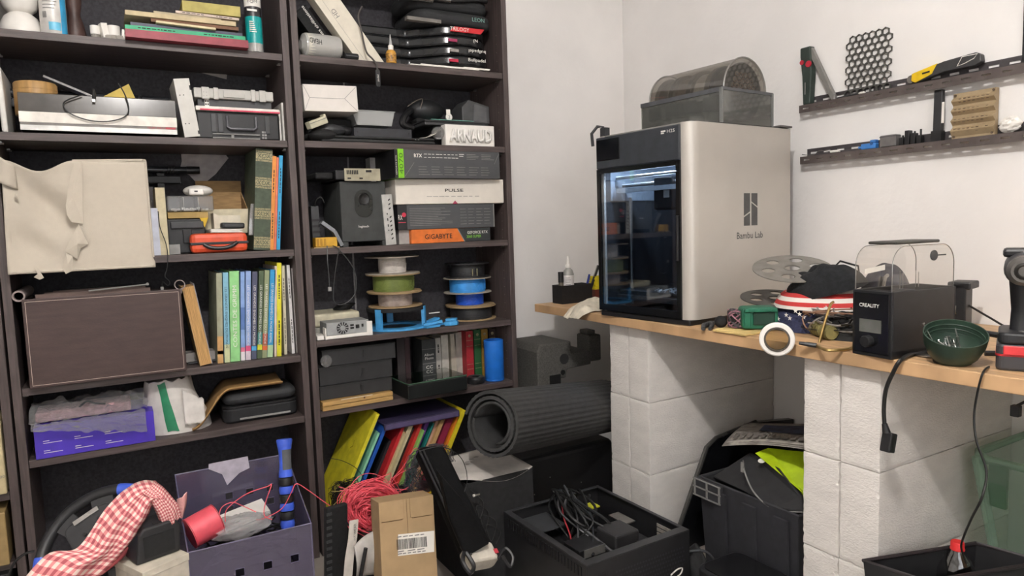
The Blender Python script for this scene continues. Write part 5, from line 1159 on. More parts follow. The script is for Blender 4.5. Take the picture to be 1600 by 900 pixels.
x0, x1, a, b = fr(697, 773, 195, 231, -.278); t.location = ((x0+x1)/2, -.278, T2+.001); w = x1-x0; h = b-T2-.002
MB().box(-w/2, w/2, .004, .042, 0, h).build('carton', WHT, t, bev=.001)
text('ARNAUD', M('letter_white', 'efece6', .5), t, (0, -.002, h*.48), (1, 0, 0), (0, 0, 1), h*.62, w*.86, 'raised_letters', bold=.03)
o_ = t.children[-1]; q = o_.modifiers.new('thick', 'SOLIDIFY'); q.thickness = .008; q.offset = 0
# bracket of black pouch stack at left
t = thing('black_cable_pile', 'pile of black pouches and adapters at the left of second shelf', 'pouches', (un(520, 205, y=-.2).x, -.25, T2+.001))
for k, (dx, dy, dz, rx) in enumerate(((-.05, .0, .0, .05), (-.02, .03, .022, .06), (.03, .06, .023, .05), (-.04, .09, .0, .06), (.05, .12, .024, .05))): MB().ball((dx, dy, dz+.022), (rx, .04, .022), 14, 8).build('pouch', (BLKM, DGR, BLK)[k % 3], t, smooth=True)
t = thing('cream_adapter', 'small cream adapter box tilted on the black pouches', 'adapter', (un(492, 198, y=-.26).x+.012, -.285, T2+.05), rot=(0, -.38, .3))
MB().box(-.035, .035, 0, .03, 0, .024).build('case', C('c9c5ac', .5), t, bev=.003); MB().box(-.035, .035, -.0008, 0, .016, .018).build('seam', INKG, t); MB().box(.028, .0365, .004, .026, .022, .03).build('tab', C('c9c5ac'), t)
t = thing('white_shoe_box', 'white carton with folded end flaps on the pouches of second shelf', 'carton', (0, 0, 0))
x0, x1, a, b = fr(475, 559, 133, 174, -.26); w = x1-x0; t.location = ((x0+x1)/2, -.26, a); t.rotation_euler = (0, -.03, -.0)
h = b-a
MB().box(-w/2, w/2, 0, .16, 0, h).build('body', M('carton_white', 'dcd6cf', .6, var=.02), t, bev=.001)
for s_, e_ in (((-w/2, 0), (-w/2+.02, h/2)), ((-w/2, h), (-w/2+.02, h/2)), ((w/2, 0), (w/2-.045, h/2)), ((w/2, h), (w/2-.045, h/2)), ((-w/2+.02, h/2), (w/2-.045, h/2))): MB().tube([(s_[0], -.0004, s_[1]), (e_[0], -.0004, e_[1])], .0006, 4).build('fold_line', INKG, t)
MB().box(w/2+.0002, w/2+.001, .04, .06, h*.6, h*.8).box(w/2+.0002, w/2+.001, .03, .08, h*.45, h*.47).box(w/2+.0002, w/2+.001, .05, .075, h*.15, h*.25).build('end_print', INKG, t)
t2 = thing('black_box_support', 'black cartons under the white folded carton on second shelf', 'box', ((x0+x1)/2, -.17, T2+.001)); MB().box(-w/2+.03, w/2, 0, .15, 0, a-T2-.012).build('body', BLKM, t2, bev=.003); MB().box(-.02, .03, -.0006, 0, .05, .055).build('pink_edge', C('9a3a50', .5), t2)
t = thing('clear_tray', 'clear grey plastic tray on the drive bay of second shelf', 'tray', (un(584, 195, y=-.2).x, -.21, max(T2+.057, un(584, 196, y=-.21).z)))
TR = G('grey_tray', 'd9dad8', .2, haze=.5, hazecol='c9cbca')
MB().prism([(-.062, 0), (.062, 0), (.075, .05), (-.078, .05)], 0, .002, 'y').prism([(-.062, 0), (.062, 0), (.075, .05), (-.078, .05)], .118, .12, 'y').box(-.062, .062, .002, .118, 0, .002).prism([(.062, 0), (.064, 0), (.077, .05), (.075, .05)], .002, .118, 'y').prism([(-.064, 0), (-.062, 0), (-.078, .05), (-.08, .05)], .002, .118, 'y').build('shell', TR, t)
MB().tube([(-.08, -.001, .05), (.077, -.001, .05), (.077, .121, .05), (-.08, .121, .05)], .0022, 6, closed=True).build('rim', TR, t); MB().box(-.004, -.002, .003, .117, .003, .045).build('divider', TR, t)
t = thing('headset', 'black bulky headset with strap at the back of second shelf', 'headset', (un(662, 180, y=-.15).x, -.17, un(662, 190, y=-.15).z-.01))
MB().ball((0.02, .05, .055), (.075, .05, .045), 22, 12).build('shell', M('headset_black', '1f2022', .5), t, smooth=True); MB().box(-.03, .08, .02, .09, .0, .025).build('face_pad', BLKM, t, bev=.01)
MB().tube(bez([(-.05, .02, .05), (-.09, -.01, .02), (-.1, -.02, -.01), (-.06, -.01, -.02)]), .012, 8).build('strap', BLK, t, smooth=True)
MB().tube(bez([(-.08, -.02, .055), (-.05, -.03, .075), (-.02, -.02, .085), (-.03, -.02, .05)]), .0015, 5).build('wire', M('wire_tan', '6f655c', .5), t)
t = thing('thin_laptop', 'thin dark laptop lying under the grey speaker box', 'laptop', (un(712, 196, y=-.2).x, -.232, un(712, 197, y=-.232).z))
MB().box(-.14, .125, 0, .2, 0, .012).build('base', M('laptop_grey', '3a3b3c', .4), t, bev=.003); MB().box(-.14, .125, 0, .2, .013, .019).build('lid', M('laptop_grey', '3a3b3c'), t, bev=.002)
MB().box(-.115, .06, -.004, .1, .0195, .0215).build('teal_sheet', C('6fa596', .4), t); MB().box(-.1, .12, .02, .19, T2+.0015-t.location.z, -.0005).build('riser', BLKM, t)
t = thing('small_speaker', 'dark grey desktop speaker box on the thin laptop', 'speaker', (un(736, 186, y=-.16).x, -.175, un(712, 197, y=-.232).z+.022))
MB().prism([(-.045, 0), (.075, 0), (.075, .068), (-.015, .09), (-.045, .06)], 0, .1, 'y').build('body', M('speaker_grey', '4b4b4c', .5), t, bev=.004)
MB().prism([(.0, .008), (.06, .006), (.06, .062), (.008, .075)], -.002, 0, 'y').build('grille', M('grille_grey', '636364', .8), t)
t = thing('white_dial', 'white round dial with number standing before the grey speaker', 'dial', (un(699, 178, y=-.2).x, -.215, un(712, 197, y=-.232).z+.022))
MB().cyl((0, 0, .013), .013, .006, 20, 'y').build('disc', WHT, t, smooth=True); text('2', INKG, t, (0, -.0005, .013), (1, 0, 0), (0, 0, 1), .012, None, 'number')
MB().box(-.008, .008, .006, .009, .018, .042).build('card', PAP, t)
t = thing('bubble_wrap', 'crumpled bubble wrap with white paper before the letter carton', 'bubble wrap', (un(685, 215, y=-.26).x, -.262, T2+.024))
MB().ball((.008, .02, .024), (.024, .03, .024), 14, 9).build('wrap', G('bubble_film', 'd8d8d8', .5, .15, haze=.08, bump=.03, bscale=60), t)
MB().grid(lambda u, v: (-.07+.085*u, .0+.06*v, .002+.036*u*u), 10, 4).build('paper_edge', PAP, t, solid=.001, smooth=True)

# ================================================================== right bookcase, third shelf
SUBM = M('sub_charcoal', '3b3d3c', .75, bump=.0003, bscale=400)
x0, x1, a, b = fr(533, 604, 284, 384, -.262); w = x1-x0; h = b-T3
t = thing('subwoofer', 'charcoal subwoofer with oval port on third shelf', 'subwoofer', ((x0+x1)/2, -.262, T3+.001))
MB().box(-w/2, w/2, 0, .22, .016, h).build('cabinet', SUBM, t, bev=.003)
for sg in (-1, 1): MB().box(sg*(w/2-.01)-.01, sg*(w/2-.01)+.01, 0, .22, 0, .0155).build('foot', SUBM, t)
op = capsule(.036, .052, 10, 0, h*.68)
MB().prism(capsule(.064, .095, 10, .0, h*.66), -.003, .001, 'y').build('port_ring', M('port_gloss', '202422', .2), t, bev=.002, smooth=True)
MB().lathe([(0, -.0032), (.019, -.0032), (.0215, -.0045), (.019, -.006)], 22, (0, 0, h*.73), 'y', close=False).build('port_hole', M('port_black', '050606', .4), t, smooth=True)
text('logitech', INKW, t, (-.004, -.0006, h*.30), (1, 0, 0), (0, 0, 1), .010, .036, 'maker_lettering')
zt = T3+h+.001
x0, x1, a, b = fr(538, 594, 264, 285, -.275)
t = thing('graphics_card', 'bare graphics card with perforated metal bracket on the subwoofer', 'graphics card', ((x0+x1)/2, -.277, zt+.001)); w = x1-x0
BRK = M('card_bracket', 'a9a48f', .35, metal=.6)
MB().box(-w/2, w/2, 0, .0015, 0, .042).build('bracket', BRK, t); MB().box(-w/2-.03, w/2-.004, .002, .2, .004, .036).build('cooler_shroud', BLK, t, bev=.004)
for k in range(7): MB().box(-w/2+.008+.006*k, -w/2+.012+.006*k, -.0005, 0, .022, .036).build('vent_slot', INKB, t)
MB().box(.012, .032, -.001, 0, .029, .037).build('video_port', INKB, t); MB().box(-w/2+.01, -w/2+.022, -.001, 0, .006, .011).box(-.012, 0, -.001, 0, .006, .011).build('video_port', INKB, t)
MB().box(-w/2-.09, -w/2-.03, .03, .2, .008, .03).build('shroud_end', BLKM, t, bev=.006)
# boxes of graphics cards
yB = -.268
CH = M('charcoal_carton', '4a4b4d', .5, var=.03); 
def prints(t, x0, x1, z0, z1, rows, cols, mat=INKG, name='print_line', y=-.0006):
    q = MB()
    for i in range(cols):
        for k in range(rows):
            a_ = x0+(x1-x0)*i/cols; ww = (x1-x0)/cols*random.uniform(.55, .88); zz = z0+(z1-z0)*(k+.5)/rows
            q.box(a_, a_+ww, y, y+.0004, zz-.0009, zz+.0009)
    o = q.build(name, mat, t); o['kind'] = 'stuff'; return o
t, w, h = pbox('orange_card_box', 'orange and dark graphics card carton at the bottom of the stack', 'carton', 643, 766, 357, 382, yB, .2, T3, C('d8702a', .5)); z = T3+h+.001
MB().prism([(w*.16, 0), (w*.285, 0), (w*.5, 0), (w*.5, h), (w*.07, h)], -.0008, -.0001, 'y').build('dark_panel', M('dark_carton', '2e3133', .5), t)
MB().prism([(w*.155, 0), (w*.165, 0), (w*.075, h), (w*.065, h)], -.0012, -.0002, 'y').build('slash', GRY, t)
text('GIGABYTE', INKB, t, (-w*.17, -.0012, h*.46), (1, 0, 0), (0, 0, 1), h*.36, w*.34, 'maker_lettering', bold=.01)
text('GEFORCE RTX', INKW, t, (w*.33, -.0014, h*.66), (1, 0, 0), (0, 0, 1), h*.2, w*.27, 'model_lettering'); text('2060 SUPER', C('7ec93a', .5), t, (w*.28, -.0014, h*.36), (1, 0, 0), (0, 0, 1), h*.2, w*.19, 'model_lettering')
MB().box(-w/2-.04, -w/2-.001, .02, .2, 0, h).build('end_label_panel', M('pale_label', 'a9a49f', .6), t)
t, w, h = pbox('charcoal_card_box', 'charcoal graphics card carton with red round logo second in stack', 'carton', 636, 771, 319, 357, yB, .2, z, CH); z += h+.001
prints(t, -w*.47, w*.08, h*.12, h*.88, 11, 1); prints(t, w*.1, w*.48, h*.1, h*.85, 6, 4)
MB().box(-w/2-.035, -w/2-.0005, .0, .2, 0, h).build('black_end', BLK, t); MB().cyl((-w/2-.012, -.0016, h*.6), .008, .001, 18, 'y').build('red_logo', C('c03048', .4), t); text('RX', INKW, t, (-w/2-.026, -.0014, h*.5), (1, 0, 0), (0, 0, 1), h*.2, .016, 'end_lettering'); MB().box(-w/2-.034, -w/2-.006, -.0012, -.0004, h*.28, h*.31).build('red_line', C('c03048'), t)
MB().box(w/2, w/2+.004, .0, .2, 0, h).build('pale_edge', GRY, t)
t, w, h = pbox('white_card_box', 'white graphics card carton in the middle of the stack', 'carton', 618, 787, 280, 318, yB-.006, .2, z, M('carton_cream', 'dcd5ca', .5, var=.02), bev=.003); z += h+.001
text('PULSE', INKB, t, (w*.02, -.0012, h*.55), (1, 0, 0), (0, 0, 1), h*.13, w*.17, 'product_lettering', bold=.01); prints(t, -w*.23, w*.27, h*.29, h*.32, 1, 9, INKG, 'small_print')
MB().prism([(w*.0, .0), (w*.05, 0), (w*.025, .012)], -.001, -.0002, 'y').build('red_triangle', C('a83a58', .5), t)
t, w, h = pbox('green_end_card_box', 'dark graphics card carton with bright green end on the stack top', 'carton', 630, 782, 236, 279, yB-.042, .22, z, CH, rz=.035)
MB().box(-w/2-.022, -w/2-.0005, -.001, .2, -.0, h+.002).build('green_end', C('7cc41c', .45), t); text('4070', M('green_dark_ink', '3f6a12', .5), t, (-w/2-.011, -.0022, h*.5), (0, 0, 1), (-1, 0, 0), .014, h*.75, 'model_lettering')
MB().box(-w/2-.034, -w/2-.0225, .0, .2, 0, h).build('black_end', BLK, t); text('GEFORCE RTX', INKW, t, (-w/2-.029, -.0012, h*.45), (0, 0, 1), (-1, 0, 0), .004, h*.7, 'end_lettering')
prints(t, -w*.36, w*.42, h*.08, h*.45, 4, 6); text('RTX', INKW, t, (-w*.36, -.0012, h*.80), (1, 0, 0), (0, 0, 1), h*.13, w*.08, 'badge_lettering', bold=.02)
prints(t, -w*.3, w*.06, h*.68, h*.92, 2, 9, INKW, 'icon_print'); prints(t, w*.14, w*.46, h*.68, h*.92, 4, 2, INKG, 'fine_print'); prints(t, w*.06, w*.13, h*.78, h*.92, 2, 1, INKW, 'badge_print')
for s_ in (-1, 1): MB().tube([(s_*w/2*.99, -.0004, h*(.95 if s_ > 0 else .05)), (s_*w*(.44 if s_ > 0 else .4), -.0004, h*.55)], .0006, 4).build('fold_line', GRY, t)
x0, x1, a, b = fr(600, 622, 295, 320, -.15)
t = thing('grey_cards_stack', 'stack of pale grey cartons behind the white grille plate', 'carton', (x0-.004, -.17, T3+.001)); MB().box(-.010, .010, 0, .12, 0, .14).build('body', M('pale_label', 'a9a49f'), t, bev=.001)
for k in range(4): MB().box(-.008+.005*k, -.0068+.005*k, -.0006, 0, .075, .135).build('seam', INKG, t)
x0, x1, a, b = fr(600, 616, 304, 382, -.268)
t = thing('white_grille_plate', 'white slotted port plate standing beside the subwoofer', 'plate', ((x0+x1)/2+.004, -.268, T3+.001), rot=(0, -.05, 0)); w = x1-x0; h = b-T3
MB().prism(rrect(w, h, .003, cy=h/2), 0, .002, 'y').box(-w/2, -w/2+.002, .002, .03, 0, h).build('plate', M('plate_white', 'b4b3ae', .4), t)
for k in range(10):
    if k != 6: MB().prism([(.003, h*.1+k*h*.085), (.010, h*.1+k*h*.085+.004), (.010, h*.1+k*h*.085+.009), (.003, h*.1+k*h*.085+.005)], -.0006, -.0001, 'y').build('vent_slot', INKB, t)
for dz, hh in ((.28, .004), (.36, .009), (.48, .009), (.6, .006)): MB().box(-.0065, -.003, -.0006, -.0001, h*dz, h*dz+hh).build('port', INKB, t)
x0, x1, a, b = fr(592, 603, 244, 273, -.2)
t = tag(MB().box(-.010, .010, 0, .05, 0, b-T3-.142).build('grey_booklet', M('booklet_grey', 'a3a09c', .6)), 'small pale grey booklet standing on the cartons beside green end', 'booklet'); t.location = (x0-.002, -.14, T3+.142)
t = thing('carton_behind', 'dark carton with red badge behind the bare graphics card', 'carton', (un(585, 290, y=-.04).x, -.038, T3+.001)); MB().box(-.035, .045, .0, .024, 0, .245).build('body', BLKM, t); MB().cyl((-.01, -.0012, .2), .01, .001, 16, 'y').build('red_badge', C('5f2a33', .5), t)
# left clutter of third shelf
t = thing('grey_bracket_arm', 'bent grey metal arm leaning beside the subwoofer', 'bracket', (0, 0, 0))
p0, p1, p2 = un(503, 347, y=-.26), un(523, 361, y=-.265), un(535, 384, y=-.27); t.location = p2
for a_, b_ in ((p0, p1), (p1, p2)):
    d = b_-a_; n_ = Vector((-d.z, 0, d.x)).normalized()*.006
    MB().add([a_-p2+n_, b_-p2+n_, b_-p2-n_, a_-p2-n_]+[v_+Vector((0, .03, 0)) for v_ in (a_-p2+n_, b_-p2+n_, b_-p2-n_, a_-p2-n_)], [(0, 1, 2, 3), (7, 6, 5, 4), (0, 4, 5, 1), (1, 5, 6, 2), (2, 6, 7, 3), (3, 7, 4, 0)]).build('arm_bar', M('arm_grey', '75777a', .35, metal=.5), t)
t, w, h = pbox('yellow_connector_block', 'row of yellow connector blocks at the third shelf edge', 'connector', 493, 527, 371, 384, -.28, .04, T3+.004, C('c99a2a', .5), bev=.002)
for k in range(3): MB().box(-w/2+.004+k*.012, -w/2+.011+k*.012, -.001, 0, .003, h-.004).build('socket', C('a87c1c', .6), t)
MB().box(-w/2-.006, w/2+.006, -.002, .05, -.004, -.0005).build('base_board', M('board_tan', 'a58a5a', .6), t)
t, w, h = pbox('black_power_adapter', 'black ribbed power adapter standing by the bookcase side', 'adapter', 487, 499, 322, 370, -.22, .09, T3, DGR)
for k in range(5): MB().box(-w/2, w/2, -.002, 0, .01+k*.02, .018+k*.02).build('rib', BLK, t)
MB().tube(bez([(0, -.004, h), (.004, -.012, h+.02), (.02, -.012, h+.03), (.03, -.01, h+.01)]), .002, 6).build('lead', CABLE, t)
for lb, pp in (('thin black cable with grey plug hanging from the third shelf', ((511, 384, -.285), (512, 410, -.30), (514, 432, -.30), (515, 448, -.30))),
               ('looped black cable drooping below the yellow connectors', ((520, 384, -.285), (530, 390, -.295), (548, 412, -.30), (556, 432, -.30), (555, 458, -.30), (540, 474, -.30), (524, 474, -.30), (521, 455, -.30), (526, 410, -.3), (530, 390, -.296)))):
    P_ = [un(u, v, y=yy) for u, v, yy in pp]
    t = thing('hanging_cable', lb, 'cable', P_[0]); MB().tube(bez([q-P_[0] for q in P_], 8), .0018, 6).build('cord', M('cable_grey', '3a3a3b', .5), t, smooth=True)
    if len(P_) < 6: MB().cb(P_[-1]-P_[0]-Vector((0, 0, .008)), (.011, .006, .014)).build('plug', GRY, t, bev=.001)

# ================================================================== right bookcase, fourth shelf: spools
KR = M('kraft_flange', 'a58b66', .8, var=.06); GF = M('grey_card_flange', 'a49a8c', .8); 
def spool(label, x, y, z, R, r, hgt, fl, fil, top=True, group=None, name='filament_spool', strand=None):
    t = thing(name, label, 'filament spool', (x, y, z), 0, group)
    MB().lathe([(.026, 0), (R, 0), (R, .0035), (.026, .0035), (.026, 0)], 36, close=False).build('lower_flange', fl, t, smooth=True)
    if top: MB().lathe([(.026, hgt-.0035), (R, hgt-.0035), (R, hgt), (.026, hgt), (.026, hgt-.0035)], 36, close=False).build('upper_flange', fl, t, smooth=True)
    MB().lathe([(.03, .0036), (r, .0036), (r+.001, hgt*.5), (r, hgt-.0036), (.03, hgt-.0036)], 36).build('wound_filament', fil, t, smooth=True)
    n = int((hgt-.01)/.0045)
    q = MB()
    for k in range(n): q.lathe([(r, .006+k*.0045), (r+.0012, .0078+k*.0045), (r, .0096+k*.0045)], 30, close=False)
    o = q.build('filament_turns', fil, t, smooth=True); o['kind'] = 'stuff'
    if strand:
        for k in range(strand):
            a0 = random.uniform(3.6, 5.0); MB().tube([( (r+.002)*math.cos(a0+.12*i), (r+.002)*math.sin(a0+.12*i), .008+(hgt-.02)*abs(math.sin(.35*i+k))) for i in range(12)], .0009, 5).build('loose_strand', fil, t, smooth=True)
    return t
cx_ = un(617, 470, y=-.16).x; cy_ = -.165
t = thing('blue_spool_stand', 'bright blue printed stand with posts under the tall spool stack', 'spool stand', (cx_, cy_, T4+.001))
BL = M('printed_blue', '4a9fd8', .45)
MB().lathe([(.075, 0), (.118, 0), (.118, .007), (.075, .007), (.075, 0)], 40, close=False).build('base_ring', BL, t)
for a in (-2.55, -.62, 1.45): MB().box(-.006, .006, -.012, .012, 0, .078).build('post', BL, t, loc=(.105*math.cos(a), .105*math.sin(a), .0), rot=(0, 0, a))
MB().lathe([(.03, .0665), (.108, .0665), (.108, .0785), (.03, .0785), (.03, .0665)], 36, close=False).build('top_ring', BLKM, t)
z = T4+.0815
spool('lowest spool of the left stack with clear pinkish filament', cx_, cy_, z, .1, .062, .054, KR, M('clear_filament', 'a89a92', .35, var=.15, scale=40), True, 'left spool stack'); z += .0547
spool('olive green spool in the middle of the left stack', cx_-.004, cy_, z, .1, .075, .066, KR, M('olive_filament', '6d7a3c', .5), True, 'left spool stack', strand=4); z += .0667
t = spool('white spool at the top of the left stack', cx_-.006, cy_, z, .1, .05, .064, GF, M('white_filament', 'cdc6bf', .6), True, 'left spool stack', strand=2)
cx2 = un(737, 500, y=-.14).x-.012; cy2 = -.145; z = T4+.001
spool('black spool at the bottom of the right stack', cx2+.008, cy2, z, .1, .082, .054, KR, M('black_filament', '26272a', .4), True, 'right spool stack'); z += .0548
spool('deep blue spool second from bottom in the right stack', cx2+.004, cy2, z, .098, .055, .050, KR, M('deep_blue_filament', '2457c8', .4), False, 'right spool stack', strand=2); z += .0508
spool('sky blue spool second from top in the right stack', cx2-.004, cy2, z, .095, .07, .060, GF, M('sky_blue_filament', '3f95df', .4), True, 'right spool stack', strand=5); z += .0608
t = spool('black spool on top of the right stack with glossy sides', cx2-.002, cy2, z, .088, .068, .056, M('flange_dark', '2b2b2d', .4), M('black_filament', '26272a'), True, 'right spool stack')
for k in range(2): MB().box(-.015+.02*k, -.012+.02*k, -.0735, -.0715, .008, .035).build('glossy_label', M('label_pale', '8d8a6a', .4), t)
t = thing('blue_print_scraps', 'small heap of bright blue printed parts beside the blue stand', 'printed parts', (un(690, 512, y=-.27).x+.012, -.268, T4+.001))
for k, (dx, dz, rz_, L_) in enumerate(((-.05, .008, .2, .06), (-.04, .018, -.35, .07), (-.02, .01, .1, .05), (-.03, .026, .5, .05))): MB().box(-L_/2, L_/2, -.012, .012, 0, .008).build('flat_part', BL, t, loc=(dx, .01*k, dz-.0075), rot=(0, -.15*(k % 2), rz_))
MB().prism([(.02*math.cos(i*PI/3)*1.5+.03, .022*math.sin(i*PI/3)) for i in range(6)], 0, .016, 'z').build('hex_part', BL, t, bev=.003); MB().prism([(.018*math.cos(i*PI/3)*1.4+.03, .02*math.sin(i*PI/3)) for i in range(6)], .017, .026, 'z').build('hex_part', BL, t, bev=.002)
MB().tube([(-.05, .02, .05), (-.01, .015, .051)], .002, 6).build('thin_rod', WHT, t)
# white mini console and cream keyboard case
t = thing('cream_device_case', 'cream coloured device case lying at the left of fourth shelf', 'device case', (un(530, 520, y=-.17).x, -.17, T4+.001))
CRP = C('cfc8ae', .5)
MB().box(-.085, .075, 0, .15, .0, .028).build('grey_lower', M('case_grey', 'a7a49c', .5), t, bev=.003); MB().box(-.088, .078, -.004, .15, .0285, .075).build('cream_lid', CRP, t, bev=.008, seg=3)
for k in range(8): MB().box(-.08+.02*k, -.0785+.02*k, -.001, 0, .004, .026).build('rib', GRY, t)
t2 = thing('black_cable_coil', 'coil of black cable lying on the cream device case', 'cable', (un(545, 488, y=-.15).x, -.10, T4+.0775))
for k in range(4): MB().tube([(.03*math.cos(2*PI*i/18)+.006*k-.01, .03*math.sin(2*PI*i/18), .004+.005*k) for i in range(18)], .003, 6, closed=True).build('cable_turn', CABLE, t2, smooth=True)
x0, x1, a, b = fr(506, 580, 500, 533, -.275)
t = thing('white_fan_device', 'white small computer with round fan grille and ports', 'computer', ((x0+x1)/2, -.29, T4+.001)); w = x1-x0
MB().box(-w/2, w/2, 0, .09, 0, .012).build('lower_tray', WHT, t, bev=.003)
fp = MB().box(-w/2+.006, w/2-.012, .002, .088, .0125, .056).build('rear_housing', M('fan_grey', '9fa1a0', .45), t, bev=.002)
MB().box(w/2-.02, w/2, -.001, .004, .0, .05).box(-w/2, -w/2+.004, -.001, .03, 0, .04).build('white_edge', WHT, t, bev=.001)
fx, fz = -.022, .035
MB().cyl((fx, -.0005, fz), .0205, .002, 30, 'y').build('fan_recess', BLK, t)
for k in range(12):
    a = k*PI/6; MB().add([(fx+.008*math.cos(a), -.0012, fz+.008*math.sin(a)), (fx+.0202*math.cos(a-.05), -.0012, fz+.0202*math.sin(a-.05)), (fx+.0202*math.cos(a+.12), -.0012, fz+.0202*math.sin(a+.12)), (fx+.008*math.cos(a+.25), -.0012, fz+.008*math.sin(a+.25))], [(0, 1, 2, 3)]).build('fan_spoke', M('fan_grey', '9fa1a0'), t)
MB().cyl((fx, -.0014, fz), .0085, .001, 20, 'y').build('fan_hub', M('fan_grey', '9fa1a0'), t)
for dx, dz, ww, hh in ((.011, .042, .012, .006), (.011, .032, .012, .006), (.03, .036, .012, .012), (.048, .038, .006, .010)): MB().cb((dx, .001, dz), (ww, .004, hh)).build('port', INKB, t)
MB().box(-w/2-.025, -w/2-.001, .01, .085, .0, .014).build('side_drawer', WHT, t, bev=.002)

# ================================================================== right bookcase, fifth shelf
TAN = M('tan_wood', 'b8935a', .6, var=.1, scale=8, stretch=(1, 6, 6))
x0, x1, a, b = fr(503, 614, 620, 646, -.283); w = x1-x0
t = thing('wooden_case', 'thin tan wooden case lying at the left edge of fifth shelf', 'wooden case', ((x0+x1)/2, -.292, T5+.001), rz=.03)
MB().box(-w/2, w/2, 0, .24, 0, .014).build('lower_half', TAN, t, bev=.001); MB().box(-w/2, w/2, 0, .24, .016, .03).build('upper_half', TAN, t, bev=.001)
MB().box(-w*.25, w*.2, -.001, 0, .029, .0315).build('pale_inlay', C('ded2b8', .6), t); MB().cyl((0.02, -.003, .025), .003, .003, 8, 'y').build('latch', C('5a3a28', .5), t); MB().box(-w/2-.0005, -w/2+.03, -.0008, 0, .0135, .017).build('hinge', BRS, t)
z = T5+.032
AB = M('archive_black', '2a2a2b', .75, var=.1, bump=.0002, bscale=300)
for k, (u0, u1, v0, v1, lb) in enumerate(((500, 613, 597, 624, 'black archive box at the bottom of the stack of three'), (499, 613, 568, 596, 'black archive box in the middle of the stack with open flap shadow'), (503, 618, 541, 568, 'black archive box on top of the stack wrapped in film'))):
    t, w, h = pbox('archive_box', lb, 'archive box', u0, u1, v0, v1, -.268+.006*k, .2, z, AB, group='black archive boxes')
    MB().box(-w/2-.001, w/2+.001, -.0012, .02, h-.004, h-.001).build('lid_edge', BLK, t); MB().box(.012, .022, -.0025, 0, h*.3, h*.75).build('pull_tab', BLK, t, rot=(0, .15 if k == 1 else 0, 0))
    if k == 2:
        MB().ball((-w/2+.012, -.006, h*.35), (.02, .012, h*.38), 12, 8).build('crumpled_film', G('grey_film', 'cfcfcf', .5, .15, haze=.12, bump=.03, bscale=60), t)
    z += h+.0015
# books at the back
def bk(lb, u0, u1, v0, c_, y=-.12, dep=.10, **k): return book(lb, u0, u1, v0, 640, y, dep, T5, C(c_, .6), **k)
bk('dark brown book at the back behind the archive boxes', 622, 634, 528, '2f2628')
bk('dark maroon book at the back behind the archive boxes', 634.5, 642, 527, '3a2227')
tb, ox, w_, h_ = bk('black photo album with white letters on the fifth shelf', 661, 682, 530, '3a3c3d', y=-.14)
text('Album\nPhoto', INKW, tb, (ox+w_/2, -.0008, h_*.62), (1, 0, 0), (0, 0, 1), .024, w_*.7, 'spine_title'); MB().box(ox, ox+w_, -.0006, 0, h_*.78, h_*.79).box(ox, ox+w_, -.0006, 0, h_*.46, h_*.47).build('spine_line', INKG, tb); text('CC', INKW, tb, (ox+w_/2, -.0008, h_*.38), (1, 0, 0), (0, 0, 1), .012, w_*.5, 'spine_title')
bk('pale grey book just right of the black photo album', 682.5, 690.5, 528, 'b5b1a9', title='~', ink=INKB, tw=.4)
bk('off white book second right of the photo album', 691.5, 702, 523, 'c2bdb2')
bk('cream book third right of the photo album', 706, 714, 521, 'bcb5a4')
bk('wide open grey folder leaning before the red book', 715, 728, 519, 'b4aea4', lean=-.05)
def classic(lb, u0, u1, v0, c_):
    tb, ox, w_, h_ = bk(lb, u0, u1, v0, c_, y=-.16, dep=.12)
    MB().cyl((ox+w_/2, -.0012, h_*.9), min(.006, w_*.3), .001, 12, 'y').build('gilt_rose', GLD, tb)
    for k in (.8, .68, .3, .2): MB().box(ox+.002, ox+w_-.002, -.0008, 0, h_*k, h_*k+.0015).build('gilt_line', GLD, tb)
classic('dark red classic book with gilt lines on the fifth shelf', 730, 741, 517, 'a5242e')
classic('dark green classic book with gilt lines on the fifth shelf', 742.5, 753, 515, '265c33')
classic('ochre classic book with gilt lines on the fifth shelf', 754, 764, 514, 'a07a2c')
classic('dark brown classic book behind the blue cylinder', 766, 776, 513, '3a2a26')
c = un(773, 594, y=-.235)
t = thing('blue_cylinder', 'bright blue printed cylinder vase at the right of fifth shelf', 'vase', (c.x, -.235, T5+.001))
BC = M('cobalt_print', '1f72d2', .45, var=.04)
MB().lathe([(0, 0), (.037, 0), (.0385, .002), (.0385, .158), (.036, .16), (.034, .158), (.034, .006), (0, .006)], 40).build('wall', BC, t, smooth=True)
MB().lathe([(.0386, .003), (.0392, .005), (.0386, .007)], 40, close=False).build('foot_ring', BC, t, smooth=True)
x0, x1, a, b = fr(632, 737, 595, 632, -.30)
t = thing('green_lid_case', 'black flat case with green glassy lid on fifth shelf', 'case', (un(676, 625, y=-.285).x+.006, -.325, T5+.001), rz=.05)
MB().box(-.118, .122, 0, .175, 0, .052).build('body', M('case_gloss_black', '1d1f1f', .3), t, bev=.003)
MB().box(-.118, .122, 0, .175, .053, .057).build('green_lid', M('green_glass', '4d6b57', .12, var=.2, scale=10), t, bev=.001); MB().lathe([(0, .0575), (.013, .0575)], 22, (-.075, .06, 0)).build('dark_spot', M('spot_green', '0d120f', .3), t); MB().box(-.114, .118, .005, .17, .0573, .0576).build('sheen_film', G('green_sheen', 'dfe9e2', .3), t)
c = un(748, 600, y=-.26)
t = thing('tape_reel', 'black round tape reel lying beside the blue cylinder', 'reel', (c.x, -.235, T5+.001))
MB().lathe([(.014, 0), (.033, 0), (.035, .004), (.035, .02), (.033, .024), (.014, .024), (.014, 0)], 30, close=False).build('reel', BLK, t, smooth=True); MB().lathe([(.02, .0245), (.03, .0245), (.03, .026), (.02, .026), (.02, .0245)], 28, close=False).build('upper_ring', DGR, t, smooth=True)

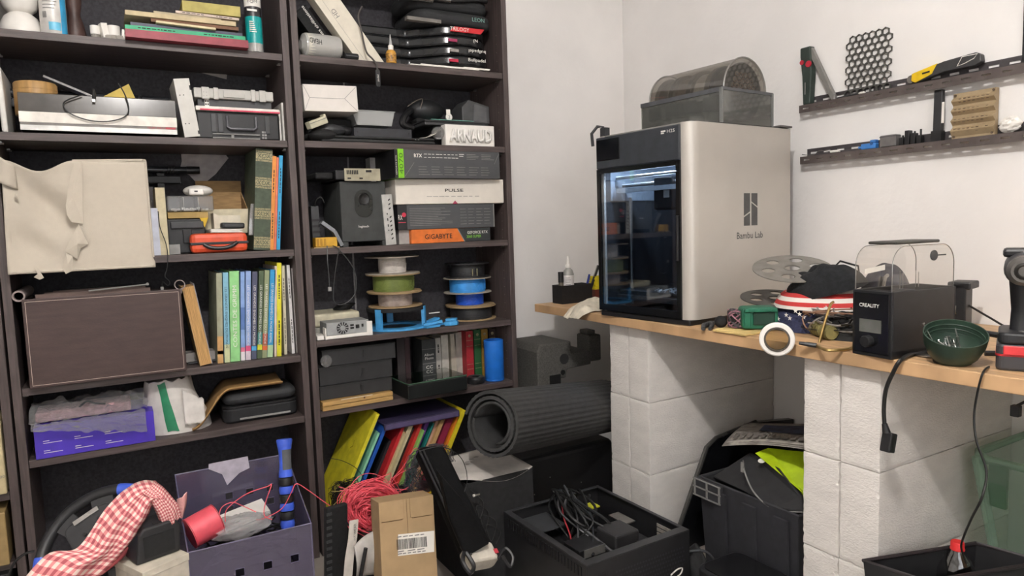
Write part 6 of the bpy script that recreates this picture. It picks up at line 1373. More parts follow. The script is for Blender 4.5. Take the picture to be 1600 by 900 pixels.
# ================================================================== right bookcase, bottom: folders
lid = un(660, 657, y=-.295)
t = thing('purple_tray', 'dark purple plastic tray lying over the row of leaning folders', 'lid', (lid.x, -.297, lid.z-.012), rot=(0, -.012, 0))
MB().box(-.145, .15, 0, .012, 0, .024).box(-.145, .15, .012, .25, .018, .024).build('tray_lid', M('dark_purple_plastic', '3b3450', .3), t, bev=.002); MB().box(-.14, .145, -.0012, 0, .004, .02).build('front_lip', M('purple_lip', '5a5172', .3), t)
TH = .47
fold = [(585, 648, .012, 'd8cc30', 'big yellow folder leaning at the far left of the row', .255), (590, 656, .006, '6fb0cc', 'thin sky blue folder next to the yellow one', .23), (594, 676, .008, '8fd0aa', 'mint green folder lower than the blue one', .24),
 (605, 668, .012, '2258b0', 'royal blue folder leaning in the row', .235), (612, 688, .010, '26282c', 'black folder between the blue and red ones', .2), (622, 663, .012, 'b8262c', 'bright red folder left of the cream ones', .235),
 (628, 678, .012, 'c9b98c', 'beige folder in front of the cream one', .245), (643, 660, .016, 'd8cda4', 'cream thick folder near the middle of the row', .235), (648, 668, .006, '3a3a34', 'thin dark folder right of the cream one', .21),
 (658, 659, .012, 'c0332f', 'scarlet folder right of the thin dark one', .235), (655, 674, .010, '86b860', 'apple green folder in the lower front', .25), (673, 655, .014, '7a4aa0', 'violet folder near the middle right', .22),
 (679, 661, .006, '1f7f78', 'thin teal folder beside the violet one', .23), (686, 656, .010, 'caa088', 'peach folder beside the teal one', .22), (694, 655, .014, 'bf9a68', 'tan folder left of the maroon one', .235),
 (712, 645, .024, '8a2440', 'maroon thick folder near the right end', .23), (718, 648, .008, 'd87a24', 'orange folder right of the maroon one', .235), (727, 641, .016, 'dcc828', 'golden yellow folder last at the right', .24)]
prev = X2L+SB+.002; cosT = math.cos(TH); 
for u, v, th, c_, lb, dep in fold:
    yy = -.29+max(0, .25-dep)
    q = un(u, v, y=yy); bx_ = max(q.x-(q.z-.0865)*math.tan(TH), prev+th/cosT+.0006); prev = bx_
    q = Vector((bx_+(q.z-.0865)*math.tan(TH), q.y, q.z))
    tt = thing('document_folder', lb, 'folder', (bx_, yy, .0865), group='coloured folders leaning in a row', rot=(0, TH, 0))
    m_ = C(c_, .5); e = .0012; L_ = math.hypot(q.x-bx_, q.z-.0865); dp = min(.24, -.014-yy)
    MB().box(-th, -th+e, 0, dp, th*.68, L_).box(-e, 0, 0, dp, 0, L_-.002).box(-th+e, -e, 0, e, th*.68, L_-.004).build('cover', m_, tt)
    MB().box(-th+e, -e, e, dp-.004, th*.7, L_-.008).build('paper_block', C('c9c2b0', .8) if th > .009 else m_, tt)
    if lb.startswith('big'): MB().tube(bez([(-th-.002, .09, L_*.70), (-th-.004, .08, L_*.66), (-th-.002, .1, L_*.63)]), .0012, 5).build('elastic', C('a89a20', .6), tt)

# ================================================================== floor in front of the left bookcase
PUR = G('purple_plastic', 'c4bbd8', .16, .12, haze=.30, hazecol='857e96')
cx0, cx1, cyb, cyf = -2.03, -1.70, -.305, -.60; zb_, zf_ = .385, .258
t = thing('purple_crate', 'translucent purple plastic crate with square holes full of odds and ends', 'crate', ((cx0+cx1)/2, (cyb+cyf)/2, .001), rz=.0)
hw = (cx1-cx0)/2; hd = (cyb-cyf)/2
def panel_holes(x0, x1, z0, z1, y, th, holes):
    q = MB(); xs = sorted({x0, x1, *[h[0] for h in holes], *[h[1] for h in holes]}); zs = sorted({z0, z1, *[h[2] for h in holes], *[h[3] for h in holes]})
    for i in range(len(xs)-1):
        for k in range(len(zs)-1):
            cxm, czm = (xs[i]+xs[i+1])/2, (zs[k]+zs[k+1])/2
            if any(h[0] < cxm < h[1] and h[2] < czm < h[3] for h in holes): continue
            q.add([(xs[i], y, zs[k]), (xs[i+1], y, zs[k]), (xs[i+1], y, zs[k+1]), (xs[i], y, zs[k+1])], [(0, 1, 2, 3)])
    return q
hb = [(-.028+.062*i, -.006+.062*i, .275-.045*k, .297-.045*k) for i in range(3) for k in range(2)]
panel_holes(-hw, hw, .004, zb_, hd, .003, hb).build('back_wall', PUR, t, solid=.003)
hf = [(-.05+.075*i, -.026+.075*i, .155, .178) for i in range(3)]
panel_holes(-hw, hw, .004, zf_, -hd, .003, hf).build('front_wall', PUR, t, solid=.003)
for s in (-1, 1): MB().add([(s*hw, -hd, .004), (s*hw, hd, .004), (s*hw, hd, zb_), (s*hw, -hd, zf_)], [(0, 1, 2, 3)]).build('side_wall', PUR, t, solid=.003)
MB().box(-hw, hw, -hd, hd, 0, .003).build('floor_plate', PUR, t)
EDG = G('purple_edge', 'c9c2da', .35, .1, haze=.45, hazecol='8d86a6')
MB().tube([(-hw, -hd, zf_), (hw, -hd, zf_), (hw, hd, zb_), (-hw, hd, zb_)], .0028, 6, closed=True).build('rim', EDG, t)
for s in (-1, 1): MB().tube([(s*hw, -hd, .01), (s*hw, -hd, zf_)], .0025, 6).build('corner_edge', EDG, t)
for h in hb[:6]: MB().tube([(h[0], hd-.002, h[2]), (h[1], hd-.002, h[2]), (h[1], hd-.002, h[3]), (h[0], hd-.002, h[3])], .0012, 4, closed=True).build('hole_rim', EDG, t)
for h in hf: MB().tube([(h[0], -hd-.002, h[2]), (h[1], -hd-.002, h[2]), (h[1], -hd-.002, h[3]), (h[0], -hd-.002, h[3])], .0012, 4, closed=True).build('hole_rim', EDG, t)
CRX, CRY = (cx0+cx1)/2, (cyb+cyf)/2
ptorn = [un(u, v, y=cyb-.006) for u, v in ((326, 725), (387, 713), (390, 731), (374, 739), (355, 758), (347, 741), (326, 733))]
t = tag(MB().add([q-ptorn[0] for q in ptorn], [tuple(range(7))]).build('torn_sticker', M('sticker_lilac', 'b9b2bf', .6), solid=.0008), 'torn white paper sticker on the back of the purple crate', 'sticker'); t.location = ptorn[0]
# contents
t = thing('dark_fabric_heap', 'black cloth and cables filling the purple crate', 'cloth', (CRX, CRY, .006))
MB().grid(mound(.15, .13, .17, .3, seed=21, pw=.35), 36, 10).build('cloth', BLKM, t, sub=1)
for k in range(10): MB().tube(bez([(random.uniform(-.13, .13), random.uniform(-.12, .1), .17+random.random()*.04) for _ in range(4)], 6), .003, 6).build('cable', CABLE, t, smooth=True)
cs = un(318, 822, y=-.50)
PNK = M('hot_pink_filament', 'f5606e', .45, var=.06)
t = thing('red_spool', 'bright red filament spool sticking out of the purple crate', 'filament spool', cs, rot=(0, 1.32, .25))
MB().lathe([(0, -.038), (.044, -.038), (.044, .038), (0, .038)], 28).build('wound_filament', PNK, t, smooth=True)
for s in (-.040, .040): MB().lathe([(0, s-.001), (.045, s-.001), (.045, s+.001), (0, s+.001)], 28).build('flange', M('flange_clear_red', 'd8505a', .4), t, smooth=True)
t = thing('crumpled_film_bag', 'crumpled clear film bag lying in the purple crate', 'plastic bag', un(375, 822, y=-.50))
MB().grid(lambda u, v: (.085*math.sin(PI*v)*math.cos(2*PI*u)*(1+.4*nz(u*8, v*8)), .05*math.sin(PI*v)*math.sin(2*PI*u)*(1+.4*nz(u*7, v*6, 3)), -.03*math.cos(PI*v)*(1+.4*nz(u*8, v*6, 8))+.01*nz(u*15, v*12)), 40, 20).build('film', G('clear_crinkle', 'f6f5f4', .2, .12, haze=.2, bump=.02, bscale=50), t)
t2 = thing('white_flat_box', 'white flat carton lying in the purple crate behind the film', 'carton', un(385, 812, y=-.45), rot=(.2, -.15, .1)); MB().box(-.06, .07, -.01, .07, -.02, .004).build('body', WHT, t2, bev=.001); MB().box(-.06, .07, -.0108, -.01, -.01, -.006).build('seam', INKG, t2)
for lb, P_ in (('loop of thin pink filament rising above the purple crate', [(342, 820), (345, 795), (362, 785), (378, 790), (400, 800)]), ('long pink filament strand crossing from crate to the pink coil', [(400, 812), (412, 810), (440, 795), (455, 770), (463, 756), (480, 765), (505, 783), (530, 800), (545, 806)]), ('thin pink filament arc before the crate back wall', [(352, 815), (355, 795), (385, 772), (418, 760), (424, 758), (415, 785), (413, 805), (425, 812)])):
    Q = [un(u, v, y=-.52-.002*i) for i, (u, v) in enumerate(P_)]
    t = tag(MB().tube(bez([q-Q[0] for q in Q], 8), .0013, 6).build('pink_strand', PNK, smooth=True), lb, 'filament'); t.location = Q[0]
a = un(444, 686, y=-.47); b = un(450, 826, y=-.52)
d = (b-a); Lr = d.length
t = thing('massage_roller', 'blue and black segmented massage roller stick standing in the purple crate', 'massage roller', b, rot=Vector((0, 0, 1)).rotation_difference((a-b).normalized()).to_euler())
RB = M('roller_blue', '3f5fd0', .4)
MB().lathe([(0, Lr), (.022, Lr), (.0235, Lr-.005), (.018, Lr-.04), (.017, Lr-.075), (.0205, Lr-.112), (0, Lr-.112)], 24).build('handle', RB, t, smooth=True)
MB().lathe([(.0195, Lr-.03), (.0185, Lr-.06), (.0188, Lr-.09)], 8, a0=-2.2, a1=-.5, close=False).build('rubber_grip', M('grip_grey', '54565a', .7), t, smooth=True)
z = Lr-.114
for k in range(6):
    bl = k % 2 == 0; h_ = min(.0315, (z-.002)/(6-k))
    MB().lathe([(.010, z), (.0195, z-.001), (.0215, z-h_/2), (.0195, z-h_+.002), (.010, z-h_+.001)], 22).build('black_segment' if bl else 'blue_segment', BLK if bl else RB, t, smooth=True); z -= h_
# racing wheel
wc = un(168, 862, y=-.74); nrm = Vector((-.35, -.75, .62)).normalized()
t = thing('racing_wheel', 'black racing wheel controller with blue grips on the floor', 'steering wheel', wc, rot=Vector((0, 0, 1)).rotation_difference(nrm).to_euler())
RW = .148
LEAT = M('wheel_leather', '232325', .45, bump=.0003, bscale=300)
MB().tube([(RW*math.cos(2*PI*i/48), RW*math.sin(2*PI*i/48), 0) for i in range(48)], .0145, 12, closed=True).build('rim', LEAT, t, smooth=True)
inv = t.rotation_euler.to_matrix().inverted()
def wang(u, v): q = inv @ (un(u, v, y=-.74)-wc); return math.atan2(q.y, q.x)
for u, v in ((172, 753), (62, 876)):
    a0 = wang(u, v); MB().tube([(RW*math.cos(a0-.14+.28*i/8), RW*math.sin(a0-.14+.28*i/8), 0) for i in range(9)], .0152, 12).build('blue_grip', RB, t, smooth=True)
ah = wang(105, 790)
hub = MB().prism(rrect(.15, .115, .02), -.02, .012, 'z').build('hub', M('hub_black', '2f2f31', .5), t, loc=(.035*math.cos(ah), .035*math.sin(ah), 0), rot=(0, 0, ah), bev=.004)
for s in (ah-.35, ah+.35, ah+PI, ah-PI/2*1.2):
    MB().prism([(-.018, 0), (.018, 0), (.026, .095), (-.026, .095)], -.008, .006, 'z').build('spoke', M('hub_black', '2b2b2d'), t, loc=(.045*math.cos(s), .045*math.sin(s), 0), rot=(0, 0, s-PI/2))
MB().cb((.070, .0, .0095), (.012, .06, .012)).build('chrome_bar', STEEL, hub, bev=.001)
for k, (x, y) in enumerate(((.035, -.035), (.045, -.022), (.03, -.02), (.03, .02), (-.01, -.03))): MB().cyl((x, y, .0125), .0045, .004, 12).build('button', BLK if k != 2 else GRY, hub, smooth=True)
MB().cyl((0, 0, -.14), .06, .12, 24).build('motor_base', BLK, t, smooth=True)
# cream box with black pedal unit on it
bq = un(268, 895, y=-.70)
t = thing('cream_carton', 'cream carton standing between the racing wheel and purple crate', 'carton', (un(262, 890, y=-.93).x, -.93, .001), rz=.45)
ph_ = un(262, 880, y=-.93).z; MB().box(-.055, .05, 0, .12, 0, ph_).build('body', C('b9b1a2', .6), t, bev=.002); MB().box(-.056, .051, -.001, .121, ph_-.015, ph_+.0015).build('lid', C('c3bbab', .6), t, bev=.001)
t = thing('black_pedal_unit', 'black rounded plastic unit resting on the cream carton', 'pedal', (un(250, 870, y=-.90).x, -.90, ph_+.003), rz=.3)
MB().prism([(-.05, 0), (.045, 0), (.052, .06), (.04, .078), (-.03, .078), (-.04, .065)], 0, .07, 'y').build('housing', M('unit_black', '232325', .5), t, bev=.005); MB().box(-.005, .012, .005, .02, .0785, .080).build('vent', BLK, t); MB().box(-.032, .034, -.0015, 0, .01, .058).build('front_panel', BLKM, t)
# gingham cloth
def gingham():
    m = bpy.data.materials.new('red_gingham'); m.use_nodes = True; N = m.node_tree.nodes; L = m.node_tree.links; b = N['Principled BSDF']; b.inputs['Roughness'].default_value = .9
    uv = N.new('ShaderNodeUVMap'); sp = N.new('ShaderNodeSeparateXYZ'); L.new(uv.outputs[0], sp.inputs[0])
    outs = []
    for i, sc in ((0, 17), (1, 9)):
        mu = N.new('ShaderNodeMath'); mu.operation = 'MULTIPLY'; mu.inputs[1].default_value = sc; L.new(sp.outputs[i], mu.inputs[0])
        frc = N.new('ShaderNodeMath'); frc.operation = 'FRACT'; L.new(mu.outputs[0], frc.inputs[0])
        g = N.new('ShaderNodeMath'); g.operation = 'GREATER_THAN'; g.inputs[1].default_value = .5; L.new(frc.outputs[0], g.inputs[0]); outs.append(g)
    ad = N.new('ShaderNodeMath'); ad.operation = 'ADD'; L.new(outs[0].outputs[0], ad.inputs[0]); L.new(outs[1].outputs[0], ad.inputs[1])
    hf_ = N.new('ShaderNodeMath'); hf_.operation = 'MULTIPLY'; hf_.inputs[1].default_value = .5; L.new(ad.outputs[0], hf_.inputs[0])
    cr = N.new('ShaderNodeValToRGB'); cr.color_ramp.interpolation = 'CONSTANT'; e = cr.color_ramp.elements
    e[0].color = (*lin('ecd3c8'), 1); e[1].position = .75; e[1].color = (*lin('a9535a'), 1); k = e.new(.4); k.color = (*lin('d98a8a'), 1)
    L.new(hf_.outputs[0], cr.inputs[0]); L.new(cr.outputs[0], b.inputs['Base Color']); return m
GING = gingham()
def ribbon(rows, nu, nv, y0, name, mat, parent, bulge=.03, fold=.008, seed=0, uoff=0):
    """cloth strip through pixel pairs (left edge, right edge) with its own depth"""
    A = bez([un(l[0], l[1], y=y0+l[2]) for l, r in rows], 8); B = bez([un(r[0], r[1], y=y0+r[2]) for l, r in rows], 8); n = len(A)-1
    vs = []; uvs = []
    for i in range(n+1):
        for j in range(nv+1):
            s = j/nv; p = A[i].lerp(B[i], s); k = math.sin(PI*s)
            p = p+Vector((0, -bulge*k-fold*math.sin(s*13+i*.12+seed)-fold*nz(i*.15, s*4, seed), fold*.6*nz(i*.2, s*5, seed+3)))
            vs.append(p); uvs.append((i/n+uoff, s))
    fs = [(i*(nv+1)+j, (i+1)*(nv+1)+j, (i+1)*(nv+1)+j+1, i*(nv+1)+j+1) for i in range(n) for j in range(nv)]
    o0 = parent.location; me = bpy.data.meshes.new(name); me.from_pydata([tuple(p-o0) for p in vs], [], fs); me.update()
    ul = me.uv_layers.new(name='UVMap')
    for li, l in enumerate(me.loops): ul.data[li].uv = uvs[l.vertex_index]
    me.materials.append(mat); me.polygons.foreach_set('use_smooth', [True]*len(me.polygons))
    o = bpy.data.objects.new(name, me); COL.objects.link(o); o.parent = parent
    q = o.modifiers.new('thickness', 'SOLIDIFY'); q.thickness = .0015; q.offset = 0
    return o
t = thing('gingham_cloth', 'red and white gingham cloth draped over the racing wheel', 'cloth', un(170, 830, y=-.85))
ribbon([((30, 915, -.04), (125, 925, -.02)), ((72, 866, -.02), (170, 885, -.03)), ((122, 854, -.01), (190, 862, -.03)), ((150, 815, 0), (208, 842, -.03)), ((185, 775, 0), (228, 812, -.02)), ((215, 755, .02), (244, 782, -.01)), ((242, 752, .03), (262, 785, -.01))], 40, 14, -.87, 'long_fold', GING, t, bulge=.025, fold=.007)
ribbon([((216, 768, 0), (243, 752, .01)), ((232, 782, -.01), (258, 765, .0)), ((246, 806, -.01), (276, 786, .0)), ((252, 826, 0), (284, 806, .01))], 20, 8, -.87, 'short_fold', GING, t, bulge=.02, fold=.005, seed=4, uoff=.3)
ribbon([((276, 780, .02), (292, 768, .03)), ((278, 795, .02), (291, 785, .03)), ((280, 808, .02), (286, 806, .03))], 10, 4, -.86, 'corner_tuft', GING, t, bulge=.012, fold=.003, seed=7)
ribbon([((196, 856, .01), (214, 838, .01)), ((170, 880, .0), (196, 868, .01)), ((145, 900, .0), (165, 893, .01))], 10, 4, -.86, 'red_hem', C('d86a6e', .8), t, bulge=.01, fold=.003, seed=8)
# sliver of the next bookcase
def sliver(lb, u1, v0, v1, z, c_, y=-.3, name='book'):
    q = un(u1, (v0+v1)/2, y=y); z1 = un(u1, v0, y=y).z
    t = thing(name, lb, 'book', (min(q.x, -2.4195-SB-.004), y, z)); h = max(.03, z1-z) if z > .1 else .11
    MB().box(-.04, 0, 0, .2, 0, h).build('cover', C(c_, .6), t, bev=.003); MB().box(-.037, -.003, -.0008, 0, h*.1, h*.9).build('spine_panel', C(c_, .6), t); return t, h
t, h = sliver('cream book on the shelf cut off at the left edge', 11, 662, 757, .421, 'c6b68e')
text('100', INKG, t, (-.009, -.0012, .05), (1, 0, 0), (0, 0, 1), .008, .016, 'spine_number')
sliver('tan boxed book low at the left photo edge', 9, 800, 836, .2205, '9f8558')
t, h = sliver('black ring binder low at the left photo edge', 14, 838, 900, .0865, '1c1b1c'); t.location.z = .0865
sh_ = thing('lower_shelf_board', 'extra board under the tan boxed book at left edge', 'board', (-2.8, -.15, .2)); MB().box(-.36, .355, -.13, .13, 0, .02).build('board', WOODH, sh_); MB().box(-.36, .355, -.1305, -.13, .002, .018).build('edge_band', WOODH, sh_)
Q = [un(u, v, y=-.5) for u, v in ((14, 900), (22, 880), (38, 866), (54, 861))]
t = tag(MB().tube(bez(Q, 8), .003, 6).build('black_wheel_cable', CABLE, smooth=True), 'black cable running to the racing wheel at bottom left', 'cable')

# ================================================================== floor clutter before the right bookcase
cc = un(580, 790, y=-.56)
t = thing('pink_filament_coil', 'tangled coil of hot pink filament in front of the folders', 'filament coil', cc)
q = MB()
for k in range(130):
    R_ = random.uniform(.02, .088)**1.0; tl = random.gauss(0, .25); t2_ = random.gauss(-.25, .12); ox, oz = random.gauss(0, .010), random.gauss(0, .008)-(.088-R_)*.35; oy = random.uniform(-.035, .035); e = random.uniform(.72, .95); ph = random.random()*6
    q.tube([(ox+R_*math.cos(a+ph), oy+R_*math.sin(a+ph)*tl*.6+.01*math.sin(3*a), oz+R_*e*math.sin(a+ph+t2_)) for a in [2*PI*i/26 for i in range(26)]], .0013, 5, closed=True)
o = q.build('filament_loops', PNK, t, smooth=True); o['kind'] = 'stuff'
for k in range(6):
    c0 = [(random.uniform(-.11, .12), random.uniform(-.03, .03), random.uniform(-.0, .09)) for _ in range(4)]
    MB().tube(bez(c0, 8), .0013, 5).build('loose_strand', PNK, t, smooth=True)
tw = [un(u, v, y=-.45) for u, v in ((600, 760), (628, 732), (650, 700), (660, 735), (640, 760), (610, 770), (618, 745), (655, 725))]
MB().tube(bez([p-cc for p in tw], 8), .0014, 5).build('loose_strand', PNK, t, smooth=True)
for (uu, vv, yy, lb, R_, sx, col) in ((540, 780, -.40, 'tangle of thin black and yellow wires left of the pink coil', .07, .8, 'wire_black'), (625, 785, -.42, 'bundle of dark purple wires right of the pink coil', .075, .7, 'wire_purple'), (672, 735, -.62, 'loose grey wires spilling over the black padded bag', .09, 1.1, 'wire_grey2')):
    c_ = un(uu, vv, y=yy); t = thing('wire_tangle', lb, 'wires', c_); q = MB()
    for k in range(60):
        r = R_*random.uniform(.4, 1); ph = random.random()*6; tl = random.uniform(-.6, .6)
        q.tube([(sx*r*math.cos(a+ph)+random.gauss(0, .001), .35*r*math.sin(a)*tl, r*math.sin(a+ph+tl)) for a in [random.uniform(2, 5.5)*i/14 for i in range(15)]], .0008, 4)
    o = q.build('wire_loops', M(col, {'wire_black': '1c1c1c', 'wire_purple': '2c2430', 'wire_grey2': '4a484c'}[col], .4), t); o['kind'] = 'stuff'
    if col == 'wire_black':
        for k in range(6): MB().tube(bez([(random.uniform(-.05, .05), -.02, random.uniform(-.06, .06)) for _ in range(4)], 6), .001, 5).build('yellow_wire', C('b8a860', .5), t)
for i, (lb, P_) in enumerate((('wide arc of thin black wire over the black padded bag', [(655, 705), (690, 698), (720, 715), (730, 750), (718, 778), (695, 770)]), ('thin wire coil spring hanging beside the fabric bin', [(735, 765), (755, 785), (750, 810), (745, 790), (763, 800), (758, 830), (752, 805), (775, 815), (768, 845), (760, 820), (782, 830), (775, 850)]), ('thin black wires drawn across the yellow folder', [(512, 716), (535, 720), (560, 735), (570, 760), (550, 775), (525, 760)]))):
    Q = [un(u, v, y=(-.82, -.78, -.36)[i]) for u, v in P_]; t = tag(MB().tube(bez([p-Q[0] for p in Q], 8), .0011, 5).build('thin_wire', M('wire_dark2', '2a2a2a', .4), smooth=True), lb, 'wire'); t.location = Q[0]
# small silver connector
q0 = un(742, 774, y=-.80); t = thing('jack_connector', 'tiny silver connector hanging on the fabric bin', 'connector', q0); MB().cyl((0, 0, 0), .003, .016, 10, 'x').build('barrel', STEEL, t); MB().cyl((-.006, 0, 0), .004, .005, 10, 'x').build('collar', WHT, t)
# cardboard carton with barcode
t = thing('barcode_carton', 'brown cardboard carton with barcode label standing in front', 'carton', (0, 0, 0))
A = un(595, 806, y=-.86); B = un(677, 814, y=-.86); wid = (B-A).length
t.location = ((A.x+B.x)/2, -.86, .022); t.rotation_euler = (-.2, .05, -.10)
hh = A.z-.012
KC = M('kraft_carton', 'a58a66', .85, var=.05, scale=20)
MB().box(-wid/2, wid/2, 0, .10, 0, hh).build('body', KC, t, bev=.0015)
for s in (-1, 1):
    MB().tube([(s*wid*.06, -.0006, hh), (s*wid*.06, -.0006, hh-.052), (s*wid*.1, -.0006, hh-.055), (s*wid*.46, -.0006, hh-.055)], .0008, 4).build('flap_slit', M('slit_brown', '6d5538', .9), t); MB().box(min(s*wid*.06, s*wid*.46), max(s*wid*.06, s*wid*.46), -.0018, -.0001, hh-.053, hh-.001).build('tuck_flap', KC, t)
MB().box(-.0006, .0006, -.0008, 0, hh-.10, hh-.001).build('centre_slit', M('slit_brown', '6d5538'), t)
lx, lz, lw, lh = .01, hh-.125, wid*.66, .058
MB().box(lx-lw/2, lx+lw/2, -.0012, -.0002, lz-lh/2, lz+lh/2).build('paper_label', PAP, t, rot=(0, .06, 0), loc=(0, 0, .0))
x = lx-lw*.42; bq_ = MB()
while x < lx+lw*.42:
    ww = random.choice((.0009, .0015, .0022)); zc = lz-(x-0)*.06
    bq_.box(x, x+ww, -.0018, -.0014, zc-.012, zc+.016); x += ww+random.choice((.0009, .0015))
o = bq_.build('barcode', INKB, t); o['kind'] = 'stuff'
pq = MB()
for z_, n_ in ((.0225, 5), (-.0175, 3), (-.0235, 6)):
    for k in range(n_): x_ = lx-lw*.4+lw*.8*k/n_; pq.box(x_, x_+lw*.8/n_*random.uniform(.6, .85), -.0018, -.0014, lz+z_-x_*.06-.0014, lz+z_-x_*.06+.0014)
o = pq.build('label_print', INKG, t); o['kind'] = 'stuff'
t = thing('white_tube_cap', 'white plastic cap peeking out behind the brown carton', 'tissue', un(655, 800, y=-.72)); MB().ball((0, 0, -.005), (.02, .014, .016), 14, 8).build('lump', WHT, t, smooth=True); MB().box(-.018, .018, -.012, .012, -.03, -.012).build('base', WHT, t, bev=.004)
# dark ribbed guard with white lettered strap
g0 = un(520, 890, y=-.66)
t = thing('ribbed_guard', 'black ribbed guard panel standing beside the purple crate', 'guard panel', (un(522, 850, y=-.64).x, -.64, .002), rot=(0, .06, .25)); hgt = un(530, 792, y=-.64).z
MB().box(-.035, .035, 0, .02, 0, hgt).build('panel', BLKM, t, bev=.004)
for k in range(14): MB().box(-.036, -.020, -.004, .0, .02+k*hgt/15, .028+k*hgt/15).build('rib', DGR, t, rot=(0, -.3*0, 0))
P_ = [un(u, v, y=-.70) for u, v in ((553, 812), (551, 840), (546, 870), (543, 905))]
t = thing('white_strap', 'white lettered webbing strap hanging below the pink coil', 'strap', P_[0])
vs = []
for p in P_: vs += [p-P_[0]+Vector((-.013, 0, 0)), p-P_[0]+Vector((.012, -.004, 0))]
MB().add(vs, [(0, 1, 3, 2), (2, 3, 5, 4), (4, 5, 7, 6)]).build('webbing', M('webbing', 'c9c2b8', .8), t, solid=.002)
text('OT WEAR', INKG, t, (0.0, -.005, -.035), (.05, 0, 1), (-1, -.1, 0), .008, .05, 'strap_lettering')
t = thing('white_helmet', 'white and black curved plastic shell behind the brown carton', 'shell', un(578, 868, y=-.72)); MB().grid(lambda u, v: (-.045+.06*u, .01*math.sin(PI*u)-.02*math.sin(PI*v), -.06+.10*v+.03*u*v), 10, 10).build('shell', M('shell_white', 'b5b0aa', .4), t, solid=.004, smooth=True); MB().tube([(-.04, -.025, -.05), (-.03, -.03, 0), (-.02, -.03, .04)], .006, 8).build('rim_trim', BLK, t, smooth=True)
# black fabric bin with paper
bx0, bx1, by0, by1, bh = -1.275, -1.035, -.77, -.50, .335
t = thing('fabric_bin', 'black fabric bin under the rolled mat', 'fabric bin', ((bx0+bx1)/2, (by0+by1)/2, .001))
hx, hy = (bx1-bx0)/2, (by1-by0)/2
FB = M('black_felt', '1f1f20', .95, var=.15, scale=60, bump=.0004, bscale=400)
for nm, a in (('front_wall', (-hx, hx, -hy, -hy+.004)), ('back_wall', (-hx, hx, hy-.004, hy)), ('side_wall', (-hx, -hx+.004, -hy+.004, hy-.004)), ('side_wall', (hx-.004, hx, -hy+.004, hy-.004))): MB().box(*a, 0, bh).build(nm, FB, t, bev=.001)
MB().box(-hx, hx, -hy, hy, 0, .003).build('floor_panel', FB, t)
t = thing('crumpled_newsprint', 'white torn paper lying over the rim of the black fabric bin', 'paper', ((bx0+bx1)/2, (by0+by1)/2, bh+.006))
MB().grid(lambda u, v: (-.15+.27*u-.02*v, -.135+.19*v+.03*u*v, .004+.012*math.sin(5*u+1)*(1-v)-.02*max(0, .12-v)*8*math.sin(PI*u)+.012*v), 26, 16).build('sheet', M('newsprint_pale', 'b9b3ac', .85, var=.1, scale=12), t, solid=.0012, smooth=True)
for k in range(3): MB().ball((-.06+.02*k, -.03+.008*k, .022+.002*k), (.010, .006, .0015), 8, 5).build('grey_blot', M('blot_grey', '7f7a76', .8), t)
# padded black bag with white corner
a0 = un(662, 705, y=-.66); b0 = un(745, 885, y=-1.0)
t = thing('padded_bag', 'black mesh padded bag with white corner leaning before the fabric bin', 'bag', b0)
ax_ = (a0-b0); Lb = ax_.length; zx_ = ax_.normalized(); xx_ = Vector((1, .35, 0)); xx_ = (xx_-zx_*xx_.dot(zx_)).normalized(); yy_ = zx_.cross(xx_)
t.rotation_euler = Matrix((xx_, yy_, zx_)).transposed().to_euler()
MESHM = M('bag_mesh', '111112', .9, spec=.15, bump=.0012, bscale=180)
MB().prism(rrect(.09, .05, .015, cx=.02), .05, Lb, 'z').build('panel', MESHM, t, bev=.008, smooth=True)
MB().prism(rrect(.093, .052, .015, cx=.02), 0, .052, 'z').build('white_corner', M('corner_white', 'bfb8ab', .8, bump=.0006, bscale=300), t, bev=.006, smooth=True)
for s in (-.034, -.022): MB().tube([(s, -.028, .02), (s, -.03, Lb*.5), (s, -.028, Lb-.02)], .004, 6).build('strap', BLK, t, smooth=True)
pz_ = [un(u, v, y=-1.0) for u, v in ((688, 742), (738, 800), (766, 850), (728, 872), (704, 815))]; Ri = t.rotation_euler.to_matrix().inverted(); pz_ = [Ri @ (p-b0) for p in pz_]
MB().add(pz_+[p+Ri @ Vector((.01, .05, 0)) for p in pz_], [(0, 1, 2, 3, 4), (9, 8, 7, 6, 5)]+[(i, 5+i, 5+(i+1) % 5, (i+1) % 5) for i in range(5)]).build('mesh_pouch', MESHM, t, bev=.006)
MB().box(.055, .066, -.028, -.0255, .012, .026).build('red_tag', C('b0303c', .6), t)
MB().tube(bez([(.06, -.02, .0), (.09, -.03, .02), (.10, -.03, -.01), (.085, -.02, -.03), (.07, -.03, -.0)]), .005, 6).build('buckle', BLK, t, smooth=True)
MB().tube(bez([(-.04, -.03, .03), (-.06, -.035, .0), (-.05, -.03, -.03), (-.03, -.03, -.01), (-.04, -.03, .05)]), .006, 6).build('buckle', BLK, t, smooth=True)
t = thing('black_jacket', 'black crumpled jacket on the floor beneath the barcode carton', 'jacket', (-1.47, -.56, .001)); MB().grid(mound(.12, .17, .12, .35, seed=31, pw=.4), 40, 10).build('body', BLKM, t, sub=1); MB().grid(mound(.08, .09, .06, .5, lo=.09, seed=35), 20, 6).build('collar', M('jacket_grey', '2a2a2c', .9), t, sub=1)
t = thing('flat_cardboard', 'grey beige flat board lying on the floor before the computer case', 'board', (-1.26, -1.02, .001), rz=.5); MB().box(-.1, .12, -.1, .1, 0, .006).build('sheet', C('8f8880', .8), t); MB().box(-.1, .12, -.101, -.1, 0, .006).build('edge', C('7a736a', .8), t)

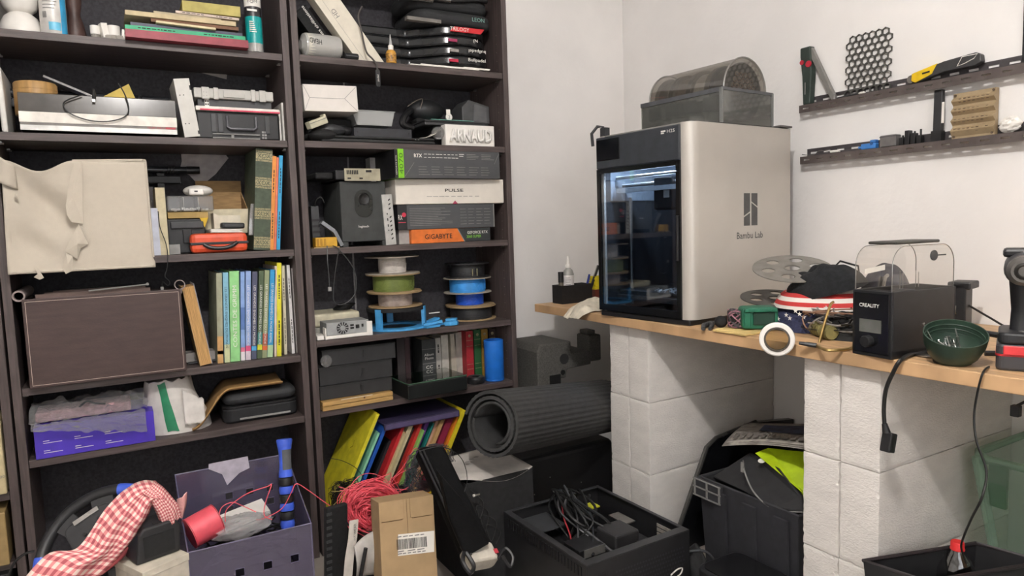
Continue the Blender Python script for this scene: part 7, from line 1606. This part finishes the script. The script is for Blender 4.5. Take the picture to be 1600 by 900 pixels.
# ================================================================== rolled mat, foam, suitcase
MATM = M('ribbed_rubber', '343434', .7, var=.1, scale=40)
m0 = Vector((-1.195, -.80, .512)); m1 = Vector((-.53, -.495, .395))
ax_ = (m1-m0); Lm = ax_.length
t = thing('rolled_mat', 'dark grey ribbed rubber mat rolled up over the fabric bin', 'rolled mat', m0, rot=Vector((0, 0, 1)).rotation_difference(ax_.normalized()).to_euler())
N_ = 150; prof = []
spo = []; spi = []
for i in range(N_*2+1):
    a = 2*PI*i/N_; r = .107-.017*a/(2*PI); rib = .0016 if (i % 4) < 2 else 0
    spo.append(((r+rib)*math.cos(a+2.2), (r+rib)*math.sin(a+2.2))); spi.append(((r-.009)*math.cos(a+2.2), (r-.009)*math.sin(a+2.2)))
n = len(spo); q = MB()
q.add([(x, y, z) for z in (0, Lm) for x, y in spo], [(i, n+i, n+i+1, i+1) for i in range(n-1)])
q.add([(x, y, z) for z in (0, Lm) for x, y in spi], [(i, i+1, n+i+1, n+i) for i in range(n-1)])
for z in (0, Lm): q.add([(x, y, z) for x, y in spo]+[(x, y, z) for x, y in spi], [(i, i+1, n+i+1, n+i) for i in range(n-1)])
q.build('mat_layer', MATM, t)
q = MB().grid(lambda u, v: ((.071-.012*u)*math.cos(4.2*u+2.2), (.071-.012*u)*math.sin(4.2*u+2.2), .004+(Lm*.6)*v), 14, 2).build('inner_end', MATM, t, solid=.008, smooth=True)
EPP = M('black_foam', '55534f', .95, var=.14, scale=160, bump=.0005, bscale=300)
t = thing('foam_insert', 'black foam packing insert with cutouts standing against the wall', 'foam insert', (-.5, -.17, .001))
zt_ = .628
pf = [(-.205, 0), (-.205, zt_-.03), (-.19, zt_), (-.04, zt_), (-.04, zt_-.05), (.06, zt_-.05), (.06, zt_-.11), (-.06, zt_-.115), (-.07, zt_-.15), (-.095, zt_-.15), (-.095, 0)]
MB().prism(pf, -.12, .10, 'y').build('arch', EPP, t, bev=.006)
MB().box(.05, .115, -.12, -.03, zt_-.1, zt_+.012).build('end_knob', EPP, t, bev=.008); MB().box(.06, .10, -.10, -.04, zt_+.0125, zt_+.03).build('knob_cap', EPP, t, bev=.004)
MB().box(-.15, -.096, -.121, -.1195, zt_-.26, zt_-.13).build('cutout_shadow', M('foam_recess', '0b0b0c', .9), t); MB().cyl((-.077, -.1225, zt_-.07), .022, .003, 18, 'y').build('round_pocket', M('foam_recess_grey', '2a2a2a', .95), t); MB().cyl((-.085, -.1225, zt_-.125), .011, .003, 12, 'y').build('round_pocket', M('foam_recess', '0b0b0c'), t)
t = thing('black_suitcase', 'large black case standing behind the computer case in the corner', 'suitcase', (-.80, -.41, .001))
MB().box(-.2, .29, -.11, .1, 0, .27).build('shell', M('suitcase_black', '141416', .5), t, bev=.02, seg=3); MB().box(-.2005, .2905, -.004, .0, .005, .265).build('zip', BLK, t)
for k in range(5): MB().cyl((-.15+.07*k, -.112, .08+.05*(k % 3)), .002, .003, 8, 'y').build('stud', STEEL, t)

# ================================================================== open computer case lying on its side
t = thing('computer_case', 'open black computer case lying on its side showing the motherboard', 'computer case', (-.965, -.99, .001), rz=.02)
W2, D2, H2 = .185, .21, .222
PCB = M('case_steel', '232325', .4, var=.1)
MB().box(-W2, W2, -D2, D2, 0, .004).build('rear_tray', PCB, t)
MB().box(-W2, -W2+.006, -D2, D2, .0045, H2).build('front_wall', PCB, t); MB().box(W2-.004, W2, -D2, D2, .0045, H2).build('back_wall', PCB, t); MB().box(-W2+.0065, W2-.0045, -D2, -D2+.005, .0045, H2).build('top_wall', PCB, t); MB().box(-W2+.0065, W2-.0045, D2-.004, D2, .0045, H2).build('bottom_wall', PCB, t)
RIM = M('rim_black', '303032', .4)
MB().box(-W2, W2, -D2, -D2+.028, H2, H2+.004).box(-W2, -W2+.02, -D2+.028, D2, H2, H2+.004).box(W2-.012, W2, -D2+.028, D2, H2, H2+.004).box(-W2+.02, W2-.012, D2-.014, D2, H2, H2+.004).build('rim', RIM, t, bev=.001)
for k in range(26): MB().box(-W2-.003, -W2-.0002, -D2+.02+k*.0148, -D2+.028+k*.0148, H2-.036, H2-.008).build('vent_slot', BLK, t)
mesh = MB()
for i in range(24):
    for k in range(13): mesh.lathe([(.0018, 0), (.0036, 0)], 6, (-W2+.10+i*.0105+(k % 2)*.005, -D2-.0006, .03+k*.0125), 'y')
o = mesh.build('fan_mesh', M('mesh_grey', '3c3c40', .4), t); o['kind'] = 'stuff'
MB().box(-W2+.03, -W2+.065, -D2-.002, -D2, .15, .19).build('port_block', BLK, t, bev=.002)
mbz = .155
MB().box(-.02, .15, -.17, .06, mbz, mbz+.004).build('motherboard', M('board_dark', '2b2a2b', .5, var=.25, scale=70), t)
for k in range(16):
    x, y = random.uniform(-.01, .14), random.uniform(-.16, .05); s = random.uniform(.008, .022); MB().cb((x, y, mbz+.004+s*.45), (s, s*random.uniform(.6, 1.4), s*.8)).build('chip', random.choice((BLK, DGR, M('board_dark', '2b2a2b'))), t)
MB().cb((.045, -.06, .19), (.09, .09, .045)).build('bracket_plate', M('plate_charcoal', '2e2d2e', .45), t, bev=.006)
MB().box(.10, .14, -.03, .05, .195, .199).build('io_plate', STEEL, t); 
exm = MB()
for i in range(6):
    for k in range(8): exm.box(W2-.006, W2-.0042, -.16+k*.010, -.152+k*.010, .12+i*.014, .130+i*.014)
o = exm.build('rear_mesh', M('mesh_light', '9a948c', .4), t); o['kind'] = 'stuff'
MB().box(-.16, -.03, .02, .19, .06, .15).build('drive_cage', BLK, t, bev=.003); MB().box(-.165, -.04, .08, .19, .19, .195).build('cage_plate', DGR, t)
p_ = MB().box(-.11, -.02, -.08, .0, .05, .19).build('power_supply', BLK, t, bev=.003); text('ANTEC', INKW, t, (-.055, -.0815, .178), (1, .0, 0), (0, 0, 1), .012, .06, 'maker_lettering')
MB().box(-.095, -.02, -.0825, -.0805, .166, .19).build('silver_strip', M('strip_silver', '8a8884', .35, metal=.5), t)
MB().box(.09, .13, .13, .17, .19, .194).build('yellow_sticker', C('c9c832', .5), t)
for k in range(16):
    c0 = [(random.uniform(-.02, .06), random.uniform(.08, .18), .19), (random.uniform(-.04, .08), random.uniform(.08, .19), .25+.02*random.random()), (random.uniform(-.06, .06), random.uniform(-.02, .15), .23), (random.uniform(-.1, .1), random.uniform(-.12, .05), .17)]
    MB().tube(bez(c0, 7), random.choice((.003, .0045)), 6).build('cable', CABLE if k % 6 else M('cable_dark_grey', '4a4a4c', .4), t, smooth=True)
MB().tube(bez([(-.02, .13, .245), (-.05, .08, .22), (-.07, .02, .19), (-.09, -.02, .15)]), .0025, 6).build('cable', C('a8343c', .4), t, smooth=True)
for k in range(8): MB().tube(bez([(.0+.01*k, -.12, .12), (-.03, -.14+.01*k, .16), (.02, -.17, .15), (.05, -.15, .12)]), .003, 6).build('cable', CABLE, t, smooth=True)
Q = [un(u, v, z=.03) for u, v in ((1040, 905), (1050, 888), (1066, 885), (1060, 897))]
t = tag(MB().tube(bez([un(1048, 899, y=-1.22), un(1058, 890, y=-1.22), un(1066, 888, y=-1.22), un(1063, 897, y=-1.22), un(1052, 905, y=-1.22)], 6), .002, 6).build('white_loop_cable', M('white_cable', 'd5d0ca', .5), smooth=True), 'thin white cable loop before the computer case corner', 'cable')

# ================================================================== under the worktop between the columns
t = thing('flat_monitor', 'black flat monitor panel with silver rounded edge leaning on the block column', 'monitor', (0, 0, 0))
ym = -.955
pm = [un(1062, 835, y=ym), un(1108, 700, y=ym), un(1122, 686, y=ym), un(1185, 660, y=ym), un(1240, 655, y=ym), un(1240, 850, y=ym)]
o0 = Vector((pm[0].x, ym, .01)); t.location = o0
pm = [p-o0 for p in pm]; dx = pm[0].x+ (pm[0].x-pm[1].x)/(pm[1].z-pm[0].z)*(pm[0].z+.008)
poly = [(dx, -.008)]+[(p.x, p.z) for p in pm[:5]]+[(pm[4].x, -.008)]
MB().prism(poly, 0, .022, 'y').build('screen_panel', M('monitor_black', '121316', .25), t)
MB().tube([(a[0], .011, a[1]) for a in poly[:5]], .0075, 8).build('silver_edge', M('bezel_grey', '4c4b49', .35, metal=.5), t, smooth=True)
for k in range(2): MB().cb(((poly[3][0]+.02+.03*k), -.002, poly[3][1]+.006+.009*k), (.012, .003, .006)).build('button', BLK, t)
cx0, cx1, cy0, cy1, ch = -.605, -.14, -1.43, -1.07, .305
t = thing('black_crate', 'black plastic storage crate with ribbed corner under the worktop', 'crate', ((cx0+cx1)/2, (cy0+cy1)/2, .001))
hx, hy = (cx1-cx0)/2, (cy1-cy0)/2; KR_ = M('crate_black', '36363a', .5, var=.08)
tp_ = .93
for nm, f4 in (('front_wall', [(-hx*tp_, -hy*tp_, 0), (-hx*tp_, hy*tp_, 0), (-hx, hy, ch), (-hx, -hy, ch)]), ('rear_wall', [(hx*tp_, -hy*tp_, 0), (hx*tp_, hy*tp_, 0), (hx, hy, ch), (hx, -hy, ch)]), ('side_wall', [(-hx*tp_, -hy*tp_, 0), (hx*tp_, -hy*tp_, 0), (hx, -hy, ch), (-hx, -hy, ch)]), ('side_wall', [(-hx*tp_, hy*tp_, 0), (hx*tp_, hy*tp_, 0), (hx, hy, ch), (-hx, hy, ch)])): MB().add(f4, [(0, 1, 2, 3)]).build(nm, KR_, t, solid=.004)
MB().box(-hx*tp_, hx*tp_, -hy*tp_, hy*tp_, 0, .004).build('floor_panel', KR_, t)
MB().box(-hx-.016, -hx-.003, hy-.10, hy+.012, ch-.055, ch).build('corner_bracket', KR_, t, bev=.002)
for k in range(3): MB().box(-hx-.019, -hx-.0165, hy-.098+k*.05, hy-.092+k*.05, ch-.053, ch-.002).build('bracket_rib', GRY, t)
for z_ in (ch-.055, ch-.028, ch-.003): MB().box(-hx-.019, -hx-.0165, hy-.10, hy+.012, z_, z_+.004).build('bracket_rib', GRY, t)
MB().tube([(-hx, -hy, ch), (-hx, hy, ch), (hx, hy, ch), (hx, -hy, ch)], .006, 6, closed=True).build('rim', KR_, t)
for k in range(3): MB().prism([(-.02, 0), (.02, 0), (.024, ch-.03), (-.024, ch-.03)], 0, .008, 'x').build('wall_rib', KR_, t, loc=(-hx-.002, hy-.09-.11*k, .01), rot=(0, -.045, 0))
t = thing('laptop_sleeve', 'dark grey laptop sleeve with pale piping sticking out of black crate', 'sleeve', (-.44, -1.27, .20), rot=(.0, .0, 0))
pl_ = [un(1112, 745, x=-.55), un(1172, 706, x=-.45), un(1215, 730, x=-.52), un(1252, 775, x=-.56), un(1255, 800, x=-.585), un(1210, 795, x=-.60), un(1160, 765, x=-.60)]
c_ = sum(pl_, Vector())/len(pl_); t.location = c_
vs = [p-c_ for p in pl_]; n = len(vs)
MB().add(vs+[v+Vector((.03, 0, -.02)) for v in vs], [tuple(range(n))]+[tuple(range(2*n-1, n-1, -1))]+[(i, n+i, n+(i+1) % n, (i+1) % n) for i in range(n)]).build('sleeve_body', M('sleeve_grey', '2a2a2c', .8), t, bev=.006)
MB().tube(bez([v+Vector((-.003, 0, 0)) for v in (vs[1]*.95+Vector((-.02, .01, -.02)), un(1165, 738, x=-.60)-c_, un(1180, 770, x=-.605)-c_, vs[5], vs[4])], 6), .0022, 6).build('piping', GRY, t, smooth=True); MB().cb(un(1160, 730, x=-.58)-c_, (.004, .010, .03)).build('zip_pull', GRY, t)
t = thing('lime_box', 'lime green and black box sticking out of the black crate', 'box', (0, 0, 0))
pl_ = [un(1180, 708, x=-.50), un(1200, 700, x=-.46), un(1256, 706, x=-.42), un(1256, 782, x=-.52), un(1254, 770, x=-.55)]
c_ = pl_[0]; t.location = c_; vs = [p-c_ for p in pl_]; n = len(vs)
MB().add(vs+[v+Vector((.05, 0, -.03)) for v in vs], [tuple(range(n))]+[tuple(range(2*n-1, n-1, -1))]+[(i, n+i, n+(i+1) % n, (i+1) % n) for i in range(n)]).build('carton', C('b7d21a', .5), t)
def onl(u, v): # on the lime face
    nrm = (vs[1]-vs[0]).cross(vs[3]-vs[0]).normalized(); d = FW+RT*((u-800)/FPX)-UP*((v-450)/FPX); k = (c_-CAM).dot(nrm)/d.dot(nrm); return CAM+d*k-c_-d.normalized()*.002
MB().add([onl(1230, 704), onl(1257, 706), onl(1257, 752), onl(1229, 735)], [(0, 1, 2, 3)]).build('black_panel', BLK, t)
for (u, v, r, nm) in ((1195, 713, 5, 'white_badge'), (1190, 720, 6, 'white_badge'), (1238, 738, 4, 'grey_badge')): MB().add([onl(u+r*math.cos(a), v+.6*r*math.sin(a)) for a in [k*PI/5 for k in range(10)]], [tuple(range(10))]).build(nm, INKW if nm[0] == 'w' else GRY, t)
t = thing('newspaper', 'folded newspaper lying over the black crate contents', 'newspaper', un(1190, 680, x=-.40))
NP = M('newsprint', 'a9a39b', .9, var=.16, scale=26, stretch=(1, 1, 3))
edge = [un(1128, 697, x=-.50), un(1190, 700, x=-.51), un(1258, 704, x=-.52)]; bk_ = [un(1160, 663, x=-.25), un(1205, 664, x=-.22), un(1262, 668, x=-.2)]; o0 = t.location.copy()
for k in range(3):
    MB().grid(lambda u, v: tuple((edge[0].lerp(edge[2], u)+Vector((0, 0, .018*math.sin(PI*u)*.4))).lerp(bk_[0].lerp(bk_[2], u), v)-o0+Vector((.006*k, 0, .0035*k+.004*math.sin(5*v+2*u)))), 14, 10).build('sheet', NP, t, solid=.0012, smooth=True)
MB().grid(lambda u, v: tuple(edge[0].lerp(edge[2], .35+.65*u).lerp(bk_[0].lerp(bk_[2], .35+.65*u), .5+.35*v)-o0+Vector((.012, 0, .013+.004*math.sin(5*(.5+.35*v)+2*u)))), 10, 6).build('blue_photo', M('blue_photo', '3f4763', .7, var=.3, scale=30), t, solid=.001)
for k in range(10): 
    u0 = .08+.09*k
    MB().grid(lambda u, v: tuple(edge[0].lerp(edge[2], u0+.06*u).lerp(bk_[0].lerp(bk_[2], u0+.06*u), .08+.22*v)-o0+Vector((.012, 0, .0135+.008*math.sin(PI*u0)+.004*math.sin(5*(.08+.22*v)+2*(u0))))), 2, 4).build('text_column', M('column_grey', '827c76', .9, var=.3, scale=160), t)
t = thing('black_cloth_bundle', 'black crumpled cloth on the floor beside the black crate', 'cloth', (-.69, -1.15, .001)); t.location = (-.70, -1.12, .001)
MB().grid(mound(.058, .09, .12, .4, seed=41, pw=.5), 28, 8).build('bundle', BLKM, t, sub=1); MB().tube(bez([(-.06, .05, .06), (-.03, .0, .11), (.02, -.04, .12), (.05, -.06, .08)]), .004, 6).build('drawcord', DGR, t, smooth=True)
t = thing('white_floor_cables', 'white cables lying on the floor before the black crate', 'cables', (-.72, -1.22, .001))
for k in range(4): MB().tube(bez([(-.05, .0-.008*k, .004), (-.02, -.01-.008*k, .03), (.03, -.015-.008*k, .03), (.07, -.02-.008*k, .004)]), .0025, 6).build('cable', M('white_cable', 'd5d0ca'), t, smooth=True)
t = thing('black_lidded_box', 'black box with glossy lid at the bottom photo edge', 'box', (-.725, -1.36, .001)); MB().prism(rrect(.17, .22, .03), 0, .15, 'z').build('body', BLK, t, bev=.006, smooth=True); MB().prism(rrect(.15, .20, .03), .1502, .153, 'z').build('lid', M('tray_gloss', '18181a', .2), t)

# ================================================================== right end under the worktop
GTUB = G('green_tub_plastic', 'ecf4ee', .05, .15, haze=.17, hazecol='b4cdbb')
t = thing('green_tub', 'large translucent green storage tub standing tilted under the worktop', 'storage tub', (-.15, -1.95, .001), rot=(0, 0, .0))
tz = .485; ty0, ty1 = .245, .165
tub = [(-.13, ty0), (.13, ty0), (.13, -.4), (-.13, -.4)]; tlo = [(-.09, ty1), (.11, ty1), (.11, -.36), (-.09, -.36)]
for nm, i, j in (('side_wall', 0, 1), ('rear_wall', 1, 2), ('side_wall', 2, 3), ('front_wall', 3, 0)): MB().add([(*tlo[i], 0.004), (*tlo[j], 0.004), (*tub[j], tz), (*tub[i], tz)], [(0, 1, 2, 3)]).build(nm, GTUB, t)
MB().add([(*p, .002) for p in tlo], [(0, 1, 2, 3)]).build('floor_panel', GTUB, t)
GRIM = G('green_rim', 'e4f0e7', .1, .15, haze=.35, hazecol='a9c8b2')
MB().tube([(-.135, ty0-.03, tz), (-.13, ty0-.01, tz+.006), (-.11, ty0, tz+.008), (.13, ty0, tz+.008), (.13, -.4, tz+.008), (-.135, -.4, tz+.004)], .011, 8, closed=True).build('rim', GRIM, t, smooth=True)
MB().tube([(-.133, ty0-.005, tz), (-.092, ty1, .01)], .012, 8).build('corner_post', GRIM, t, smooth=True)
MB().box(-.125, -.112, ty0-.07, ty0-.03, tz-.12, tz-.01).build('latch_clip', G('green_clip', 'a8c9b0', .15, .2, haze=.4, hazecol='5f8a6b'), t)
zt_ = .285
A = un(1340, 878, z=zt_); B = un(1512, 851, z=zt_); C_ = un(1615, 880, z=zt_); D_ = A+C_-B
A, B, C_, D_ = [p+Vector((-.02, -.028, .02)) for p in (A, B, C_, D_)]
t = thing('black_bin', 'black open waste bin holding a red capped bottle at bottom right', 'bin', ((A.x+C_.x)/2, (A.y+C_.y)/2, .001)); o0 = t.location.copy()
cn = [A, B, C_, D_]; ctr = (A+C_)/2
def lowp(p): q = ctr+(p-ctr)*.82; return Vector((q.x-o0.x, q.y-o0.y, .003))
BINM = M('bin_black', '202022', .6)
for i in range(4): MB().add([lowp(cn[i]), lowp(cn[(i+1) % 4]), cn[(i+1) % 4]-o0, cn[i]-o0], [(0, 1, 2, 3)]).build('wall', BINM, t, solid=.003)
MB().add([lowp(p) for p in cn], [(0, 1, 2, 3)]).build('floor_panel', BINM, t); MB().tube([p-o0 for p in cn], .005, 8, closed=True).build('rim', M('bin_rim', '2a2426', .5), t, smooth=True)
bt = un(1496, 853, z=.325)
t = thing('soda_bottle', 'clear soda bottle with bright red cap in the black bin', 'bottle', (bt.x, bt.y, .006))
ht = .322
MB().lathe([(0, 0), (.036, 0), (.042, .01), (.042, ht-.10), (.040, ht-.065), (.028, ht-.035), (.014, ht-.018), (.0125, ht-.01)], 26).build('body', G('bottle_clear', 'e8e9e8', .3, .05), t, smooth=True)
MB().lathe([(0, ht+.008), (.0135, ht+.008), (.0145, ht+.006), (.0145, ht-.006), (.0155, ht-.008), (.0155, ht-.011), (.012, ht-.011)], 26).build('cap', C('d62a2c', .35), t, smooth=True)
bt = (A*.62+C_*.38)*.9+B*.1
t = thing('black_ball', 'dark round lid inside the black bin', 'lid', (bt.x, bt.y, .004)); MB().cyl((0, 0, 0), .03, .17, 18).build('canister', BLKM, t, smooth=True); MB().ball((0, 0, .17), (.04, .04, .03), 18, 10).build('dome', M('dome_dark', '2c2a2b', .4), t, smooth=True)
